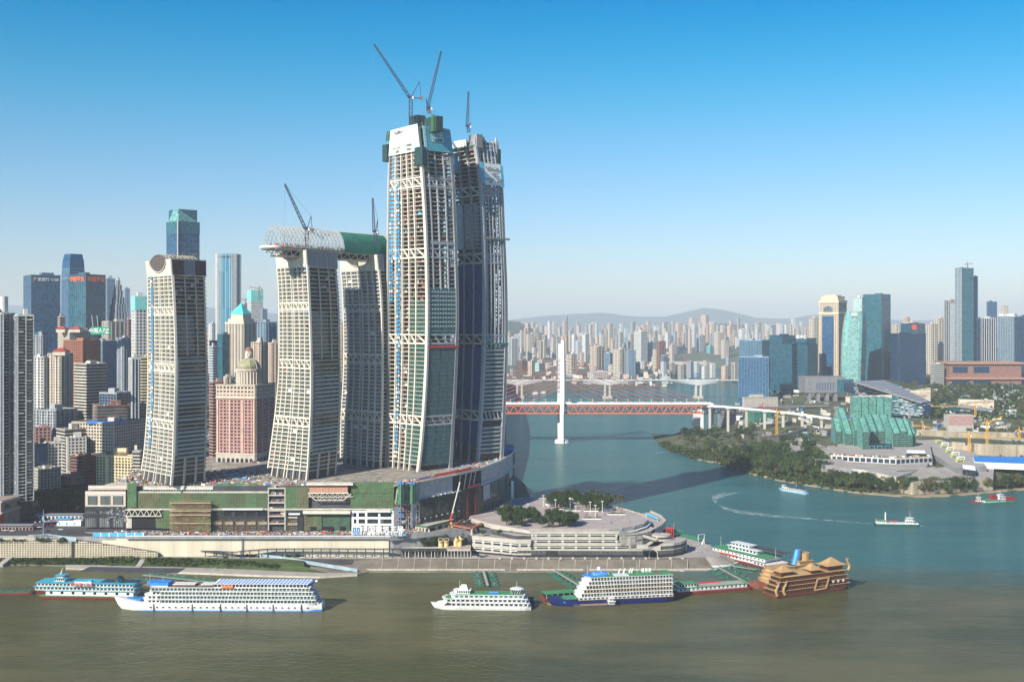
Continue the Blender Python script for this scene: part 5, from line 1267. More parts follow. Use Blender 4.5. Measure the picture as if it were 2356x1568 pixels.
for a in(('dull blue glass block low behind the bank tower',78,90,109,806-40,1750,'curtain',g_mid,g_blue),('grey slab flats squeezed right of the far left near tower',78,98,110,772,1560,'resi',w_grey,win_dark),('pale narrow flats with rooftop garden beside the near left tower',78,100,109,822,1330,'resi',w_white,win_dark),('cream twin-winged flats with a small red roof house',110,140,168,815,1330,'resi',w_beige,win_dark),('white hotel blocks with twin red hipped roofs',135,160,215,762,1650,'grid',w_beige,win_dark),('small pink stepped block right beside the bank tower',133,138,150,730,1800,'bands',w_peach,win_dark),('rust red office block with gridded windows under the white hotel',146,190,231,784,1480,'grid',w_rust,win_dark),('cream ledged flats with dark right side in front of the red block',171,199,245,838,1290,'bands',w_beige,win_dark),('blue shaded slab with white left edge behind the ledged flats',213,236,268,785,1560,'bands',w_blue,g_mid),('grey twin slab flats to the right under the green sign',268,285,305,778,1620,'resi',w_grey,g_mid),('tan slab flats low behind the green sign',232,250,300,740,1900,'resi',w_stone,win_dark),('pink ochre stub tower behind the net capped tower',292,296,306,735,1750,'bands',w_pink,win_dark),('grey office with vertical blue strips left of the first twisted tower',296,303,327,825,1400,'fins',w_white,g_blue),('orange sided flats hard against the first twisted tower',324,326,344,823,1300,'bands',w_yel,win_dark),('low dark glass cube roof house in the middle of the old town',229,268,300,905,1260,'curtain',w_grey,g_dark),('low mall with poster wall beneath the glass cube',213,224,300,935,1240,'bands',w_brown,g_teal),('ragged grey flats with balconies behind the big offices',78,128,178,945,1260,'resi',w_grey,win_dark),('large pale office with banded windows and blue roof',165,262,335,975,1225,'grid',w_beige,win_dark),('long low pale annex left of the banded office',130,150,200,990,1222,'bands',w_stone,win_dark),('pink flat block just right of the near left tower',78,80,118,985,1240,'grid',w_pink,win_dark),('white office with small square windows',108,110,150,1020,1222,'grid',w_white,win_dark),('white gabled block with a vertical window strip',150,155,199,1008,1216,'grid',w_white,win_dark),('dark blind fire wall block next to the near left tower',80,82,109,1022,1212,'curtain',blackp,g_dark),('dark red apartment house beside the yellow hotel',180,199,222,1052,1202,'bands',w_red,win_dark),('pink apartment house with barred windows behind the big trees',132,170,210,1098,1190,'grid',w_pink,win_dark),('tan side block right of the yellow hotel',305,322,326,1040,1150,'bands',w_stone,win_dark),('dark blue arched office right of the first twisted tower',482,500,545,785,1800,'curtain',g_mid,g_blue),('white slab under the arched office',482,490,501,798,1500,'bands',w_white,g_mid),('pink ribbed flats hard right of the first twisted tower',482,490,514,880,1260,'bands',w_pink,win_dark),('cream stepped flats below the turquoise pyramid',515,522,540,868,1330,'resi',w_beige,win_dark),('blue grey cluster of flats right of the turquoise pyramid',590,612,637,742,1750,'resi',w_blue,g_mid),('thin blue tower in the far gap left of the second twisted tower',600,604,615,712,2300,'grid',w_blue,g_mid),('pink and beige flats behind the domed tower',578,600,620,788,1500,'resi',w_peach,win_dark),('peach flats hard left of the second twisted tower',618,625,645,790,1450,'resi',w_peach,win_dark),('white panelled cube office left of the dome',540,556,572,855,1450,'curtain',w_white,g_mid),('teal-blue glass office low in the gap',500,512,532,770,1650,'curtain',g_mid,g_teal),('pale slabs standing in haze left of the ribbed tower',480,488,498,745,2700,'resi',w_white,w_blue),('grey slab seen between the second and third twisted towers',784,786,792,742,1900,'resi',w_peach,win_dark),):LB(*a)
rr=mat('red_roof',(.38,.06,.05),.8,var=.15)
for px,w_,y,Y in((143,8,761,1648),(176,10,761,1648),(141,9,813,1328)):
 c=P(px,y,Y+8);q=8*w_/10;t=thing('hipped_roof','small red hipped roof house on top of the %s'%{143:'white hotel, left one',176:'white hotel, right one',141:'cream twin-winged flats'}[px],'roof',(c.x,c.y,c.z),0)
 MB(w_beige).box(-q,-q,-2,q,q,3).build('wall',t);MB(rr).loft([[V((-q-1,-q-1,3)),V((q+1,-q-1,3)),V((q+1,q+1,3)),V((-q-1,q+1,3))],[V((-2,-.3,7)),V((2,-.3,7)),V((2,.3,7)),V((-2,.3,7))]]).build('roof',t)
Y=1600;t=thing('green_billboard','green rooftop billboard with white Chinese lettering and ring emblem','sign',(xat(231,Y),Y,zat(768,Y)),0)
gs_=mat('sign_green',(.0,.30,.16),.5,emit=.1);MB(gs_).box(xat(209,Y),Y,zat(769,Y),xat(252,Y),Y+1,zat(752,Y)).build('board',t,True)
text_mesh('中国人寿',6.6,white,'lettering',t,(xat(226,Y),Y-.5,zat(764,Y)),bold=.12)
text_mesh('C',8.5,white,'emblem',t,(xat(245,Y),Y-.5,zat(766,Y)),bold=.5)
for k in(214,226):MB(w_white).beam((xat(k,Y),Y,zat(752,Y)),(xat(k-3,Y),Y,zat(725,Y)),.5).build('mast',t,True)
MB(blue).box(xat(205,1240),1232,zat(974,1235),xat(285,1240),1262,zat(973,1235)+1.5).build('blue_roof');tag(bpy.data.objects['blue_roof'],'flat blue sheet roof on the large banded office','roof')
t,A,B,C_,D,z=bld('hotel','pale yellow hotel with rows of square windows and rooftop Chinese letters',222,308,321,1048,1175,30,'bands',w_yel,w_yel,fh=3.5,bw=200,band=.2)
d=(B-A).normalized();n=V((d.y,-d.x,0));L=(B-A).length
for r in range(12):
 zc=z-3.2-r*3.0
 if zc<38:break
 for k in range(12):
  u=.04+.92*k/11
  if.27<u<.31:continue
  piece('window',win_dark,t,A+d*(L*u)+n*.35+V((0,0,zc)),d,2.0,.3,1.6)
MB(mat('hotel_cream',(.74,.68,.50),.8)).obox(A+d*(L*.265)+V((0,0,30)),d*1.2,n*.8,V((0,0,z-30))).build('pilaster',t,True)
bsign(t,'莫泰酒店',A,B,.42,z+.8,3.4,netgreen);bsign(t,'驿居酒店',A,B,.68,z+.8,3.4,w_brown)
g=MB(steel)
for k in range(26):g.beam(A.lerp(B,.25+k*.022)+V((0,0,z)),A.lerp(B,.25+k*.022)+V((0,0,z+4)),.2)
g.build('sign_frame',t,True,kind='stuff')
Y=1215
t,A,B,C_,D,z=bld('domed_tower','pink apartment tower with cream attic floors, green dome and arched stone base',498,587,631,888,Y,52,'grid',w_pink,win_dark,fh=3.6,bw=4.2,band=.45,pier=.42,crown=0)
f=lambda p,q,u,zz,o:(lambda dd:V((*(p.lerp(q,u)).xy,zz))+V((dd.y,-dd.x,0))*o)((q-p).normalized())
for(p,q,n_)in((A,B,9),(B,C_,7)):
 dd=(q-p).normalized();nn=V((dd.y,-dd.x,0));L=(q-p).length
 MB(w_stone).obox(V((p.x,p.y,50)),dd*L,nn*1.2,V((0,0,zat(1045,Y)-50))).build('stone_base',t,True)
 for k in range(n_-1):
  c=p+dd*(L*(k+.75)/(n_-.5))+nn*1.3;w2=1.7;zb0=zat(1077,Y);zh=zat(1058,Y)
  pts=[c-dd*w2,c+dd*w2];arch=[c+dd*(w2*math.cos(math.pi*j/8))+V((0,0,zh+w2*math.sin(math.pi*j/8)))for j in range(9)]
  ring=[V((pts[0].x,pts[0].y,zb0)),V((pts[1].x,pts[1].y,zb0))]+arch
  MB(win_dark).loft([[v_-nn*.1 for v_ in ring],[v_+nn*.15 for v_ in ring]]).build('arched_window',t,True)
 g=MB(w_beige);face_frame(g,p+V((0,0,0))+nn*.3,q+nn*.3,zat(915,Y),z,3.6,4.2,'grid',w_beige,rel=.6);g.build('attic_frame',t,True,kind='stuff')
 for zz in(zat(917,Y),z+.5,zat(1046,Y)):MB(w_beige).obox(V((p.x,p.y,zz))-dd*.5,dd*(L+1),nn*1.6,V((0,0,1.2))).build('cornice',t,True)
 for u in(.33,.66,.02,.96):MB(w_peach).obox(p+dd*(L*u)+V((0,0,70)),dd*1.6,nn*1.1,V((0,0,zat(920,Y)-70))).build('pilaster',t,True)
c=P(573,880,Y+20);r=13
stn=w_stone
MB(stn).tube((c.x,c.y,z),(c.x,c.y,z+17),r,n=16).build('drum',t,True)
for k in range(14):
 a=-math.pi+math.pi*k/13;MB(w_beige).box(c.x+r*math.cos(a)-.6,c.y+r*math.sin(a)-.8,z,c.x+r*math.cos(a)+.6,c.y+r*math.sin(a),z+15).build('drum_column',t,True)
MB(w_beige).tube((c.x,c.y,z+16),(c.x,c.y,z+18),r+1.2,n=16).build('cornice',t,True)
MB(mat('copper_dome',(.30,.30,.17),.6,var=.35,scale=.3)).dome((c.x,c.y,z+18),r-.5,12,nu=18,nv=6).build('dome',t,True,smooth=True)
for k in range(10):a=math.pi*2*k/10;g=MB(w_beige);[g.beam((c.x+(r-.3)*math.cos(e)*math.cos(a),c.y+(r-.3)*math.cos(e)*math.sin(a),z+18+12.2*math.sin(e)),(c.x+(r-.3)*math.cos(e+.3)*math.cos(a),c.y+(r-.3)*math.cos(e+.3)*math.sin(a),z+18+12.2*math.sin(e+.3)),.5)for e in(0,.3,.6,.9)];g.build('dome_rib',t,True)
MB(w_beige).tube((c.x,c.y,z+28),(c.x,c.y,z+37),4.6,n=8).build('clock_lantern',t,True);MB(w_brown).dome((c.x,c.y,z+37),4.4,4.5).build('lantern_dome',t,True)
MB(cream).tube((c.x-.5,c.y-4.9,z+32.5),(c.x-.5,c.y-5.2,z+32.5),2.4,n=16).build('clock_face',t,True);g=MB(blackp);g.beam((c.x-.5,c.y-5.3,z+32.5),(c.x-.5,c.y-5.3,z+34.3),.3);g.beam((c.x-.5,c.y-5.3,z+32.5),(c.x+.8,c.y-5.3,z+32),.3);g.build('clock_hands',t,True)
for i,(a,b_,c_,y,s)in enumerate(((-60,5,34,722,'left half of the dark balconied tower pair, with a water tank on top'),(34,40,77,726,'right half of the tall dark balconied tower pair at the left edge'))):
 Y=1105
 t,A,B,C_,D,z=bld('balcony_tower',s,a,b_,c_,y,Y,44,'bands',w_white,glass('balcony_glass',(.012,.022,.026),(.07,.10,.10),cell=(2.2,2.2,3.2),frac=.25),fh=3.3,bw=4,band=.14,group='dark twin towers at the left edge')
 g=MB(w_white)
 for p,q in((A,B),(B,C_)):
  dd=(q-p).normalized();nn=V((dd.y,-dd.x,0));L=(q-p).length;nb=max(2,int(L/7))
  for k in range(nb):
   for fl in range(int((z-50)/3.3)):
    zz=50+fl*3.3+(1.6 if k%2 else 0);g.obox(p+dd*(L*(k+.12)/nb)+V((0,0,zz)),dd*(L/nb*.62),nn*1.6,V((0,0,.22 if(fl*7+k*3)%6 else.9)),w_white if(fl+k)%4==0 else w_grey)
 g.build('balconies',t,True,kind='stuff')
 for p,q in((A,B),(B,C_)):
  for u in(.0,.5,.97):dd=(q-p);MB(w_grey).obox(p+dd*u+V((0,0,44)),dd.normalized()*.8,V((dd.y,-dd.x,0)).normalized()*1.5,V((0,0,z-44))).build('corner_pier',t,True)
p=P(8,712,1125);t=thing('water_tank','pale cylindrical tank on the roof of the far left near tower','tank',p,0);MB(w_white).tube((0,0,-4),(0,0,13),4.2,n=14).build('drum',t);MB(steel).tube((0,0,-6),(0,0,-4),4.6,n=14).build('base',t)
t=thing('corner_mall','brown stone mall podium with a red poster under the twin towers at the left edge','building',(-470,1090,24),0)
g=MB(mat('mall_stone',(.30,.24,.20),.8,var=.2,scale=.15));A0,B0,C0=V((-600,1090,0)),V((xat(2,1075),1075,0)),V((xat(78,1130),1130,0))
g.prism([(A0.x,A0.y),(B0.x,B0.y),(C0.x,C0.y),(-560,1180)],20,49.5);g.build('wall',t,True)
for zz in(48.5,38):MB(lconc).beam(V((B0.x,B0.y,zz)),V((C0.x,C0.y,zz)),1.8,1.2).build('ledge',t,True)
for u0,u1 in((.12,.36),(.40,.56),(.60,.76)):
 p,q=B0.lerp(C0,u0),B0.lerp(C0,u1);MB(win_dark).beam(V((p.x,p.y-.3,43)),V((q.x,q.y-.3,43)),.6,4).build('window',t,True)
p,q=B0.lerp(C0,-.2),B0.lerp(C0,.1);MB(redp).beam(V((p.x,p.y-.5,32)),V((q.x,q.y-.5,32)),.5,9).build('poster',t,True)
def far_z(Y):return min(60,max(3,3+(Y-3500)*.028))if Y<5000 else min(95,45+(Y-5000)*.014)
def shoreland(name,sh,back,m,z1,zback):
 rows=[[V((p.x,p.y,.5))for p in sh]]
 for k,(dy,zz)in enumerate(((60,5),(180,z1),(700,(z1+zback)/2),(back,zback))):rows.append([V((p.x*(1+dy/p.y*.9),p.y+dy,zz))for p in sh])
 MB(m).loft(rows,m,closed=False).build(name,kind='structure')
shoreland('north_shore_ground',[G(900,909),G(1165,908),G(1228,901),G(1291,904),G(1364,897),G(1450,893),G(1534,887),G(1560,876),G(1574,865),G(1560,852),G(1548,846)],3500,cityfloor,18,60)
shoreland('far_shore_ground',[G(1500,846),G(1545,845),G(1600,845),G(1650,848),G(1700,852),G(1900,850),G(2400,846),G(3000,846)],9000,cityfloor,30,110)
def c1(x,y):return((x/3.366+1400)/1.2224,(y/3.366+820)/1.2224)
used_far=[]
def FB(label,xl,xc,xr,yt,yb,style,wall,gl,zg=22,**k):
 a,yt_=c1(xl,yt);b_,yb_=c1(xr,yb);c_,_=c1(xc,0);Y=F*(H-zg)/(yb_-HY)
 return bld(k.pop('name','tower_block'),label,a,c_,b_,yt_,Y,zg-5,style,wall,gl,fh=k.pop('fh',5.5),bw=k.pop('bw',7),**k)
for a in(('white tower block with dark slots at the left end of the far shore',100,130,200,440,745,'fins',w_white,g_dark),('white building with a round emblem and fins, left end of the hazy city',155,230,262,405,545,'fins',w_white,g_mid),('dark slab behind the white finned building, left end of the hazy city',226,240,290,372,530,'fins',w_grey,g_dark),('pale blue ribbed slab midway between the left edge and the white pylon',457,500,530,405,530,'fins',w_blue,w_white),('brown low slab on the ridge left of the ribbed slab',290,330,395,435,500,'bands',w_brown,win_dark),('white block with a dark square centre right of the pylon',770,800,855,392,540,'grid',w_white,g_mid),('twin striped cream and brown tower right of the pylon on the shore',873,940,1006,522,790,'resi',w_peach,win_dark),('shaded blue block between the striped twin and the cream tower',1010,1062,1092,582,775,'fins',w_blue,g_mid),('cream residential tower on the shore, middle of the far waterfront',1090,1160,1222,547,805,'resi',w_beige,win_dark),('blue shaded tower with a white crown right of the cream shore tower',1210,1240,1306,555,808,'resi',w_blue,g_mid),('tallest dark gridded tower with white frame in the middle of the waterfront',1290,1355,1416,378,705,'grid',w_white,g_dark),('blue shaded slab right of the dark gridded tower',1416,1440,1500,482,700,'fins',w_blue,g_mid),('brown striped tower near the shore bend',1496,1532,1590,472,770,'resi',w_brown,win_dark),('slim cream tower before the brown striped one at the shore bend',1467,1500,1536,548,768,'resi',w_beige,win_dark),('dark blue shaded base block at the shore bend',1540,1570,1614,610,780,'bands',w_blue,g_dark),('tan block immediately right of the bridge pylon, behind the cables',648,700,750,595,815,'resi',w_beige,win_dark),('low white terrace of flats behind the concrete bridge, right of the pylon',850,900,1050,765,825,'grid',w_white,win_dark),('pale stepped flats on the hill left of the pylon',420,470,525,530,640,'resi',w_peach,win_dark),('white flats with red roof left of the pylon',320,345,372,535,640,'resi',w_white,win_dark),('low orange-brown flats over the left cables',370,410,470,575,660,'resi',w_peach,win_dark),('white block with blue corner sign hard left of the pylon',545,570,600,535,660,'bands',w_white,g_mid),('grey pink warehouse row on the left shore under the cables',185,230,300,655,790,'bands',w_brown,win_dark),('cyan net wrapped block on the left shore under the cables',308,390,440,680,790,'grid',capm,w_stone),('small cyan netted shed at the foot of the pylon',547,600,672,758,800,'bands',capm,w_grey),('pink concave block behind the cream shore tower',1030,1130,1200,500,580,'resi',w_peach,win_dark),('beige grey slab pair above the pink concave block',1132,1150,1197,350,500,'fins',w_stone,g_mid),('long white flats behind the shore, below the crane topped towers',1625,1700,1760,517,640,'grid',w_white,win_dark),):FB(*a)  # bluish wall colour paints the shade on the blue shaded blocks
for a in(('dark green wrapped tower with a crane on top in the hazy middle',1547,1570,1626,292,470,'bands',w_blue,g_teal,60),('pinkish slim tower left of the crane topped pair',1681,1710,1752,300,520,'resi',w_peach,w_brown,45),('pinkish tower with a small crane, left one of the tall pair',1807,1840,1882,250,440,'resi',w_peach,w_brown,60),('highest pinkish tower of the hazy city with a spire',1921,1968,2002,222,440,'resi',w_peach,w_brown,60),('grey tower below the highest pinkish one',1877,1915,1960,415,640,'resi',w_grey,g_mid,20),('teal grey wrapped block right of the grey tower',1975,2010,2042,515,658,'bands',capm,g_mid,15),('beige tower near the left edge of the blue glass group',2050,2090,2140,385,665,'resi',w_beige,win_dark,15),('lowest beige tower near the right end of the hazy waterfront',2115,2145,2188,460,680,'resi',w_beige,win_dark,15),('pale beige tower behind, between grey tower and the beige shore towers',1987,2020,2065,330,520,'resi',w_beige,w_stone,50),('pinkish crowned tower upper right of the hazy waterfront',2170,2200,2228,320,545,'resi',w_peach,w_brown,50),('pink slender tower right of the crowned one',2205,2235,2270,385,545,'resi',w_peach,w_brown,50),('cream blocky tower beside the blue glass group',2280,2310,2350,355,540,'resi',w_white,w_stone,50),('cyan net topped tower rising alone in the far haze',862,885,916,306,400,'bands',capm,g_teal,90),):FB(*a[:9],zg=a[9])
cls=[(w_beige,win_dark,'beige'),(w_peach,w_brown,'peach'),(w_white,w_blue,'white'),(w_stone,win_dark,'stone coloured'),(w_grey,g_mid,'grey')]
r=random.Random(21)
def filler(n,x0,x1,Y0,Y1,h0,h1,zone,w0=14,w1=26,det=True,zf_=None):
 for i in range(n):
  px=x0+(x1-x0)*(i+r.random())/n;Y=Y0+(Y1-Y0)*r.random();zg=(zf_ or far_z)(Y);h=r.uniform(h0,h1)*(1.25 if r.random()<.12 else 1);wd=r.uniform(w0,w1)/Y*F;m,gl,cn=r.choices(cls,(5,4,4,3,2))[0]
  bld('tower_block','hazy %s high-rise %s'%(cn,zone),px-wd*.5,px-wd*r.uniform(-.1,.2),px+wd*.5,0,Y,zg-12,r.choice(['resi','resi','grid','fins']),m,gl,fh=6 if Y<6500 else 9,bw=7 if Y<6500 else 9,zt=zg+h,crown=1 if r.random()<.6 else 0,group='%s hazy high-rises %s'%(cn,zone))
filler(34,1160,1700,3900,4600,25,60,'low on the shore behind the concrete bridge')
filler(60,1160,1560,4700,6200,50,120,'in the middle distance right of the tall towers')
filler(44,1560,1900,5600,7200,60,130,'upriver beyond the shore bend')
filler(75,1165,1900,7200,10500,60,120,'on the far horizon below the hills',22,40)
filler(24,2060,2200,3900,5200,70,150,'between the blue and the brown glass towers',20,30)
filler(14,2280,2420,4200,6500,60,140,'behind the right hand office towers',20,30)
filler(24,475,660,3000,6500,20,110,'in the gap between the first twisted towers',16,30,zf_=lambda Y:75)
filler(26,-20,345,1700,2400,20,62,'in the old town behind the bank tower',14,24,zf_=lambda Y:city_z(Y)-4)
leaf_far=mat('far_foliage',(.035,.06,.03),.95,var=.4,scale=.05)
def filler2():
 for i in range(34):
  px=r.choice([r.uniform(80,330),r.uniform(80,330),r.uniform(482,640)]);Y=r.uniform(1160,1520);zg=city_z(Y);h=r.uniform(8,30);wd=r.uniform(14,30)/Y*F
  m,gl,cn=r.choice([(w_stone,win_dark,'stone coloured'),(w_white,win_dark,'white'),(w_grey,win_dark,'grey'),(w_peach,win_dark,'peach'),(w_brown,win_dark,'brown')])
  bld('old_block','low %s old town block crowded between the taller flats'%cn,px-wd*.5,px-wd*r.uniform(-.1,.3),px+wd*.5,0,Y,zg-8,r.choice(['grid','bands','resi']),m,gl,fh=3.2,bw=3.4,zt=zg+h-4,crown=2,group='low %s old town blocks'%cn)
filler2()
litter('low_city_blocks',None,900,lambda:(lambda Y,px:V((xat(px,Y),Y,8+(Y-3600)*.012)))(RND.uniform(3650,6300),RND.uniform(1165,1545)),hs=(8,30),ss=(10,34),ms=[w_beige,w_white,w_peach,w_grey,w_stone,leaf_far,leaf_far],ws=[4,4,3,3,4,3,3])
litter('low_shore_blocks',None,500,lambda:(lambda Y,px:V((xat(px,Y),Y,8+(Y-5400)*.006)))(RND.uniform(5500,8500),RND.uniform(1560,2400)),hs=(8,36),ss=(14,40),ms=[w_beige,w_white,w_peach,w_stone,leaf_far],ws=[4,4,3,4,4])
SH=[(1541,1032),(1547,1035),(1557,1040),(1572,1045),(1592,1052),(1609,1059),(1635,1063),(1658,1066),(1685,1077),(1716,1087),(1760,1098),(1800,1107),(1840,1113),(1867,1119),(1915,1126),(1963,1133),(2001,1137),(2050,1141),(2097,1144),(2150,1143),(2193,1141),(2230,1138),(2265,1134),(2310,1131),(2356,1127),(2450,1120),(2600,1112),(2900,1105)]
SHW=[G(a,b,0)for a,b in SH]
LC=[(1947,270),(2050,262),(2200,268),(2562,400),(3000,520),(3411,667),(4648,926),(9000,1800)]
def lcx(y):
 for(y0,x0),(y1,x1)in zip(LC,LC[1:]):
  if y<=y1:return x0+(x1-x0)*max(0,(y-y0))/(y1-y0)
 return LC[-1][1]
def fronty(x):
 for p,q in zip(SHW,SHW[1:]):
  if p.x<=x<=q.x:return p.y+(q.y-p.y)*(x-p.x)/(q.x-p.x+1e-6)
 return SHW[0].y if x<SHW[0].x else SHW[-1].y
def lin(tab,v):
 for(a,x),(b,y)in zip(tab,tab[1:]):
  if v<=b:return x+(y-x)*max(0,v-a)/(b-a)
 return tab[-1][1]
def terr(x,y):
 t=y-fronty(x);s=x-lcx(y)
 h=lin([(0,.4),(12,1.5),(40,5),(90,12),(130,17),(260,20),(330,21),(470,24),(560,38),(1500,46),(4000,60)],t);hs=lin([(0,.4),(14,4),(60,13),(140,24),(260,40),(600,60)],s)
 return max(.2,min(h,hs))+(1.2*fbm(x,y,60,3)if t>20 and s>20 else.3*fbm(x,y,25,5))
def GT(px,py):
 z=20
 for _ in range(12):p=G(px,py,z);z=.5*z+.5*terr(p.x,p.y)
 p=G(px,py,z);p.z=terr(p.x,p.y);return p
def rb_mat():
 m=mat('right_bank_soil',(.055,.085,.03),.95,var=.4,scale=.03,col2=(.14,.14,.07),bump=.5);return m
offs=[0,3,8,16,30,50,75,105,130,180,260,330,400,470,515,560,700,900,1200,1600,2300,3400,5500]
rows=[]
sh2=[]
for p,q in zip(SHW,SHW[1:]):
 for k in range(3):sh2.append(p.lerp(q,k/3)+V((0,RND.uniform(-2.5,2.5),0)))
for o in offs:
 row=[]
 for p in sh2:
  y=p.y+o;x=p.x+(lcx(1947+o)-270)
  y=fronty(x)+o;z=terr(x,y)if o>0 else-.3
  row.append(V((x,y,z)))
 rows.append(row)
MB(rb_mat()).loft(rows,closed=False).build('right_bank_ground',kind='structure',smooth=True)
rows=[[V((p.x,p.y-1.5,-.2))for p in sh2],[V((p.x+RND.uniform(-1,1),p.y+3,1.1))for p in sh2],[V((p.x+.5,p.y+RND.uniform(8,16),terr(p.x,p.y+11)+.15))for p in sh2]]
MB(mat('river_beach',(.30,.24,.16),.95,var=.3,scale=.15,bump=.5)).loft(rows,closed=False).build('river_beach',kind='structure')
def slab(name,cols_,z,m,z0=None,top=None):return MB(m).prism([(p.x,p.y)for p in[G(a,b,z)for a,b in cols_]],z0 if z0 is not None else z-12,z,m,top=top).build(name,kind='structure')
slab('car_park',[(1845,1003),(1925,1040),(1960,1078),(1900,1070),(1800,1020),(1810,1000)],25,concrete,top=paving)
slab('event_ground',[(2105,1012),(2160,1010),(2235,1030),(2270,1072),(2200,1076),(2140,1040)],24.5,concrete,top=paving)
slab('upper_ground',[(1700,972),(1850,975),(1935,985),(2356,1010),(2500,1010),(2500,955),(1700,952)],25,concrete,top=cityfloor)
cliff=mat('stained_cliff_wall',(.36,.30,.22),.95,var=.35,scale=.12,streak=True,bump=.4)
def wallrun(label,pts,h,m=cliff,cat='wall',name='cliff_wall'):
 q=[GT(a,b)if not z else G(a,b,z)for a,b,z in pts];t=thing(name,label,cat,q[0],0)
 for a,b_ in zip(q,q[1:]):
  n=max(1,int((b_-a).length/14))
  for k in range(n):
   p0,p1=a.lerp(b_,k/n),a.lerp(b_,(k+1)/n-.004);j=RND.uniform(-.25,.25)
   MB(m).loft([[V((p.x,p.y+j,p.z-3)),V((p.x,p.y+j,p.z+h)),V((p.x,p.y+4,p.z+h)),V((p.x,p.y+4,p.z-3))]for p in(p0,p1)]).build('wall_bay',t,True)
  MB(lconc).beam(a+V((0,0,h+.3)),b_+V((0,0,h+.3)),1.2,.8).build('coping',t,True)
 return t
wallrun('long stained concrete pit wall behind the theatre, right of it',[(2110,1006,20),(2180,1009,20),(2340,1014,20)],13)
wallrun('stained rock cliff wall above the wooded bank, left of the car park',[(1745,1028,20),(1800,1022,20),(1858,1005,20)],16)
wallrun('short dark grey cliff spur beneath the green netted building',[(1676,1040,14),(1720,1043,16),(1745,1040,18)],9)
wallrun('rough rock wall with a dark tunnel mouth behind the blue roofed shed',[(2190,1040,20),(2260,1045,20),(2420,1050,20)],15)
p=G(2307,1045,20);t=thing('tunnel_mouth','dark arched tunnel mouth in the rock wall','tunnel',p,0)
MB(hdk).loft([[V((7*math.cos(a),-2.3,9*max(0,math.sin(a))))for a in[math.pi*k/12 for k in range(13)]],[V((7*math.cos(a),1,9*max(0,math.sin(a))))for a in[math.pi*k/12 for k in range(13)]]]).build('dark_arch',t)
wallrun('pale retaining wall under the elevated road near the bus parking',[(1925,985,25),(1990,990,25)],9,lconc);wallrun('pale cliff wall beneath the curving white barrier road',[(1790,972,25),(1850,974,25)],12)
tw=mat('theatre_stone',(.58,.53,.46),.8,var=.1,scale=.1);tz=30.0
t=thing('grand_theatre','stepped green glass theatre of parallel wedge blocks on a pale stone plinth','theatre',G(2010,1050,30),0)
PL=[(1891,1062,24),(1896,1075,24),(1985,1090,24),(2045,1097,20),(2100,1107,18),(2270,1095,18),(2285,1085,18)]
base=[G(a,b,8)for a,b in((1878,1090),(1985,1103),(2100,1116),(2280,1104))]
def zz(px,py,z):return G(px,py,z)
l1=[G(1880,1081,17),G(1985,1095,17),G(2100,1110,17),G(2285,1100,17),V((760,1790,17)),V((480,1800,17))]
MB(cliff).prism([(p.x,p.y)for p in l1],2,17,cliff,top=paving).build('river_wall',t,True)
l2=[G(1892,1071,22),G(1990,1081,22),G(2062,1097,22),G(2130,1075,22),G(2150,1040,22),V((500,1850,0))]
MB(tw).prism([(p.x,p.y)for p in l2],12,22,tw,top=paving).build('lower_plinth',t,True)
f0,f1,f2=G(1912,1046,tz),G(2062,1054,tz),G(2145,1050,tz)
l3=[f0,f1,f2,G(2140,1020,tz),G(1935,1010,tz)]
MB(tw).prism([(p.x,p.y)for p in l3],18,tz,tw,top=paving).build('upper_plinth',t,True)
for a,b_,n in((f0,f1,11),(f1,f2,8)):
 for k in range(n):
  p=a.lerp(b_,(k+.25)/n);d=(b_-a).normalized();nn=V((d.y,-d.x,0))
  MB(g_dark).obox(p+nn*.1-V((0,0,7)),d*4.6,nn*.25,V((0,0,5.2))).build('window',t,True);MB(g_dark).obox(p+d*6.5+nn*.1-V((0,0,7)),d*1.4,nn*.25,V((0,0,5.2))).build('slit_window',t,True)
a,b_=G(1892,1071,22),G(1990,1081,22)
for k in range(18):p=a.lerp(b_,(k+.3)/18);MB(g_dark).obox(p+V((0,-.3,-6)),(1.7,.1,0),(0,.4,0),(0,0,4.4)).build('slit_window',t,True)
st=[G(2062,1096,18.5),G(2165,1090,18.5),G(2150,1072,24),G(2062,1078,24)]
for k in range(8):q=[st[0].lerp(st[3],k/8),st[1].lerp(st[2],k/8),st[2],st[3]];MB(paving).prism([(p.x,p.y)for p in q],15,18.5+k*.7).build('terrace_step',t,True)
thg=glass('theatre_green_glass',(.12,.31,.26),(.20,.42,.36),rough=.22,cell=(3,3,3),frac=.3,spec=.6);thd=mat('theatre_dark_green',(.025,.12,.085),.5,var=.2,scale=.2)
def c4(x,y):return((x/6.031+2300)/1.2224,(y/6.031+1080)/1.2224)
WED=[(300,405,790,1010,250,575),(465,580,830,1030,330,405),(620,725,770,1050,570,565),(760,870,800,1100,690,570),(895,1005,790,1015,790,515),(1015,1140,790,1015,910,515),(1145,1270,790,1015,1035,515),(1280,1395,820,1060,1180,570),(1395,1510,790,1060,1310,580),(1510,1610,860,1060,1420,590),(1605,1660,820,1050,1490,605)]
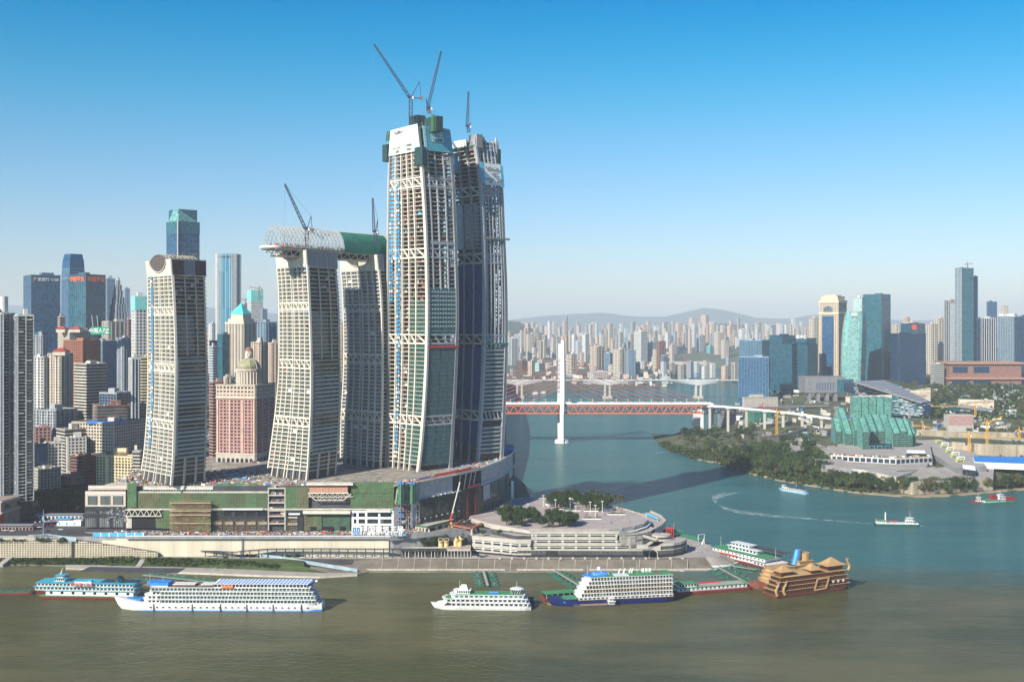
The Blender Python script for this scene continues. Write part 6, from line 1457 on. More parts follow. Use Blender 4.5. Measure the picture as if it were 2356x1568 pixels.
for i,(xa,xb,ye,yf,xk,yk)in enumerate(WED):
 pa,pyf=c4(xa,yf);pb,_=c4(xb,yf);_,pye=c4(0,ye);pk,pyk=c4(xk,yk)
 Y0=G(pa,pyf,tz).y;za=zat(pye,Y0);Y1=Y0+(26 if yk>550 else 48);zk=zat(pyk,Y1)
 x0,x1=xat(pa,Y0),xat(pb,Y0);X0=xat(pk,Y1);X1=X0+(x1-x0)*1.03;back=Y1+12;sx=(X0-x0)/(Y1-Y0)
 fr=[V((x0,Y0,tz)),V((x1,Y0,tz)),V((x1,Y0,za)),V((x0,Y0,za))];mid=[V((X0,Y1,tz)),V((X1,Y1,tz)),V((X1,Y1,zk)),V((X0,Y1,zk))]
 bk=[V((X0+sx*12,back,tz)),V((X1+sx*12,back,tz)),V((X1+sx*12,back,zk)),V((X0+sx*12,back,zk))]
 MB(thg).loft([fr,mid,bk]).build('wedge_block',t,True)
 n=int((za-tz)/2.7)
 for k in range(n):z=tz+.6+k*(za-tz-.8)/n;MB(thd).box(x0+.7,Y0-.5,z,x1-.7,Y0+.2,z+1.5,hdk).build('louvre',t,True)
 MB(thd).beam(V((x0+.2,Y0-.2,za+.3)),V((X0+.2,Y1,zk+.3)),.9,.8).build('ridge_edge',t,True);MB(thd).beam(V((x1-.2,Y0-.2,za+.3)),V((X1-.2,Y1,zk+.3)),.9,.8).build('ridge_edge',t,True)
 MB(thd).box(x1-.6,Y0-.6,tz,x1,Y0,za).build('front_edge',t,True);MB(thd).box(x0,Y0-.6,tz,x0+.6,Y0,za).build('front_edge',t,True)
Y0=G(*c4(1000,1020),tz).y+55
for k in range(5):
 xa=xat(c4(620+k*128,0)[0],Y0);w_=110/6.031/1.2224*Y0/F;z1=zat(c4(0,225)[1],Y0)
 MB(thg).prism([(xa,Y0),(xa+w_,Y0),(xa+w_-3,Y0+30),(xa+2,Y0+30)],tz,z1).build('stage_tower_block',t,True)
 MB(thd).box(xa+w_,Y0+1.5,tz,xa+w_+.16*w_,Y0+20,z1-1).build('dark_slot',t,True)
 g=MB(thd)
 for j in range(1,5):g.box(xa+w_*j/5,Y0-.25,tz+10,xa+w_*j/5+.12,Y0,z1)
 for j in range(12):zq=z1-1-j*3.4;g.box(xa,Y0-.25,zq,xa+w_,Y0,zq+.14)
 g.build('glazing_bars',t,True,kind='stuff')
Yf=G(*c4(1000,1100),tz).y
for k in range(3):x=xat(c4(875+k*130,0)[0],Yf);g=MB(thg);g.box(x,Yf-1,tz,x+.6,Yf,tz+4.5);g.box(x+7,Yf-1,tz,x+7.6,Yf,tz+4.5);g.box(x,Yf-1,tz+4.2,x+7.6,Yf,tz+5);g.build('entrance_frame',t,True)
MB(g_dark).box(xat(c4(870,0)[0],Yf),Yf+3,tz,xat(c4(1270,0)[0],Yf),Yf+9,tz+7).build('foyer',t,True)
ps=thing('terrace_crowd','scattered parasols, planters and stalls along the front of the theatre terrace','market stalls',G(1990,1046,30),0)
def onterr():a=RND.random();p=f0.lerp(f1,a)if RND.random()<.65 else f1.lerp(f2,a);return V((p.x,p.y+RND.uniform(1,9),tz))
litter('stalls',ps,260,onterr,hs=(.6,2.2),ss=(.5,3),ms=[white,brick,netgreen,bamboo,redp,skyblue],ws=[6,5,4,4,1.5,1])
t=thing('wedge_hall','long hall with a sloping grey wedge roof and glass walls striped white, behind the theatre','building',(640,2150,25),0)
def quadwall(parent,px0,px1,Y,y0a,y0b,y1a,y1b,m,nm,th=6,rows=0,dash=None,z1=None):
 r=[[V((xat(p,Y),Y,zat(yb,Y))),V((xat(p,Y),Y,zat(ya,Y))),V((xat(p,Y),Y+th,zat(ya,Y))),V((xat(p,Y),Y+th,zat(yb,Y)))]for p,ya,yb in((px0,y0a,y1a),(px1,y0b,y1b))]
 MB(m).loft(r).build(nm,parent,True)
 if dash:
  g=MB(dash)
  for _ in range(rows):
   u=RND.random();ya=y0a+(y0b-y0a)*u;yb=y1a+(y1b-y1a)*u;yy=RND.uniform(ya+1,yb-1);w_=RND.uniform(3,9);x=xat(px0+(px1-px0)*u,Y);g.box(x,Y-.5,zat(yy,Y),x+w_,Y,zat(yy,Y)+RND.uniform(.5,.9))
  g.build('white_strips',parent,True,kind='stuff')
quadwall(t,1963,2052,2150,878,900,905,912,g_dark,'glass_wall',60,120,white)
quadwall(t,2052,2118,2120,905,925,955,958,g_teal,'glass_wall',60,150,white);quadwall(t,2118,2141,2122,925,930,957,960,g_dark,'glass_wall',40)
rf=mat('grey_roof_plate',(.30,.30,.31),.6,var=.1,scale=.2)
q=[P(1963,879,2130),P(2120,928,2110),P(2141,925,2180),P(2036,876,2320)]
MB(rf).loft([q,[p+V((0,0,2))for p in q]]).build('wedge_roof',t,True)
g=MB(steel)
for k in range(1,9):g.beam(q[0].lerp(q[1],k/9)+V((0,0,2.2)),q[3].lerp(q[2],k/9)+V((0,0,2.2)),.5,.4)
g.build('roof_seams',t,True,kind='stuff')
cm=mat('striped_cream_stone',(.66,.58,.44),.8,var=.1,scale=.2)
def slat(parent,px0,px1,Y,ya,yb,yc,yd):
 quadwall(parent,px0,px1,Y,ya,yb,yc,yd,cm,'stone_screen',8)
 for _ in range(26):u=RND.random()*.85;k=RND.random();yy=(ya+(yb-ya)*u)*(1-k)+(yc+(yd-yc)*u)*k;x=xat(px0+(px1-px0)*u,Y);MB(w_brown).box(x,Y-.4,zat(yy,Y),x+RND.uniform(6,22),Y,zat(yy,Y)+.55).build('slot',parent,True)
slat(t,2085,2141,2240,902,892,922,922)
slat(t,1948,2052,2060,912,908,925,950)
t2=thing('small_wedge_hall','smaller striped cream and glass hall with wedge roof, right of the tree avenue','building',(860,2230,25),0)
slat(t2,2208,2287,2260,918,920,940,950);quadwall(t2,2204,2284,2200,934,945,962,965,g_teal,'glass_wall',50,130,white)
q=[P(2203,936,2195),P(2282,948,2195),P(2288,943,2250),P(2210,930,2255)];MB(rf).loft([q,[p+V((0,0,1.5))for p in q]]).build('wedge_roof',t2,True)
t=thing('pink_panel_wall','pink gridded panel building on the edge of the pit wall','building',P(2180,975,2000),0);Y=2000
MB(w_stone).box(xat(2181,Y),Y,18,xat(2240,Y),Y+20,zat(954,Y)).build('wall',t,True)
for i in range(5):
 for j in range(3):MB(w_pink).box(xat(2182+i*11.6,Y),Y-.4,zat(962.5+j*7.5,Y),xat(2193+i*11.6,Y),Y,zat(956+j*7.5,Y)).build('panel',t,True)
t=thing('grey_stilt_block','grey stone block with slot windows raised on fat legs, before the tan tower','building',(560,2500,30),0);Y=2500
MB(mat('grey_granite',(.20,.20,.21),.8,var=.15,scale=.1)).box(xat(1853,Y),Y,zat(903,Y),xat(1947,Y),Y+60,zat(867,Y)).build('block',t,True);gg=MATS['grey_granite']
MB(g_teal).box(xat(1926,Y),Y-2,zat(903,Y),xat(1964,Y),Y+20,zat(872,Y)).build('glass_part',t,True)
for k in range(7):MB(g_blue).box(xat(1879+k*6.2,Y),Y-.5,zat(897,Y),xat(1880.6+k*6.2,Y),Y,zat(879,Y)).build('slot_window',t,True)
for k in(1860,1880,1901,1920):MB(gg).box(xat(k,Y),Y+2,20,xat(k+7,Y),Y+14,zat(902,Y)).build('leg',t,True)
t=thing('brown_mall','long brown shopping hall with overhanging bands at the foot of the tallest right tower','building',(1380,3050,40),0);Y=3050
MB(w_brown).box(xat(2184,Y),Y,30,xat(2350,Y),Y+90,zat(835,Y)).build('wall',t,True)
for y in(833,868):MB(mat('brown_band',(.42,.22,.15),.8)).box(xat(2180,Y),Y-6,zat(y+4,Y),xat(2356,Y),Y+90,zat(y,Y)).build('overhang',t,True)
for a,b_,y in((2192,2226,843),(2240,2276,843),(2190,2230,875),(2240,2280,876)):MB(g_dark).box(xat(a,Y),Y-.8,zat(y+(14 if y<860 else 8),Y),xat(b_,Y),Y,zat(y,Y)).build('window',t,True)
def RT(label,xl,xc,xr,yt,Y,st='curtain',w_=None,gl=None,**k):return bld(k.pop('name','office_tower'),label,xl,xc,xr,yt,Y,38,st,w_,gl,fh=k.pop('fh',5),bw=k.pop('bw',7),**k)
RT('wide low blue glass office at the left end of the right bank group',1699,1768,1772,822,2650,'curtain',w_blue,g_blue)
RT('set back upper block behind the wide blue glass office',1702,1752,1770,783,2750,'curtain',w_blue,g_mid)
RT('dark teal ribbed office with green floors, second of the left group',1768,1822,1842,790,2950,'bands',g_dark,g_teal);RT('recessed top of the second dark teal office',1770,1800,1830,772,2990,'bands',g_dark,g_teal)
t,A,B,C_,D,z=RT('dark teal office carrying white rooftop Chinese letters',1822,1858,1881,792,2950,'bands',g_dark,g_teal,bw=9);t,A,B,C_,D,z=RT('recessed top floors under the white rooftop letters',1825,1856,1878,779,2990,'curtain',g_dark,g_teal)
bsign(t,'力帆中心',A,B,.5,z+.5,11,white,bold=.25)
Y=3050;t,A,B,C_,D,z=RT('tan stone tower with tall blue glass panel and arched cornice',1885,1929,1948,692,Y,'grid',mat('tan_stone',(.66,.52,.36),.8,var=.08),g_dark,bw=5,styleR='bands')
d=(B-A).normalized();n=V((d.y,-d.x,0));L=(B-A).length
MB(g_blue).obox(A+d*L*.17+V((0,0,45)),d*L*.58,n*1.8,V((0,0,zat(726,Y)-45))).build('glass_panel',t,True)
M=(A+B+C_+D)/4;f=lambda s,zz_:[M+(V((p.x,p.y,0))-M)*s+V((0,0,zz_))for p in(A,B,C_,D)]
for s,y0,y1 in((1.04,722,718),(1.05,696,690),(.86,690,681),(.6,681,678)):MB(MATS['tan_stone']).loft([f(s,zat(y0,Y)),f(s,zat(y1,Y))]).build('crown_tier',t,True)
for k in range(5):MB(g_mid).obox(A+d*L*(.24+k*.1)+V((0,0,zat(717,Y))),d*L*.07,n*2,V((0,0,(717-704-abs(k-2)*.8)*Y/F))).build('arched_window',t,True)
Y=2950;zt=zat(716,Y);t=thing('curved_green_tower','pale green glass tower with bowed tapering sides right of the tan tower','office tower',(xat(1970,Y),Y,38),0)
prof=[(885,1940,1995),(850,1940,1996),(800,1941,1998),(760,1944,1999),(730,1948,1998),(716,1951,1996)]
rings=[]
for y,a,b_ in prof:
 x0,x1=xat(a,Y),xat(b_,Y);w_=x1-x0;z=zat(y,Y);rings.append([V((x0,Y+10,z)),V((x0+w_*.12,Y+1,z)),V((x0+w_*.6,Y-3,z)),V((x0+w_*.72,Y-1,z)),V((x1-w_*.04,Y+14,z)),V((x1,Y+30,z)),V((x0+5,Y+40,z))])
MB(g_bright).loft(rings).build('shell',t,True)
MB(g_teal).loft([[r[3]+V((0,-1.2,0)),r[4]+V((1,-1.2,0)),r[5]+V((1,0,0)),r[3]+V((0,1,0))]for r in rings]).build('dark_side',t,True)
g=MB(w_white)
for k in range(40):z=45+(zt-50)*k/40;u=k/40;r=rings[0];a,b_=[lin(sorted([(zat(y,Y),xat(q,Y))for y,q in pr]),z)for pr in([(y,a_)for y,a_,_ in prof],[(y,c_)for y,_,c_ in prof])];w_=b_-a;g.beam((a+w_*.12,Y+.7,z),(a+w_*.6,Y-3.3,z),.5,.4)
g.build('floor_lines',t,True,kind='stuff');MB(w_white).box(xat(1958,Y),Y-4,zat(727,Y),xat(1972,Y),Y+6,zat(719,Y)).build('roof_house',t,True)
RT('bright sky blue slab peeping left of the big teal tower',1963,1983,1988,684,3500,'bands',w_white,g_bright)
t,A,B,C_,D,z=RT('tall square teal glass tower with small red and blue sign at its top',1986,2028,2049,677,3100,'curtain',g_mid,g_teal);bsign(t,'●',B,C_,.25,z-15,11,redp);bsign(t,'中信银行',B,C_,.62,z-13,6,blue)
RT('dark navy glass block with lower front, right of the big teal tower',2048,2072,2130,768,3050,'curtain',g_dark,g_dark)
t,A,B,C_,D,z=RT('dark glass block with a red round sign on its top',2072,2112,2128,745,3150,'bands',g_dark,g_teal);bsign(t,'●',A,B,.8,z-16,20,redp)
RT('grey brown slab with yellow roof sign left of the tallest right tower',2172,2187,2200,690,3250,'fins',w_stone,g_dark);RT('pale slab wing stuck to the tallest right tower',2186,2200,2212,696,3200,'bands',w_white,g_mid)
t,A,B,C_,D,z=RT('tallest right bank tower, pale left edge and green blue glass, small crane on top',2198,2212,2240,617,3150,'grid',g_mid,g_teal,styleR='curtain');MB(w_white).obox(V((A.x,A.y,40))+V((0,-.8,0)),(B-A),V((0,-1,0)),V((0,0,z-40))).build('pale_side',t,True)
RT('slim dark slab wing on the right side of the tallest right tower',2238,2241,2250,636,3180,'curtain',g_mid,g_blue);RT('square dark blue tower far behind on the right',2270,2273,2294,694,4300,'curtain',g_mid,g_blue);RT('pale round topped flats far behind on the right',2303,2310,2320,704,4400,'resi',w_peach,w_grey)
RT('white finned dark office block right of the tallest tower',2252,2254,2291,732,3200,'fins',w_white,g_dark);t,A,B,C_,D,z=RT('grey glass bank block at the right edge with Chinese roof letters',2296,2336,2352,727,3150,'curtain',w_white,g_mid);bsign(t,'重庆三峡银行',A,B,.5,z+.5,7,white,bold=.1)
RT('dark blue glass side block cut by the right edge',2334,2338,2380,729,3120,'curtain',g_mid,g_dark);RT('brown slab between the tallest tower and the finned block',2248,2250,2258,735,3300,'bands',w_brown,g_dark)
RT('stack of round white balconied flats above the trees',2141,2150,2172,838,3050,'bands',w_white,win_dark,name='apartment_block');
for a in(('cream pair of slab flats behind the round red signed block',2132,2145,2158,745,3600),('taller cream slab flats right behind the grey brown slab',2150,2162,2173,732,3700),('cream flats left of the red signed block',2052,2062,2078,748,4000),('cream flats row behind the red signed block',2078,2100,2118,742,4100),('tan tall flats left of the tan stone tower',1862,1874,1886,732,3900)):RT(a[0],*a[1:],'resi',w_beige,win_dark,name='apartment_block')
MB(g_teal).loft([[P(1990,880,2800),P(2072,880,2800),P(2060,895,2800),P(1995,895,2800)],[P(1990,880,2860),P(2072,880,2860),P(2060,895,2860),P(1995,895,2860)]]).build('glass_podium');tag(bpy.data.objects['glass_podium'],'low slanting dark glass podium between the big teal tower and the navy block','building')
for a in(('netted green building beside the red crane, under the bridge ramp',1712,1735,1775,950,2120,'grid',teal_net,net2,22),('glass pavilion with folded tan bands left of the bridge piers',1652,1655,1692,953,2130,'bands',w_stone,g_mid,15),('low white building below the green netted one',1747,1752,1795,975,2060,'bands',w_white,g_dark,22),('long pale shed with flat roof over the bridge approach',1708,1712,1790,915,2380,'bands',lconc,w_stone,35),('low tan house by the spire at the right',2262,2266,2356,922,2500,'grid',w_stone,g_dark,40),('flat brown roofed pavilion at the far right among trees',2310,2315,2350,955,2150,'bands',w_grey,w_grey,26)):
 bld('low_building',a[0],a[1],a[2],a[3],a[4],a[5],a[-1]-4,a[6],a[7],g_dark if isinstance(a[8],int)else a[8],fh=4,bw=5)
t=thing('clock_spire','small stone tower with a pointed grey spire among the trees','tower',P(2288,925,2450),0);MB(w_stone).box(-4,-4,-14,4,4,12).build('shaft',t);MB(steel).tube((0,0,12),(0,0,28),4.5,.2,6).build('spire',t)
def shed(label,cols4,z,h,m,wm=white,name='site_shed'):
 q=[G(a,b,z+h)for a,b in cols4];t=thing(name,label,'shed',(q[0].x,q[0].y,z),0);MB(wm).prism([(p.x,p.y)for p in q],z-3,z+h-.1).build('wall',t,True)
 a,b_=(q[0]+q[3])/2,(q[1]+q[2])/2;up=V((0,0,h*.3+1));MB(m).loft([[q[0]+V((0,-1,0)),a+up,q[3]],[q[1]+V((0,-1,0)),b_+up,q[2]]],closed=False).build('roof',t,True)
shed('long bright blue roofed white site shed at the right edge',[(2242,1061),(2380,1066),(2380,1050),(2238,1049)],20,6,blue)
shed('blue roofed white shed in the car park among the trees',[(1843,1008),(1862,1010),(1858,998),(1842,998)],22,6,blue);shed('blue and white tarpaulin shed on the slope above the trees',[(1708,1033),(1750,1035),(1748,1026),(1712,1025)],16,4,blue,blue);shed('white gabled event tent at the foot of the theatre steps',[(2215,1078),(2245,1082),(2240,1070),(2212,1068)],19,6,white,win_dark);shed('long white tent on the theatre terrace',[(2085,1042),(2130,1043),(2125,1035),(2088,1034)],30,4,white,win_dark);shed('pale blue and white tarpaulin heap on the shore tip',[(1632,1031),(1655,1034),(1650,1027),(1636,1024)],5,2,white,white);shed('pink roofed hut row under the bridge piers',[(1655,1006),(1695,1008),(1692,1000),(1660,999)],12,4,w_pink)
for i in range(9):
 p=G(2160+i*6+(i%2)*8,1018+i*5.5,24.6);t=thing('exhibition_booth','small booth with %s roof, number %s in the row right of the theatre'%(('lime','white')[i%2],('one','two','three','four','five','six','seven','eight','nine')[i]),'booth',p,0,'exhibition booths right of the theatre');mm=mat('lime_roof',(.55,.62,.12),.6)if i%2==0 else white;MB(mm).box(-5,-3,3.4,5,3,4.2).build('roof',t)
 for sx in(-4.5,4.5):MB(mm).box(sx-.3,-3,0,sx+.3,3,3.4).build('side',t)
def lattice(g,p,q,w_,n,r=.22,taper=1.0):
 p,q=V(p),V(q);d=(q-p).normalized();up=V((0,0,1))if abs(d.z)<.9 else V((1,0,0));a=d.cross(up).normalized();b_=a.cross(d);cs=[]
 for i in range(n+1):
  s=w_*(1+(taper-1)*i/n)/2;c=p.lerp(q,i/n);cs.append([c+a*s+b_*s,c-a*s+b_*s,c-a*s-b_*s,c+a*s-b_*s])
 for j in range(4):g.beam(cs[0][j],cs[-1][j],r)
 for i in range(n):
  for j in range(4):g.beam(cs[i][j],cs[i+1][(j+1)%4]if i%2 else cs[i+1][j-1],r*.6)
def hammer(label,px,ybase,ytop,z,xj0,xj1,yj1,m,Y=None):
 p=G(px,ybase,z)if not Y else V((xat(px,Y),Y,zat(ybase,Y)));Y=p.y;top=zat(ytop,Y);t=thing('tower_crane',label,'tower crane',p,0);hh=top-p.z
 g=MB(m);lattice(g,(0,0,0),(0,0,hh),2.6,max(6,int(hh/3)),.45);g.build('mast',t)
 j0,j1=V((xat(xj0,Y)-p.x,3,hh)),V((xat(xj1,Y)-p.x,-3,zat(yj1,Y)-p.z));g=MB(m);lattice(g,(0,0,hh),j1,1.8,16,.4,.6);g.build('jib',t);g=MB(m);lattice(g,(0,0,hh),j0,1.6,5,.4);g.build('counter_jib',t)
 MB(concrete).box(j0.x-1.5,j0.y-1,hh-3,j0.x+1.5,j0.y+1,hh-.5).build('counterweight',t);MB(m).tube((0,0,hh),(0,0,hh+6),1.2,.3,4).build('apex',t);MB(white).box(1,-1.6,hh-2.5,2.6,.2,hh-.3).build('cab',t)
 for q in(j0*.9+V((0,0,hh*.1)),V((j1.x*.7,j1.y*.7,hh+(j1.z-hh)*.7))):MB(steel).beam((0,0,hh+6),q,.18).build('tie_rod',t)
hammer('tall yellow tower crane in front of the stained cliff wall',1787,1012,946,18,1793,1812,946,yellow);hammer('yellow tower crane by the pit wall right of the theatre',2124,1006,979,19,2095,2140,984,yellow);hammer('yellow tower crane beside the pink gridded building',2244,976,934,25,2260,2128,934,yellow);hammer('yellow tower crane with raised jib behind the tunnel wall',2271,1025,972,20,2262,2304,958,yellow);hammer('yellow tower crane with a long jib over the blue site fence',2230,1046,1000,20,2215,2360,1008,yellow);hammer('half hidden yellow tower crane behind the glass hall',2057,970,918,25,2050,2078,925,yellow);hammer('orange tower crane at the far right edge',2345,1015,990,20,2338,2385,996,yellow);hammer('red tower crane behind the elevated road',1755,970,932,25,1748,1792,940,redp)
hammer('tiny crane on the roof of the tallest right tower',2226,617,607,0,2222,2238,606,brick,3160);hammer('distant luffing crane left of the pale blue capped tower',597,690,664,0,602,575,660,brick,2290);hammer('distant lower crane over the dark green netted block',566,705,691,0,572,556,688,brick,2480)
orr=mat('bridge_orange',(.62,.15,.07),.6,var=.08);brw=mat('bridge_white',(.74,.73,.70),.6,var=.05)
Y=2044
t=thing('cable_stayed_bridge','orange truss bridge hung with red cables from a single white needle pylon','bridge',(xat(1294,Y),Y,0),0)
zt,zb=69.0,53.5;X0,X1=-150,xat(1614,Y)
for y in(Y-6,Y+14):
 for z,h in((zt-2,3.0),(zb,2.2)):MB(orr).box(X0,y-.8,z-h/2,X1,y+.8,z+h/2).build('truss_chord',t,True)
 n=64;st=(X1-X0)/n
 for k in range(n):MB(orr).beam((X0+k*st,y,zb if k%2 else zt-2),(X0+(k+1)*st,y,zt-2 if k%2 else zb),1.3).build('truss_diagonal',t,True)
MB(brw).box(X0,Y-9,zt,X1+20,Y+18,zt+1.4).build('road_deck',t,True);MB(concrete).box(X0,Y-4,zb-.6,X1,Y+12,zb+.6).build('rail_deck',t,True)
for y in(Y-9,Y+17.5):MB(white).box(X0,y,zt+1.4,X1+20,y+.4,zt+2.6).build('barrier',t,True)
r=[]
for zz_,w_ in((-2,15),(20,13.5),(50,14.5),(80,15.5),(120,15),(150,13.5),(178,12),(184,11.5)):w_*=Y/F*.78;cx=xat(1294.5+(0 if zz_>60 else-1.5),Y);r.append([V((cx-w_/2,Y-12,zz_)),V((cx-w_/4,Y-15,zz_)),V((cx+w_/4,Y-15,zz_)),V((cx+w_/2,Y-12,zz_)),V((cx+w_/3,Y-8,zz_)),V((cx-w_/3,Y-8,zz_))])
MB(brw).loft(r).build('pylon_leg',t,True,smooth=False)
r=[]
for zz_,y_ in((-2,18),(20,16),(50,21),(80,19),(120,10),(150,3),(178,-3)):cx=xat(1289+(150-abs(zz_-80))*-.008,Y);w_=7;r.append([V((cx-w_/2,Y+y_-3,zz_)),V((cx+w_/2,Y+y_-3,zz_)),V((cx+w_/2,Y+y_+3,zz_)),V((cx-w_/2,Y+y_+3,zz_))])
MB(brw).loft(r).build('pylon_leg',t,True)
MB(brw).tube((xat(1293,Y),Y,-2),(xat(1293,Y),Y,6),14,12,12).build('pylon_foot',t,True)
cx=xat(1294,Y);cm_=mat('cable_red',(.42,.09,.07),.6)
for k in range(10):
 zp=100+k*6.0;xr=cx+66+k*22.5;xl_=cx-66-k*22.5
 for x in(xr,xl_):
  for y in(Y-5,Y+12):MB(cm_).beam((cx,Y-4 if y<Y else Y+8,zp),(x,y,zt+1),.42).build('stay_cable',t,True)
g=MB(white)
for k in range(24):x=X0+k*21;g.box(x,Y-8.6,zt+1.4,x+.5,Y-8.2,zt+11)
g.build('lamp_posts',t,True,kind='stuff')
def road(label,pts,w_,m,pier_every=0,zb_=10,name='approach_road',edge_=white,band_=None,cat='road bridge',pm=lconc):
 q=[P(a,b,y)for a,b,y in pts];t=thing(name,label,cat,q[0],0)
 for a,b_ in zip(q,q[1:]):
  MB(m).beam(a,b_,w_,2.0).build('deck',t,True);MB(edge_).beam(a+V((0,-w_/2,1.4)),b_+V((0,-w_/2,1.4)),.5,1.6).build('barrier',t,True)
  if band_:MB(band_).beam(a+V((0,-w_/2-.2,-.4)),b_+V((0,-w_/2-.2,-.4)),.5,2.2).build('side_band',t,True)
 for k in range(pier_every):
  c=q[0].lerp(q[-1],(k+.5)/pier_every)
  for a,b_ in zip(q,q[1:]):
   if a.x<=c.x<=b_.x:c=a.lerp(b_,(c.x-a.x)/(b_.x-a.x))
  MB(pm).box(c.x-2,c.y-3,zb_,c.x+2,c.y+1,c.z-1).build('pier',t,True);MB(pm).box(c.x-4,c.y-5,c.z-3,c.x+4,c.y+5,c.z-1).build('pier_cap',t,True)
 return t
t=road('lower grey truss continuing the orange bridge inland',[(1612,939,2060),(1700,938,2150),(1800,936,2250),(1905,934,2350)],14,concrete,6,20,band_=orr)
g=MB(mat('rust_truss',(.34,.09,.05),.7))
for k in range(15):a=P(1614+k*6.8,936,2062+k*6);b_=P(1620.8+k*6.8,950,2068+k*6);g.beam(a if k%2 else V((a.x,a.y,b_.z)),b_ if k%2 else V((b_.x,b_.y,a.z)),1.2)
g.beam(P(1614,951,2062),P(1712,950,2150),1.6);g.build('truss',t,True)
road('white barrier road curving down from the bridge towards the theatre',[(1612,932,2050),(1660,935,2030),(1720,940,2010),(1790,947,1990),(1850,954,1970),(1912,963,1950)],10,brw,7,15)
for px,y in((1602,1000),(1612,993)):c=G(px,y,8);t=thing('bridge_pier','tall %s white concrete pier at the land end of the orange bridge'%('thick front' if px<1605 else'slim rear'),'pier',c,0);MB(brw).loft([[V((-5,-3,-8)),V((5,-3,-8)),V((5,3,-8)),V((-5,3,-8))],[V((-6 if px<1605 else-4,-4,45)),V((8 if px<1605 else 5,-4,45)),V((8,4,45)),V((-6,4,45))]]).build('shaft',t)
Y=3202;t=thing('girder_bridge','far white concrete girder bridge with deep haunches over twin legged piers','bridge',(xat(1397,Y),Y,0),0)
pz=53;pier=[xat(1195,Y),xat(1397,Y),xat(1606,Y)];xs=[xat(1090,Y)+k*8 for k in range(int((xat(1900,Y)-xat(1090,Y))/8))]
rg=[]
for x in xs:d=min(abs(x-p)for p in pier+[pier[2]+(pier[2]-pier[1]),pier[0]-(pier[1]-pier[0])]);hh=4.5+12*max(0,1-d/110)**1.7;rg.append([V((x,Y-14,pz-2)),V((x,Y-9,pz-hh)),V((x,Y+9,pz-hh)),V((x,Y+14,pz-2)),V((x,Y+14,pz)),V((x,Y-14,pz))])
MB(brw).loft(rg).build('box_girder',t,True)
for p in pier:
 for s in(-6.5,6.5):MB(lconc).box(p+s-2.5,Y-8,-2,p+s+2.5,Y+8,pz-14).build('pier_leg',t,True)
 MB(w_stone).box(p-13,Y-11,-2,p+13,Y+11,7).build('pier_foot',t,True)
MB(concrete).box(xs[0],Y-14.4,pz,xs[-1],Y-14,pz+1.4).build('barrier',t,True)
g=MB(white)
for k in range(60):x=RND.uniform(xs[0],xs[-1]);g.box(x,Y-10,pz+.2,x+RND.uniform(4,8),Y-7,pz+2.4,RND.choice([white,steel,redp,netgreen,white]))
g.build('traffic',t,True,kind='stuff')
Y=4550;t=thing('unfinished_bridge','red scaffold pier and pale deck of a bridge under construction, farthest upriver','bridge',(xat(1550,Y),Y,0),0);MB(w_stone).box(xat(1540,Y),Y,zat(838,Y),xat(1628,Y),Y+15,zat(831,Y)).build('deck',t,True);g=MB(mat('red_scaffold',(.30,.07,.05),.8));[lattice(g,(xat(px,Y),Y+4,0),(xat(px,Y),Y+4,zat(825,Y)),9,8,1.1)for px in(1575,1586)];g.build('scaffold_pier',t,True)
t=thing('power_pylon','lattice power pylon standing behind the bridge deck','pylon',P(1655,925,2350),0);g=MB(steel);lattice(g,(0,0,-16),(0,0,52),15,12,.7,.12);[g.beam((-s,0,z),(s,0,z),.7)for s,z in((8,34),(7,42),(5,49))];g.build('lattice',t)
leafm=[mat('leaf_%s'%n,c,.9,var=.45,scale=.6,spec=.2,col2=d)for n,c,d in(('dark',(.022,.046,.020),(.06,.10,.03)),('mid',(.04,.078,.024),(.11,.16,.045)),('olive',(.075,.085,.028),(.15,.15,.05)))]
bark=mat('bark',(.12,.09,.06),.9)
def crown_mesh(seed,m,n=1000,kind='round'):
 r=random.Random(seed);b=MB(m);lobes=[(V((0,0,.62)),.36)]+[(V((r.uniform(-.3,.3),r.uniform(-.3,.3),r.uniform(.42,.85))),r.uniform(.16,.27))for _ in range(9)]
 for _ in range(n):
  c,R=r.choice(lobes);d=V((r.gauss(0,1),r.gauss(0,1),r.gauss(0,1))).normalized();p=c+d*R*r.uniform(.55,1.05)
  if p.z<.2:continue
  s=r.uniform(.022,.052);a=V((r.gauss(0,1),r.gauss(0,1),r.gauss(0,.6))).normalized();e=a.cross(d+V((0,0,.6))).normalized();b.poly([p-a*s,p+e*s,p+a*s*1.1,p-e*s])
 me=bpy.data.meshes.new('crown');me.from_pydata(b.v,[],b.f);me.materials.append(m);return me
CR=[crown_mesh(i,leafm[i%3 if i<6 else 0])for i in range(8)]
tb=MB(bark);tb.tube((0,0,-.08),(0,0,.5),.03,.018,6);[tb.tube((0,0,.3),(x,y,.6),.016,.008,5)for x,y in((.15,.05),(-.13,.1),(.03,-.16))]
TRK=bpy.data.meshes.new('trunk');TRK.from_pydata(tb.v,[],tb.f);TRK.materials.append(bark)
def tree(p,h,label,group,ci=None):
 t=thing('tree',label,'tree',p,RND.uniform(0,6.28),group)
 for nm,me in(('trunk',TRK),('crown',CR[RND.choice(ci or range(8))])):
  o=bpy.data.objects.new(nm,me);COL.objects.link(o);o.parent=t;o.scale=(h*RND.uniform(.85,1.15),)*2+(h,)
 return t
def inpoly(x,y,P_):
 c=False
 for(x0,y0),(x1,y1)in zip(P_,P_[1:]+P_[:1]):
  if(y0>y)!=(y1>y)and x<(x1-x0)*(y-y0)/(y1-y0)+x0:c=not c
 return c
def dry(p,m=6):return p.y-fronty(p.x)>m and p.x-lcx(p.y)>m
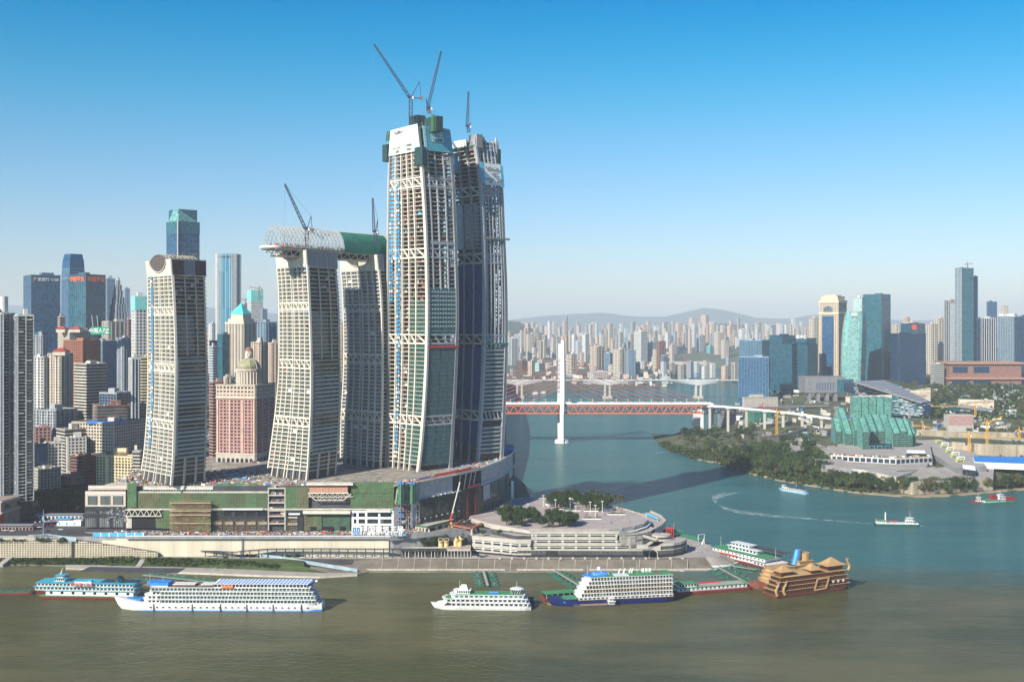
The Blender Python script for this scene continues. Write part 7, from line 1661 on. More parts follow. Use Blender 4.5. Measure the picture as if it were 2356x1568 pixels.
def grove(poly,n,h,label,group,z=None,ci=None,jit=.3):
 xs=[p[0]for p in poly];ys=[p[1]for p in poly];k=0;tries=0;got=[]
 while k<n and tries<n*60:
  tries+=1;x,y=RND.uniform(min(xs),max(xs)),RND.uniform(min(ys),max(ys))
  if not inpoly(x,y,poly):continue
  p=GT(x,y)if z is None else G(x,y,z)
  if z is None and not dry(p):continue
  hh=h*RND.uniform(1-jit,1+jit)
  if any((p-q).length<h*.42 for q in got):continue
  got.append(p);tree(p-V((0,0,.3)),hh,label,group,ci);k+=1
grove([(1650,1052),(1700,1040),(1760,1040),(1800,1020),(1850,1018),(1890,1050),(1905,1078),(1900,1108),(1800,1098),(1720,1075),(1655,1058)],95,16.5,'dark broad crowned tree in the wood on the tip of the right bank','trees in the wood below the car park',ci=[0,1,3,4,6,7,1,4,2])
grove([(1890,1098),(1990,1113),(2100,1127),(2290,1122),(2400,1108),(2400,1124),(2290,1135),(2190,1139),(2080,1138),(1960,1128),(1890,1116)],70,16,'dark tree on the bank strip between the theatre wall and the river','trees on the bank below the theatre')
grove([(1555,998),(1605,975),(1640,985),(1655,1005),(1640,1045),(1600,1042),(1562,1010)],18,13,'bushy tree by the tip of the right bank under the bridge end','trees at the tip of the right bank')
grove([(2130,898),(2180,888),(2356,893),(2400,915),(2400,960),(2290,950),(2205,940),(2150,938)],38,16,'green park tree beyond the halls on the right bank','park trees on the right bank')
grove([(1960,896),(2060,902),(2130,890),(2140,880),(2060,884)],22,14,'avenue tree behind the wedge hall','avenue trees behind the wedge hall',z=None,ci=[2,5,1])
grove([(2200,998),(2330,1005),(2330,990),(2290,975),(2356,968),(2356,1000)],26,12,'brownish green tree near the yellow cranes','trees among the yellow cranes',z=22,ci=[2,5])
grove([(1800,968),(1940,985),(1935,970),(1900,958),(1840,960)],16,13,'brownish tree beside the elevated road left of the theatre','trees beside the elevated road',z=24,ci=[2,5]);grove([(1690,1000),(1730,990),(1740,1010),(1700,1020)],8,13,'dark tree beside the netted green building','trees beside the netted building')
grove([(1690,905),(1800,905),(1850,900),(1850,915),(1690,918)],16,12,'tree at the foot of the blue glass offices','trees at the foot of the blue offices',z=32)
grove([(1118,1205),(1200,1214),(1318,1216),(1322,1204),(1240,1192),(1190,1186),(1130,1194)],26,13,'dense dark round tree in the front grove on the square','front grove on the square',z=29,ci=[0,3,6,7],jit=.15)
grove([(1262,1166),(1330,1174),(1398,1178),(1405,1166),(1350,1156),(1290,1152),(1262,1158)],26,12.5,'dark tree in the rear grove under the palms','rear grove on the square',z=29,ci=[0,3,6,7],jit=.2)
for i,(px,s)in enumerate(((1111,'leftmost'),(1147,'second'),(1182,'third'),(1213,'rightmost'))):tree(G(px,1232-i*0.2,21.2),6,'%s of four small round trees on the left terrace of the square'%s,'small trees on the left terrace',[1])
grove([(945,1258),(1000,1260),(1078,1250),(1070,1236),(1010,1250)],9,9,'dark bushy tree below the curved deck by the cream ducts','trees by the cream ducts',z=13,ci=[0,3])
grove([(72,1172),(190,1180),(192,1166),(150,1160),(76,1162)],16,21,'large dark leafy tree left of the west wing of the podium','trees left of the podium',z=25,ci=[0,3,6])
for px,y in((1362,1155),(1373,1158),(1384,1160),(1398,1163),(1414,1168),(1424,1170),(1431,1171),(1205,1193),(1225,1197)):
 p=G(px,y,29);h=12 if y<1180 else 8;t=thing('palm_tree','tall fan palm with ragged head on the square, %s'%('in the rear row against the water' if y<1180 else'rising out of the front grove'),'palm tree',p,0,'palms on the square');MB(bark).tube((0,0,0),(0,0,h),.5,.35,7).build('trunk',t);g=MB(leafm[2])
 for k in range(60):a=RND.uniform(0,6.28);e=RND.uniform(-.9,1.2);d=V((math.cos(a)*math.cos(e),math.sin(a)*math.cos(e),math.sin(e)));s_=V((-math.sin(a),math.cos(a),0))*.5;q=V((0,0,h));g.poly([q,q+d*1.5+s_,q+d*3.2-V((0,0,.5)),q+d*1.5-s_])
 g.build('crown',t)
def shrubs(name,n,fn,smin,smax):
 g=MB(leafm[0])
 for _ in range(n):
  p=fn();s=RND.uniform(smin,smax)
  if p is None:continue
  m=RND.choice([leafm[0],leafm[1],leafm[1],leafm[2],grassl])
  for k in range(13):d=V((RND.gauss(0,1),RND.gauss(0,1),abs(RND.gauss(0,.8))))*s*.45;a=V((RND.gauss(0,1),RND.gauss(0,1),RND.gauss(0,1))).normalized()*s*.42;e=a.cross(V((0,.3,1))).normalized()*s*.42;g.poly([p+d-a,p+d+e,p+d+a,p+d-e],m)
 g.build(name,kind='stuff')
grassl=mat('bright_leaf',(.07,.12,.025),.9,var=.4,scale=.5)
def lb():
 k=RND.random();px=RND.uniform(-20,640);y0=lin([(-20,1274),(150,1276),(400,1284),(560,1290),(640,1298)],px);y1=lin([(-20,1297),(150,1298),(250,1300),(560,1308),(640,1311)],px);y=y0+(y1-y0)*k
 if 318<px<335 or(-5<px-(1300-y)<14 and px<50)or 505<px<514:return None
 return G(px,y,6.2-k*4.6)
shrubs('bank_undergrowth',1700,lb,.7,2.0)
shrubs('quay_shrubs',260,lambda:G(RND.uniform(545,700),RND.uniform(1272,1280),6.5),1,2.6)
def rbk():i=RND.randrange(len(sh2)-30);p=sh2[i]+V((RND.uniform(-8,8),RND.uniform(9,75),0));p.z=terr(p.x,p.y);return p
shrubs('right_bank_undergrowth',2600,rbk,1.2,3.4)
def rsl():
 p=GT(RND.uniform(1560,2380),RND.uniform(985,1120))if RND.random()<.5 else GT(RND.uniform(2130,2400),RND.uniform(888,965))
 if not dry(p,3)or(inpoly(CX+F*p.x/p.y,HY+F*(H-p.z)/p.y,[(1880,1000),(2300,1000),(2300,1100),(2100,1112),(1880,1088)])):return None
 return p
shrubs('right_slope_undergrowth',2600,rsl,1.5,4.5)
def rbt():
 p=GT(RND.uniform(1700,2356),RND.uniform(884,1008))
 return p if dry(p,30)else V((900,2600,44))
litter('small_buildings',None,520,rbt,hs=(2,7),ss=(4,22),ms=[w_stone,white,w_grey,concrete,blue,w_beige,roofm],ws=[5,3,4,5,1,4,4])
shrubs('park_woodland',1500,lambda:GT(RND.uniform(2125,2400),RND.uniform(886,962)),4,9)
shrubs('hanging_wall_shrubs',60,lambda:P(RND.choice([RND.uniform(82,115),RND.uniform(136,152),RND.uniform(-20,60)]),RND.uniform(1237,1246),1029),.8,2)
dkgreen=mat('deck_green',(.06,.25,.10),.7,var=.15);navy=mat('navy_hull',(.008,.018,.11),.45);hullred=mat('hull_red',(.20,.035,.03),.7,var=.25,scale=.4);gold=mat('gold_paint',(.50,.32,.12),.6,var=.15);maroon=mat('maroon_wood',(.17,.055,.03),.7,var=.3,scale=.5);woodd=mat('deck_wood',(.24,.17,.12),.85,var=.2);cyan=mat('cyan_trim',(.05,.38,.52),.5);ponton=mat('pontoon_green',(.03,.13,.085),.7,var=.3,scale=.4)
swhite=mat('ship_white',(.70,.70,.66),.5,var=.16,scale=.35,streak=True,col2=(.80,.80,.77));white=swhite
def vessel(name,label,xa,ya,xb,yb,cat='ship'):
 a,b_=G(xa,ya),G(xb,yb);t=thing(name,label,cat,a,math.atan2(b_.y-a.y,b_.x-a.x));return t,(b_-a).length
def hull(t,L,W,h,m,bow=.12,rake=4,stern=.02,foot=None,flare=1.2,x0=0,nm='hull'):
 rings=[]
 for i in range(17):
  u=i/16;wf=min(1,(u/bow)**.6 if bow and u<bow else 1)*(1-.25*max(0,(u-.93)/.07)if stern else 1);wf=max(wf,.03);up=(1-u/bow)*rake*.5 if bow and u<bow else 0;x=x0+u*L;xo=-rake*(1-u/bow)if bow and u<bow else 0;w_=W/2*wf
  rings.append([V((x,-w_*.86,-1)),V((x+xo*.5,-w_*.97,h*.45)),V((x+xo,-w_,h+up)),V((x+xo,w_,h+up)),V((x+xo*.5,w_*.97,h*.45)),V((x,w_*.86,-1))])
 MB(m).loft(rings).build(nm,t)
 if foot:MB(foot).loft([[V((p.x,p.y*1.03,p.z))for p in(r[0],r[0]+V((0,-.3,2.5)),V((r[5].x,r[5].y+.3,1.5)),r[5])]for r in rings]).build('boot_stripe',t)
def deck(t,x0,x1,z,h,w_,wall=swhite,wn=win_dark,n=0,ww=.62,wh=.5,rail=None,slabm=None,over=.8,bow=0,cap=300,back=.0,nm='deck_house'):
 r=[(x0,-w_/2),(x1,-w_/2),(x1,w_/2),(x0,w_/2)]
 if bow:r=[(x0-bow*(1-(abs(k)/4)**2)*1,k/4*w_/2)for k in range(4,-5,-1)]+[(x1,-w_/2),(x1,w_/2)]
 t=MB(wall).prism([(x,y*(1-2*back/w_))for x,y in r],z,z+h-.3).build(nm,t)
 MB(slabm or wall).prism([(x+(over if x==x1 else-over),y*(1+over/w_))for x,y in r],z+h-.3,z+h).build('deck_edge',t)
 st=(x1-x0)/max(n,1)
 for k in range(n):
  for s in(-1,1)if n<20 else(-1,):piece('window',wn,t,(x0+st*(k+.5),s*(w_/2-back+.02),z+h*.5),(1,0,0),st*ww,.2,h*wh,world=False)
 if rail:
  g=MB(rail);y=-w_/2-over/2+.1;g.box(x0,y,z+.95,x1,y+.1,z+1.1);k=x0
  while k<=x1:g.box(k,y,z,k+.14,y+.14,z+h-.2);k+=st if n else 2.5
  g.build('railing',t,kind='stuff')
def flagpole(t,x,z,h=6,y=0,m=white):MB(m).tube((x,y,z),(x,y,z+h),.16,.08,5).build('mast',t)
t,L=vessel('cruise_ship','large white cruise ship with blue waterline and blue striped roof',283,1399,744,1401);W=17
hull(t,L,W,6.2,white,.13,7,foot=blue)
for k in range(26):piece('porthole',win_dark,t,(24+k*L*.031,-W/2-.02,3.3),(1,0,0),1.3,.2,.8,world=False)
for k in(.17,.36,.5,.63,.76,.9):MB(blackp).box(L*k,-W/2-.3,-.5,L*k+.6,-W/2,5.8).build('fender',t)
deck(t,L*.21,L*.97,6.2,3,W,n=44,ww=.8,wh=.6,wn=win_green);deck(t,L*.19,L*.965,9.2,3,W,n=44,ww=.72,wh=.68,rail=white,wn=win_green);deck(t,L*.21,L*.955,12.2,3,W,n=44,ww=.72,wh=.68,rail=white,wn=win_green);deck(t,L*.16,L*.94,15.2,3,W,n=42,ww=.72,wh=.68,rail=white,wn=win_green);deck(t,L*.47,L*.93,18.2,2.9,W,n=26,ww=.75,wh=.6)
deck(t,L*.14,L*.2,6.2,2.6,W-2,bow=5,n=3);deck(t,L*.14,L*.2,9,2.8,W-3,bow=4,n=3);deck(t,L*.16,L*.2,12,2.8,W-4,bow=3,n=2)
MB(woodd).prism([(L*.10,0),(L*.16,-W/2+1),(L*.47,-W/2+.6),(L*.47,W/2-.6),(L*.16,W/2-1)],18.2,18.45).build('sun_deck',t);MB(blue).prism([(L*.12,0),(L*.155,-6),(L*.24,-7),(L*.24,5),(L*.155,6)],19,21.2).build('bridge_roof',t);MB(white).prism([(L*.13,0),(L*.16,-6.6),(L*.24,-7.2),(L*.24,6),(L*.16,6.6)],18.3,19).build('bridge',t)
MB(blue).prism([(L*.02-5,0),(L*.1,-5.5),(L*.12,0),(L*.1,5.5)],7.4,8.4).build('bow_deck',t)
x=L*.47
for k in range(54):x0_=L*.47+k*L*.47/54;MB(blue if k%2 else white).poly([(x0_,-W/2-.6,20.9),(x0_+L*.47/54,-W/2-.6,20.9),(x0_+L*.47/54+2.2,0,22.6),(x0_+2.2,0,22.6)]).poly([(x0_+2.2,0,22.6),(x0_+L*.47/54+2.2,0,22.6),(x0_+L*.47/54,W/2,21),(x0_,W/2,21)]).build('roof_stripe',t)
g=MB(white);[g.box(L*.47+k*5,-W/2,20.9-2.8,L*.47+k*5+.3,-W/2+.3,21)for k in range(14)];g.build('roof_posts',t,kind='stuff')
MB(org).tube((L*.51,-W/2-.6,18.9),(L*.565,-W/2-.6,18.9),1.1,n=10).build('lifeboat',t)
for k in range(5):MB(white).box(L*(.925+k*.006),-W/2+1,6.5+k*3,L*(.985-k*.012),W/2-1,7.1+k*3).build('stern_terrace',t);MB(g_dark).box(L*.93,-W/2+1.5,7.1+k*2.8,L*(.97-k*.01),W/2-1.5,8.9+k*2.8).build('stern_glass',t)
for xx,z,r in((L*.955,17,1.6),(L*.97,22,1.2)):MB(white).dome((xx,-3,z),r,r).build('radar_dome',t)
litter('deck_chairs',t,160,lambda:V((RND.uniform(L*.18,L*.46),RND.uniform(-7,6),18.5)),hs=(.3,.9),ss=(.4,1.6),ms=[white,bamboo,blue,dconc],ws=[5,3,1,2]);flagpole(t,L*.135,20,7);flagpole(t,L*.2,20,5);MB(white).box(L*.26,-6,19.6,L*.37,3,20).build('awning',t);MB(white).box(L*.4,-6,19.6,L*.46,3,20).build('awning',t)
t,L=vessel('terminal_barge','cyan trimmed three deck terminal barge with a striped dome and a small wheelhouse',92,1370,322,1374);W=18
hull(t,L,W,2.2,hullred,.05,3);MB(dkgreen).prism([(3,-W/2+.4),(L,-W/2+.4),(L,W/2),(3,W/2)],2.2,2.5).build('main_deck',t)
deck(t,L*.10,L*.97,2.5,4,W-4,n=8,ww=.25,wh=.5,slabm=cyan,over=2);deck(t,L*.0,L*.98,6.5,3,W-3,n=26,slabm=cyan,over=1.6,rail=white);deck(t,L*.02,L*.97,9.5,3,W-3,n=26,slabm=cyan,over=1.6,rail=white)
MB(dconc).prism([(L*.02,-W/2+.9),(L*.97,-W/2+.9),(L*.97,W/2),(L*.02,W/2)],12.52,12.9).build('roof',t);deck(t,L*.17,L*.27,12.8,2.6,8,n=5,slabm=cyan,over=2);deck(t,L*.19,L*.25,15.4,2.2,6,n=5,slabm=cyan,over=1.5);MB(cream).tube((L*.21,0,17.6),(L*.23,0,23),.7,.15,6).build('raked_mast',t)
for k in range(8):a0=k*math.pi/4;g=MB((yellow,gold,cyan,dkgreen)[k%4]);rr_=4.2;[g.poly([(L*.8+rr_*math.cos(e)*math.cos(a),rr_*math.cos(e)*math.sin(a),12.8+4.6*math.sin(e))for e,a in((e0,a0),(e0,a0+.785),(e0+.39,a0+.785),(e0+.39,a0))])for e0 in(0,.39,.78,1.17)];g.build('dome_gore',t)
text_mesh('重庆港九码头',3,redp,'lettering',t,t.location+V((L*.48,-W/2-1.6,11)),(1,0,0));MB(skyblue).box(L*.5,-3,12.8,L*.53,-1,14.2).build('roof_tank',t)
bpy.data.objects[t.children[-2].name].location=(L*.48,-W/2-.6,11.2)
MB(white).box(L*.40,-W/2-.5,10.6,L*.57,-W/2-.3,14.2).build('sign_board',t)
t,L=vessel('flat_barge','long low green decked barge with rusty hull at the left edge',-40,1366,78,1364,'barge');hull(t,L,9,1.8,hullred,0,0);MB(ponton).box(1,-4.2,1.8,L-2,4.2,2.2).build('deck',t);[MB(dconc).box(x,-3.5,2.2,x+1,-2.8,3).build('bollard',t)for x in(6,16,26,34)]
t,L=vessel('river_ferry','white sightseeing ferry with bright green decks and a round glass lookout',1003,1397,1222,1399);W=14
hull(t,L,W,2.6,white,.14,4,foot=hullred)
deck(t,L*.17,L*.97,2.6,3,W-1,n=16,rail=white,wh=.55,over=1.2);deck(t,L*.12,L*.95,5.6,3,W-1,n=17,rail=white,bow=3,over=1.2);deck(t,L*.2,L*.92,8.6,3,W-2,n=14,rail=white,bow=3,over=1.2,wn=curtain_teal)
MB(white).loft([[V((-2,0,2)),V((-1,-2,3)),V((L*.08,-5,3))],[V((2,0,5.4)),V((3,-1,5.4)),V((L*.13,-5.4,5.6))],[V((2,0,5.4)),V((3,1,5.4)),V((L*.13,5.4,5.6))],[V((-2,0,2)),V((-1,2,3)),V((L*.08,5,3))]],closed=False).build('bow_cowl',t)
MB(dkgreen).prism([(L*.09,0),(L*.13,-5.5),(L*.2,-5.5),(L*.2,5.5),(L*.13,5.5)],8.6,8.8).build('fore_deck',t);MB(dkgreen).prism([(L*.18,0),(L*.22,-5.6),(L*.92,-5.6),(L*.92,5.6),(L*.22,5.6)],11.6,11.8).build('sun_deck',t)
deck(t,L*.22,L*.36,11.8,2.6,8,n=6,bow=2);litter('deck_gear',t,60,lambda:V((RND.uniform(L*.38,L*.8),RND.uniform(-4,4),11.8)),hs=(.3,1.2),ss=(.3,1.5),ms=[white,bamboo,steel,dkgreen],ws=[4,2,2,2]);MB(white).loft([[V((L*.24,-3,14.4)),V((L*.34,-3,14.4)),V((L*.34,3,14.4)),V((L*.24,3,14.4))],[V((L*.27,-1,18)),V((L*.32,-1,18)),V((L*.32,1,18)),V((L*.27,1,18))]]).build('mast_house',t);flagpole(t,L*.25,14,7);MB(blue).tube((L*.56,-3,12.6),(L*.66,-3,12.6),.9,n=8).build('blue_raft',t)
MB(win_green).tube((L*.85,0,11.8),(L*.85,0,15.2),4.2,5.2,16).build('lookout_drum',t);MB(white).tube((L*.85,0,15.2),(L*.85,0,15.9),5.4,3.6,16).build('lookout_roof',t);flagpole(t,L*.85,15.8,5)
g=MB(white);[g.beam((L*.85+4.3*math.cos(a),4.3*math.sin(a),11.8),(L*.85+5.3*math.cos(a+.3),5.3*math.sin(a+.3),15.2),.25)for a in[k*.392 for k in range(16)]];g.build('lookout_frame',t)
t,L=vessel('cruise_ship','white cruise ship with dark blue hull, green roof decks and gold balcony trim',1272,1391,1543,1379);W=16
hull(t,L,W,4.6,navy,.16,5,foot=blackp);MB(gold).box(L*.2,-W/2-.1,4.7,L,-W/2,5.1).build('gold_line',t);MB(dkgreen).prism([(L*.0,0),(L*.1,-6),(L*.22,-6.6),(L*.22,6.6),(L*.1,6)],5.4,5.6).build('fore_deck',t)
for k in range(6):piece('porthole',skyblue,t,(8+k*3.2,-5.6-k*.35,3.2),(1,0,0),1.3,.5,.9,world=False)
deck(t,L*.2,L*.99,4.6,2.2,W,n=22,wh=.4,wall=white)
for j in range(5):deck(t,L*(.22+.02*j),L*.985,6.8+j*3,3,W,n=30-j,ww=.7,wh=.74,rail=gold if j in(1,2)else white,bow=3)
MB(dkgreen).prism([(L*.3,-W/2),(L*.99,-W/2),(L*.99,W/2),(L*.3,W/2)],21.8,22.1).build('roof_deck',t);MB(blue).prism([(L*.24,0),(L*.3,-W/2+1),(L*.42,-W/2+1),(L*.42,W/2-1),(L*.3,W/2-1)],21.9,22.4).build('blue_deck',t);MB(blue).dome((L*.4,0,22.2),4.6,2.6,rx=7.5,nu=18).build('blue_dome',t)
g=MB(white);[g.box(L*.4-6+i*1.9,-3.6+j*1.6,24.6-abs(i-3)*.35-abs(j-2)*.45,L*.4-5.4+i*1.9,-3.1+j*1.6,25.1-abs(i-3)*.35-abs(j-2)*.4)for i in range(7)for j in range(5)];g.build('dome_dots',t,kind='stuff')
MB(white).dome((L*.40,5,25),1.8,2.4).build('radar_dome',t);flagpole(t,L*.29,22,8);flagpole(t,L*.71,22,9);MB(brick).box(L*.86,-4,22.2,L*.9,1,23).build('hatch',t)
for k in(.56,.6,.65,.67,.69):MB(white).tube((L*k,2,22),(L*k+1.4,2,26),.8,.3,6).build('vent',t)
for i,ch in enumerate('YZ1'):MB(white).box(L*(.76+i*.03),3,22.1,L*(.78+i*.03),3.5,25).build('roof_letter_block',t)
text_mesh('Victoria',3,gold,'lettering',t,t.location,(1,0,0));t.children[-1].location=(L*.56,-W/2-.4,22.2);MB(white).box(L*.5,-W/2+.4,22.1,L*.62,0,22.6).build('long_skylight',t)
t,L=vessel('work_boat','small brown work boat with a white wheelhouse moored against the blue hulled cruise ship',1324,1396,1421,1392,'boat');hull(t,L,6,1.5,dconc,.15,2,foot=brick);deck(t,L*.78,L*.92,1.5,2.4,4,n=3);deck(t,L*.8,L*.9,3.9,2.2,3.4,n=3);litter('deck_cargo',t,60,lambda:V((RND.uniform(4,L*.75),RND.uniform(-2,1.5),1.5)),hs=(.2,.9),ss=(.3,1.6));MB(bamboo).box(2,-2.6,1.5,L*.76,2.6,1.7).build('cargo_deck',t)
t,L=vessel('landing_barge','green roofed landing barge behind the bow of the blue hulled cruise ship',1248,1379,1320,1373,'barge');hull(t,L,12,2,hullred,0,0);MB(dkgreen).box(1,-5.5,5.2,L,5.5,5.6).build('roof',t);MB(win_dark).box(2,-4.6,2,L-1,4.6,5.2).build('cabin',t);[MB(white).box(x,-5.3,2,x+.25,-5,5.2).build('post',t)for x in(1.5,6,11,16,21)]
t,L=vessel('pontoon_station','low white and green floating station with open roof deck, right of the blue hulled ship',1545,1366,1728,1352,'barge');hull(t,L,14,2.6,hullred,0,0);deck(t,L*.05,L*.9,2.6,3.2,11,n=16,wh=.5,ww=.3,slabm=dkgreen,over=1.4,rail=white);deck(t,L*.06,L*.28,5.8,2.8,9,n=6,slabm=dkgreen);MB(paving).box(L*.3,-5,5.8,L*.88,5,6).build('roof_deck',t);MB(redp).box(L*.3,3,6,L*.62,4,7).build('red_banner',t)
t,L=vessel('tan_steamer','tan superstructured steamer with a polished blue funnel behind the dragon boat',1735,1355,1905,1335);hull(t,L,17,5,mat('copper_hull',(.25,.09,.06),.5),.2,6,foot=dconc);gm=mat('tan_paint',(.44,.28,.125),.6,var=.1)
for j,(a,b_)in enumerate(((.14,.95),(.16,.9),(.18,.85),(.2,.5))):deck(t,L*a,L*b_,5+j*3,3,15-j,wall=gm,n=14-2*j,ww=.25,wh=.35,bow=4,slabm=gm)
for j,(a,b_)in enumerate(((.5,.74),(.56,.74))):deck(t,L*a,L*b_,14+j*3,3,10,wall=gm,n=6,ww=.3,wh=.35,bow=2,slabm=gm)
MB(mat('funnel_blue',(.12,.38,.75),.25,metal=.5)).loft([[V((L*.55+3.8*math.cos(a),3*math.sin(a),17))for a in[k*math.pi/8 for k in range(16)]],[V((L*.585+2.8*math.cos(a),2.4*math.sin(a),29))for a in[k*math.pi/8 for k in range(16)]]]).build('funnel',t);MB(gm).tube((L*.68,0,20),(L*.68,0,26),3.4,4.2,10).build('lookout',t);flagpole(t,L*.3,17,8,m=gm)
t,L=vessel('dragon_boat','dark red four deck pagoda restaurant boat with golden roofs and dragon figures',1772,1372,1938,1350);hull(t,L,18,2.4,maroon,0,0,foot=blackp)
for j in range(4):deck(t,L*(.02+.02*j),L*(.99-.01*j),2.4+j*3.4,3.4,16-j,wall=mat('dark_interior',(.035,.012,.01),.8),wn=MATS['dark_interior'],n=0,slabm=MATS['tan_paint'],over=1.6,rail=None);g=MB(maroon);[g.box(L*.03+k*2.6,-8.6+j*.5,2.4+j*3.4,L*.03+k*2.6+.35,-8.3+j*.5,5.6+j*3.4)for k in range(int(L/2.7))];g.box(L*.02,-8.7+j*.5,3.3+j*3.4,L*.97,-8.5+j*.5,3.6+j*3.4);g.build('colonnade',t,kind='stuff')
def pag(x,y,z,w_,d_,h):MB(MATS['tan_paint']).loft([[V((x+sx*w_*k,y+sy*d_*k,z+hz))for sx,sy in((-1,-1),(1,-1),(1,1),(-1,1))]for k,hz in((1.15,.5),(1.0,.2),(.6,h*.35),(.06,h))]).build('pagoda_roof',t);MB(maroon).box(x-w_*.75,y-d_*.75,z-2.8,x+w_*.75,y+d_*.75,z+.3).build('pavilion',t)
MB(MATS['tan_paint']).box(L*.12,-6,15.8,L*.95,6,16.3).build('long_roof',t);pag(L*.16,-1,19.5,7,6,4.5);pag(L*.54,-2,18.5,6,6,5);pag(L*.84,0,20,10,7,6)
MB(MATS['tan_paint']).loft([[V((L*.12,-7.4,15.9)),V((L*.5,-7.4,15.9)),V((L*.5,7,15.9)),V((L*.12,7,15.9))],[V((L*.16,-3,18)),V((L*.46,-3,18)),V((L*.46,3,18)),V((L*.16,3,18))]]).build('pagoda_roof',t)
for x0_,z0_,s in((L*.0,3,1),(L*.10,3,1),(L*.97,16,-1)):
 g=MB(MATS['tan_paint']);q=[V((x0_+s*(-1.5*math.sin(k*.55)),-9,z0_+k*1.15))for k in range(9)];[g.tube(a,b_,1.2-.05*k,1.1-.05*k,7)for k,(a,b_)in enumerate(zip(q,q[1:]))];g.tube(q[-1],q[-1]+V((-2.6*s,0,.5)),1.0,.4,6).tube(q[-1],q[-1]+V((1.2*s,0,2)),.3,.1,5);g.build('dragon_figure',t)
g=MB(MATS['tan_paint']);[g.beam(p,q,.6,1.2)for p,q in(((L*.5,-9.4,3.4),(L*.54,-9.4,12)),((L*.54,-9.4,12),(L*.7,-9.4,12.4)),((L*.7,-9.4,12.4),(L*.66,-9.4,4)),((L*.66,-9.4,4),(L*.5,-9.4,3.4)))];g.build('gold_gate_frame',t)
for k in(.76,.83,.9):MB(white).tube((L*k,-9.2,8.4),(L*k,-9.4,8.4),1.1,n=10).build('round_sign',t)
t,L=vessel('restaurant_boat','white and blue double deck restaurant boat with green roof and rooftop tables',1655,1276,1782,1306);W=26;hull(t,L,W,2.4,hullred,0,0)
deck(t,L*.05,L*.95,2.4,3.4,W-6,n=14,ww=.35,wh=.35,slabm=navy,over=2.2);deck(t,L*.03,L*.97,5.8,3.4,W-5,n=14,ww=.35,wh=.35,slabm=navy,over=1.4);MB(dkgreen).box(0,-W/2+2,9.2,L,W/2-2,9.5).build('green_roof',t);deck(t,L*.25,L*.75,9.5,3.4,10,n=8,slabm=white,over=2,wn=g_dark);MB(dconc).box(L*.45,1,12.9,L*1.1,W/2,13.3).build('table_deck',t);litter('tables',t,140,lambda:V((RND.uniform(L*.5,L*1.08),RND.uniform(2,W/2-1.5),13.3)),hs=(.5,1.2),ss=(.4,1.4),ms=[brick,dconc,steel],ws=[2,4,2]);deck(t,L*.78,L*1.08,2.4,2.6,W-4,wall=white,wn=g_dark,n=5,slabm=white)
MB(redp).box(L*.12,-W/2+1.6,5.2,L*.5,-W/2+1.9,6.4).build('red_banner',t);deck(t,L*.3,L*.6,12.9,3,8,n=5,wn=g_dark,over=2);[flagpole(t,L*k,9,9)for k in(.03,.55,1.02)]
t,L=vessel('terminal_barge','green roofed ferry terminal barge with a red banner behind the bow of the square',1527,1234,1612,1254);W=16;hull(t,L,W,2,hullred,0,0);deck(t,L*.02,L*.98,2,3.6,W-3,n=12,ww=.4,slabm=dkgreen,over=1.5);deck(t,L*.1,L*.4,5.6,3,W-5,n=5,slabm=dkgreen,over=2);MB(redp).box(L*.2,-W/2-.4,4.9,L*.75,-W/2-.2,6).build('red_banner',t);flagpole(t,L*.28,8.6,7);MB(redp).box(L*.28,-.05,14.4,L*.28+1.4,.05,15.4).build('flag',t);g=MB(white);[g.beam((L+1,y,2),(L+1,y,11),.5)for y in(-4,4)];g.beam((L+1,-4,11),(L+1,4,11),.5);g.beam((L+1,0,3),(L+24,-6,2.5),2,.5);g.build('gangway_gantry',t)
t,L=vessel('excursion_boat','small blue and white two deck boat moored at the wooded bank',1795,1127,1857,1137,'boat');hull(t,L,8,2,mat('pale_blue_hull',(.25,.45,.6),.5),.15,3);deck(t,L*.15,L*.92,2,2.8,6.5,n=10,slabm=white,over=.8);MB(g_dark).box(L*.22,-3.6,7.2,L*.95,3.6,7.6).build('canopy',t);deck(t,L*.1,L*.3,4.8,2.6,5,n=3);[MB(white).box(L*k,-3.4,4.8,L*k+.2,-3.2,7.2).build('post',t)for k in(.4,.6,.8)];flagpole(t,L*.6,7,8)
t,L=vessel('cargo_barge','long green and white river cargo boat with cabin at its right end, sailing right',2013,1207,2114,1209,'boat');hull(t,L,9,2.2,mat('dark_green_hull',(.02,.10,.07),.6),0,0,foot=blackp);MB(white).box(L*.02,-4.3,2.2,L*.98,4.3,3).build('bulwark',t);deck(t,L*.05,L*.26,3,2.6,7,n=5,slabm=dkgreen);MB(white).tube((L*.24,0,5),(L*.24,0,14),.8,.6,8).build('funnel',t);deck(t,L*.7,L*.88,3,3,7,n=4);deck(t,L*.72,L*.85,6,2.6,6,n=4);flagpole(t,L*.8,8,8);MB(redp).beam((L*.3,0,4.5),(L*.52,0,5),.6).build('pipe_rail',t);MB(redp).box(1,0,6,2.4,.1,7).build('flag',t);flagpole(t,1,3,4)
t,L=vessel('dredger','green hulled work vessel with dark red funnel and stacked white cabins near the right edge',2258,1158,2334,1153,'boat');hull(t,L,10,1.8,mat('dredger_green',(.02,.25,.14),.6),0,0,foot=hullred);deck(t,L*.05,L*.5,1.8,2.6,8,n=8,slabm=dkgreen,over=1);MB(mat('dark_red',(.28,.02,.03),.6)).box(L*.28,-2,4.4,L*.44,2,9.5).build('funnel',t);deck(t,L*.46,L*.66,1.8,3,8,n=4);deck(t,L*.48,L*.66,4.8,2.8,7,n=4);deck(t,L*.5,L*.62,7.6,2.4,5,n=3);MB(MATS['dark_red']).box(L*.66,-4,1.8,L*.95,4,6).build('hold',t);flagpole(t,L*.56,10,5)
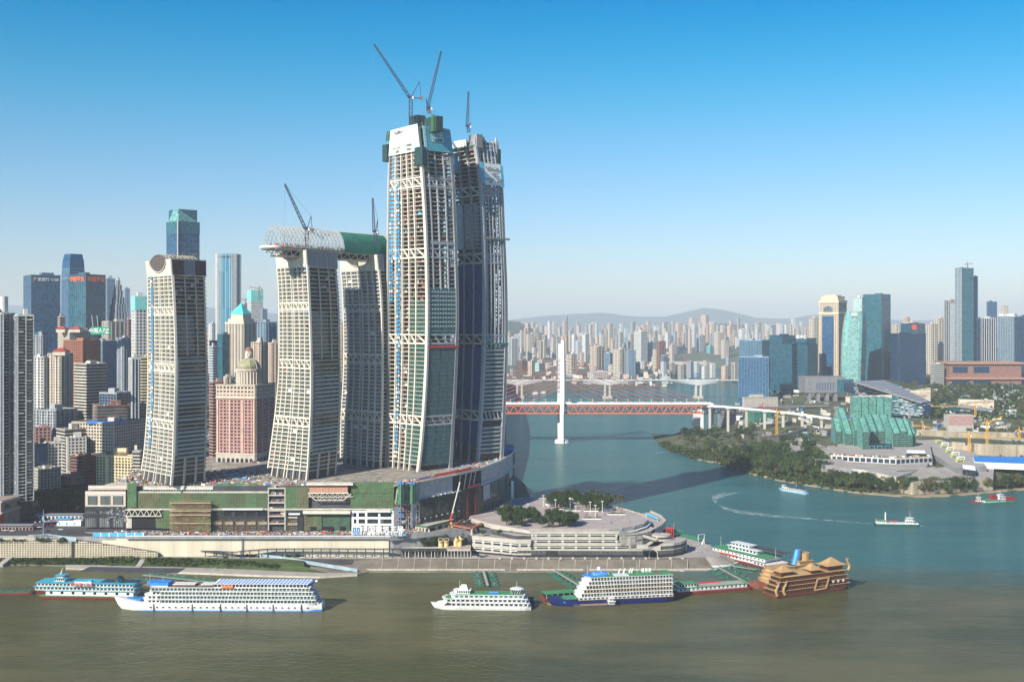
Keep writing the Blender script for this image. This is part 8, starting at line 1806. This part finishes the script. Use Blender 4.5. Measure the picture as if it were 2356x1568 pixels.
t,L=vessel('tug','red brown tug moored left of the green work vessel',2235,1156,2266,1157,'boat');hull(t,L,8,2.2,hullred,.15,2);deck(t,L*.3,L*.8,2.2,2.6,5,n=3,slabm=MATS['dark_red']);deck(t,L*.38,L*.65,4.8,2.4,4,n=3);flagpole(t,L*.5,7,5)
t,L=vessel('tug','small black tug tucked behind the stern of the white ferry',1212,1386,1230,1386,'boat');hull(t,L,5,2,blackp,0,0);deck(t,1,L-1,2,2.4,4,wall=dconc,n=2)
for a in((1232,906,'white boat row at the far shore, left one',14),(1250,904,'white boat row at the far shore, right one',12),(1500,888,'tiered white ferry far off under the girder bridge',16),(1530,888,'second tiered ferry far off under the girder bridge',14),(1582,866,'dark barge near the unfinished bridge',18)):t,L=vessel('distant_boat',a[2],a[0]-a[3]/2,a[1],a[0]+a[3]/2,a[1],'boat');hull(t,L,9,3,white if a[0]<1570 else blackp,.1,2);deck(t,L*.2,L*.9,3,4,7,n=3)
def chain(label,pts,n,w_=6,both=True):
 q=[G(a,b,1.6)for a,b in pts];t=thing('pontoon_bridge',label,'pontoon',q[0],0);tot=len(q)-1
 for a,b_ in zip(q,q[1:]):MB(paving).beam(a,b_,2,.3).build('gangway',t,True);MB(ponton).beam(a+V((1.1,0,.8)),b_+V((1.1,0,.8)),.15,.9).build('handrail',t,True)
 for k in range(n):
  u=(k+.5)/n*tot;i=min(int(u),tot-1);c=q[i].lerp(q[i+1],u-i);d=(q[i+1]-q[i]).normalized();s_=V((d.y,-d.x,0))
  for s in(-1,1):o=c+s_*(s*w_);MB(ponton).loft([[V((o.x+dx,o.y+dy,z))for dx,dy in((-4,-1.6),(3.4,-1.6),(4.4,0),(3.4,1.6),(-4,1.6))]for z in(-.4,1.2)]).build('pontoon',t,True);MB(RND.choice([dconc,steel,ponton])).box(o.x-1,o.y-.5,1.2,o.x+.6,o.y+.6,2.2).build('winch',t,True)
chain('green pontoon gangway from the slope to the white ferry',[(1112,1312),(1122,1346)],5);chain('green pontoon gangway slanting down to the blue hulled cruise ship',[(1276,1312),(1332,1346)],6,5);chain('green pontoon gangway from the slope to the floating station',[(1505,1312),(1558,1348)],5,5);chain('cluster of green pontoons off the tip of the steps',[(1652,1304),(1700,1330),(1742,1352)],7,8);chain('green pontoons beside the restaurant boat',[(1640,1268),(1690,1302),(1740,1310)],6,6);chain('long raft of green pontoons behind the two left hand ships',[(330,1322),(480,1338)],9,9)
white=MATS["white_paint"]
crb=mat('crane_dark_blue',(.02,.035,.09),.6)
def luffer(label,px,yb,yt,Y,tip,af,cnt):
 X=xat(px,Y);z0=zat(yb,Y);z1=zat(yt,Y);t=thing('luffing_crane',label,'tower crane',(X,Y,z0),0,'luffing cranes on the unfinished towers')
 q=lambda p,dy=0:V((xat(p[0],Y)-X,dy,zat(p[1],Y)-z0));h=z1-z0
 g=MB(crb);lattice(g,(0,0,0),(0,0,h),3.0,max(4,int(h/3)),.55);g.build('mast',t);g=MB(crb);lattice(g,(-1.5,-1,h+1),q(tip,-6),2.4,20,.5,.5);g.build('boom',t)
 MB(crb).box(-3,-2,h,3,2,h+1.6).build('slewing_deck',t);MB(brick).box(*(q(cnt)+V((-1.5,-1.5,-1))),*(q(cnt)+V((1.5,1.5,1.6)))).build('counterweight',t);MB(crb).beam((0,0,h),q(cnt),1.4,.8).build('counter_jib',t)
 g=MB(crb);g.beam((0,0,h),q(af),.6);g.beam(q(cnt),q(af),.5);g.build('a_frame',t);MB(steel).beam(q(af),q(tip,-6),.22).build('boom_rope',t)
 MB(steel).beam(q(tip,-6),q(tip,-6)+V((0,0,-min(60,h*3))),.14).build('hoist_rope',t);MB(white).box(1.5,-2.4,h-1.5,3,-.6,h+.8).build('cab',t)
luffer('largest dark blue luffing crane, boom raised far to the left over the tallest tower',945,285,225,1135,(862,105),(965,188),(969,226));luffer('dark blue crane with steep right leaning boom on the tallest tower',988,262,250,1140,(1016,121),(980,226),(984,252))
luffer('crane with near vertical boom on the second tallest tower',1078,305,292,1195,(1078.5,214),(1082,283),(1082,293));luffer('dark blue luffing crane leaning left through the lattice tube',706,572,527,1090,(658,425),(716,497),(718,529));luffer('steep boomed crane at the right end of the green netted tube',864,566,534,1150,(859,457),(869,505),(868,537))
A0,B0=V((-224,1062,0)),V((-126,1192,0));ax=(B0-A0).normalized();sd_=V((ax.y,-ax.x,0));L=(B0-A0).length;zf0=289
t=thing('lattice_tube','long white lattice tube lying across two tower tops, part wrapped in green net, overhanging left','sky bridge',(A0.x,A0.y,zf0),0)
def tp(s,a,r=1.0):return A0+ax*s+sd_*(13*r*math.cos(a))+V((0,0,zf0-1+20*r*math.sin(a)))
NA=12
def frac(s):return 1-.12*max(0,(12-s)/12)**2
for k in range(34):
 s=k*L/33;g=MB(lconc);[g.beam(tp(s,math.pi*j/NA,frac(s)),tp(s,math.pi*(j+1)/NA,frac(s)),.42)for j in range(NA)];g.build('rib_arch',t,True)
g=MB(cream)
for k in range(33):
 for j in range(NA):s0,s1=k*L/33,(k+1)*L/33;g.beam(tp(s0,math.pi*j/NA),tp(s1,math.pi*(j+1)/NA),.22);g.beam(tp(s0,math.pi*(j+1)/NA),tp(s1,math.pi*j/NA),.22)
g.build('lattice_diagonals',t,True,kind='stuff')
for s0,s1 in((L*.50,L*.58),(L*.58,L*.66),(L*.66,L*.74),(L*.74,L*.82),(L*.82,L*.89)):
 MB(teal_net).loft([[tp(s,a,1.03)for a in[-.1+.16*j for j in range(9)]]for s in(s0,s1)],closed=False).build('green_net',t,True)
MB(lconc).obox(A0-sd_*12+V((0,0,zf0-2)),ax*L,sd_*24,V((0,0,1.4))).build('floor_deck',t,True)
rim=[A0+V((0,0,zf0-1.5))-ax*10*math.sin(a)+sd_*12.5*math.cos(a)for a in[math.pi*k/12 for k in range(13)]]
MB(white).loft([[p for p in rim],[p+V((0,0,1.6))for p in rim]],closed=False).prism([(p.x,p.y)for p in rim],zf0-2,zf0-1).build('end_balcony',t,True)
for s_ in(-10,0,10):
 for a,z in((0,zf0-3),(4,zf0-9)):MB(cream).beam(A0+sd_*s_*(1 if a==0 else.6)+ax*(-4+a*2)+V((0,0,z)),B0+sd_*s_*(1 if a==0 else.6)+V((0,0,z)),1.1).build('truss_chord',t,True)
 g=MB(cream);n=30;[g.beam(A0+sd_*s_*(1 if k%2 else.6)+ax*(-2+k*L/n)+V((0,0,zf0-(3 if k%2 else 9))),A0+sd_*s_*(.6 if k%2 else 1)+ax*(-2+(k+1)*L/n)+V((0,0,zf0-(9 if k%2 else 3))),.7)for k in range(n)];g.build('truss_web',t,True)
litter('deck_material',t,160,lambda:A0+ax*RND.uniform(-3,L)+sd_*RND.uniform(-11,11)+V((0,0,zf0)),hs=(.6,3))
MB(dconc).obox(A0+ax*20-sd_*8+V((0,0,zf0-8)),ax*110,sd_*14,V((0,0,5))).build('underside',t,True)
def car_proto():
 t=thing('parked_car','white car parked on the riverside road under the covered walkway','car',(0,0,0),0,'cars')
 MB(white).loft([[V((x,-.9,.35)),V((x,-.9,h)),V((x,.9,h)),V((x,.9,.35))]for x,h in((-2.2,.8),(-2.1,.95),(2.0,.85),(2.2,.6))]).build('body',t);MB(win_dark).loft([[V((x,-.8,.9)),V((x,-.72,h)),V((x,.72,h)),V((x,.8,.9))]for x,h in((-1.8,1),(-1.2,1.5),(.5,1.5),(1.2,.95))]).build('windows',t)
 for x in(-1.4,1.4):
  for y in(-.92,.74):MB(blackp).tube((x,y,.34),(x,y+.18,.34),.34,n=10).build('wheel',t)
 return remember(t)
cp=car_proto();cols_c={}
def car(p,rz,label,group,m=None):
 c=copy_tree(cp,p,rz,label,group)
 if m:
  b_=[x for x in c.children if x.name.startswith('body')]or[o for o in bpy.data.objects if o.parent==c and o.name.startswith('body')]
  if m.name not in cols_c:cols_c[m.name]=b_[0].data.copy();cols_c[m.name].materials[0]=m
  b_[0].data=cols_c[m.name]
 return c
cp.location=G(494,1282.5,6.3);cp['label']='white car on the quay road, leftmost near the foot of the ramp'
cmn=[(white,'white'),(steel,'grey'),(blackp,'black'),(redp,'red'),(blue,'blue')]
def lot(n,fn,where,rz=0,ws=(7,3,3,1,1)):
 for i in range(n):m,cn=RND.choices(cmn,ws)[0];car(fn(i),rz+RND.uniform(-.1,.1),'%s car %s'%(cn,where),'%s cars %s'%(cn,where),m)
lot(9,lambda i:G(515+i*44+RND.uniform(-9,9),1282.5,6.3),'on the quay road behind the walkway posts');lot(22,lambda i:G(84+(i%11)*11,1196+(i//11)*5-(i%11)*1.2,24.2),'in the walled car park left of the podium',1.2);lot(9,lambda i:G(12+i*16,1212+RND.uniform(-3,10),24.2),'driving on the street at the far left');lot(18,lambda i:G(1850+(i%6)*8+(i//6)*9,1012+(i//6)*9,25.2),'in the car park left of the theatre',.6);lot(4,lambda i:G(1092+i*9,1281-(i%2)*2,6.3),'by the dark gateway under the left wing');lot(14,lambda i:P(1180+i*29,928.3,2040),'crossing the cable stayed bridge')
for lab,x0,x1,y,Y,m in(('grey roofed market row with pink stall fronts at the far left',-20,75,1205,1062,w_pink),('long pale blue site wall behind the walled car park',82,190,1178,1120,white),('purple fronted market row slanting up towards the podium',100,192,1196,1078,mat('purple_front',(.34,.05,.16),.6))):
 z=24.2;t=thing('market_row',lab,'market',(xat(x0,Y),Y,z),0);a,b_=V((xat(x0,Y),Y,z)),V((xat(x1,Y+(18 if x0==100 else 0)),Y+(18 if x0==100 else 0),z));d=b_-a;MB(m).obox(a,d,(0,5,0),(0,0,4.4)).build('front',t,True);MB(louvre).obox(a+V((0,-1.5,4.4)),d,(0,9,0),(0,0,.5)).build('roof',t,True)
 for k in range(12):p=a+d*((k+.2)/12);MB(win_dark).obox(p+V((0,-.2,.2)),d*.05,(0,.2,0),(0,0,2.6)).build('stall_opening',t,True)
t=thing('site_cabin','white cabin block with blue edges behind the blue sheet fence','cabin',G(155,1208,24.2),0);MB(white).box(-10,-3,0,14,4,5).build('wall',t);MB(skyblue).box(-12,-2,6,4,6,6.4).build('blue_roof',t);[MB(skyblue).box(x,-3.2,1,x+1.2,-3,3.6).build('door',t)for x in(-7,0,7)]
t=thing('signal_mast','slim pale mast with equipment boxes at the street edge, left','mast',G(100,1240,22),0);MB(w_blue).tube((0,0,0),(0,0,27),.6,.25,6).build('pole',t);MB(w_blue).box(-1,-1,17,1,1,21).build('box',t)
t=thing('blue_site_wall','pale blue curved hoarding wall beside the walkway head','hoarding',G(110,1240,22),0);q=[G(65,1232,24),G(110,1230,24),G(140,1234,24),G(175,1238,23)];pbl=mat('pale_blue_sheet',(.30,.40,.45),.6);[MB(pbl).obox(a-V((0,0,3)),b_-a,(0,.4,0),(0,0,4)).build('sheet',t,True)for a,b_ in zip(q,q[1:])]
q=[G(590,1281,6),G(640,1286,5),G(700,1296,3),G(760,1306,2),G(822,1316,1)];t=thing('sheet_barrier','pale blue sheet barrier running diagonally down the bank to the water','fence',q[0],0);[MB(pbl).obox(a,b_-a,(0,.3,0),(0,0,3.2)).build('sheet',t,True)for a,b_ in zip(q,q[1:])]
for a,b_,s in(((318,1303),(335,1278),'right'),((2,1297),(28,1278),'left')):p,r_=G(*a,2.2),G(*b_,6.4);t=thing('bank_stairs','concrete path stepping down the grassy bank, %s one'%s,'stairs',p,0);[MB(paving).box(p.lerp(r_,k/9).x-2.4,p.lerp(r_,k/9).y-1.6,0,p.lerp(r_,k/9).x+2.4,p.lerp(r_,k/9).y+2.2,p.lerp(r_,k/9).z+.3).build('step',t,True)for k in range(10)]
for i in range(16):p=G(1150+i*28,1283.5,6.4);t=thing('quay_lamp','dark twin armed lamp on a stone block along the quay edge under the square','street lamp',p,0,'twin armed quay lamps');MB(lconc).box(-1,-1.4,-2.5,1,.8,.9).build('stone_block',t);MB(blackp).tube((0,0,.9),(0,0,5),.14,.1,5).build('pole',t);MB(blackp).box(-1.6,-.1,4.6,1.6,.1,4.8).build('arms',t)
def figure(m1,m2):
 b_=MB(m1);s=8;R_=[(0,.10),(.45,.12),(.85,.17),(1.1,.16),(1.38,.22),(1.46,.10),(1.52,.08),(1.6,.11),(1.7,.09),(1.74,.02)]
 b_.loft([[V((r*1.15*math.cos(2*math.pi*k/s),r*.75*math.sin(2*math.pi*k/s),z))for k in range(s)]for z,r in R_[1:]],m1);[b_.tube((x,.06*x/.1,0),(x*.8,0,.85),.07,.10,6,m2)for x in(-.1,.1)];[b_.tube((x,0,1.38),(x*1.25,-.05,.78),.06,.04,5,m1)for x in(-.24,.24)];return b_
FG=[]
for m1,m2 in((redp,blackp),(blackp,steel),(white,navy),(blue,blackp)):o=figure(m1,m2).build('person');FG.append((o,{'red_paint':'red','black_panel':'black','white_paint':'white','blue_sheet':'blue'}[m1.name]))
first=set()
for px0,px1,y0,y1,z,n,wh in((1590,1635,1252,1276,6.3,16,'on the quay at the tip of the square'),(1400,1470,1185,1208,29.05,10,'on the open paving of the square'),(1545,1572,1238,1244,17.5,5,'on the round bow terrace'),(1330,1420,1196,1215,29.05,8,'near the front edge of the square'),(470,520,1308,1313,2,8,'on the towpath by the bank stairs')):
 for _ in range(n):
  o,cn=RND.choice(FG);p=G(RND.uniform(px0,px1),RND.uniform(y0,y1),z);c=o if o.name not in first else o.copy()
  if o.name in first:COL.objects.link(c)
  first.add(o.name);c.location=p;c.rotation_euler=(0,0,RND.uniform(0,6));c['label']='person in %s top standing %s'%(cn,wh);c['category']='person';c['group']='people %s'%wh
fm_=bpy.data.materials.new('wake_foam');fm_.use_nodes=True;nt_=fm_.node_tree;bs=nt_.nodes['Principled BSDF'];bs.inputs['Base Color'].default_value=(.42,.52,.52,1);bs.inputs['Roughness'].default_value=.6
gg_=N(nt_,'ShaderNodeNewGeometry');nn_=N(nt_,'ShaderNodeTexNoise',Scale=.09,Detail=8.0,Roughness=.7);nt_.links.new(gg_.outputs['Position'],nn_.inputs['Vector']);mr=N(nt_,'ShaderNodeMapRange');mr.inputs['From Min'].default_value=.36;mr.inputs['From Max'].default_value=.66;mr.inputs['To Max'].default_value=.75;nt_.links.new(nn_.outputs[0],mr.inputs[0]);nt_.links.new(mr.outputs[0],bs.inputs['Alpha'])
def wake(pts,ws):
 q=[]
 for i in range(len(pts)*6-5):u=i/6;k=min(int(u),len(pts)-2);a,b_=pts[k],pts[k+1];q.append((G(a[0]+(b_[0]-a[0])*(u-k),a[1]+(b_[1]-a[1])*(u-k),.05),ws[k]+(ws[k+1]-ws[k])*(u-k)))
 MB(fm_).loft([[p+V((0,-w_/2,0))for p,w_ in q],[p+V((0,w_/2,0))for p,w_ in q]],closed=False).build('boat_wake',kind='stuff')
wake([(1700,1132),(1668,1136),(1645,1144),(1642,1153),(1660,1166),(1700,1177),(1780,1186),(1870,1193),(2010,1204)],[3,22,34,30,30,26,16,9,3])
wake([(1540,1038),(1525,1039),(1500,1044)],[4,10,3]);wake([(2114,1209),(2128,1210)],[6,2])
hz=MB(None)
hm=bpy.data.materials.new('haze_air');hm.use_nodes=True;t=hm.node_tree;t.nodes.clear()
pv=t.nodes.new('ShaderNodeVolumePrincipled');ot=t.nodes.new('ShaderNodeOutputMaterial')
pv.inputs['Color'].default_value=(0.88,0.94,1.0,1);pv.inputs['Density'].default_value=5.6e-5;pv.inputs['Anisotropy'].default_value=0.0
t.links.new(pv.outputs[0],ot.inputs['Volume'])
b=MB(hm);b.box(-24000,-800,-3,24000,26000,515);o=b.build('haze');o['kind']='stuff'
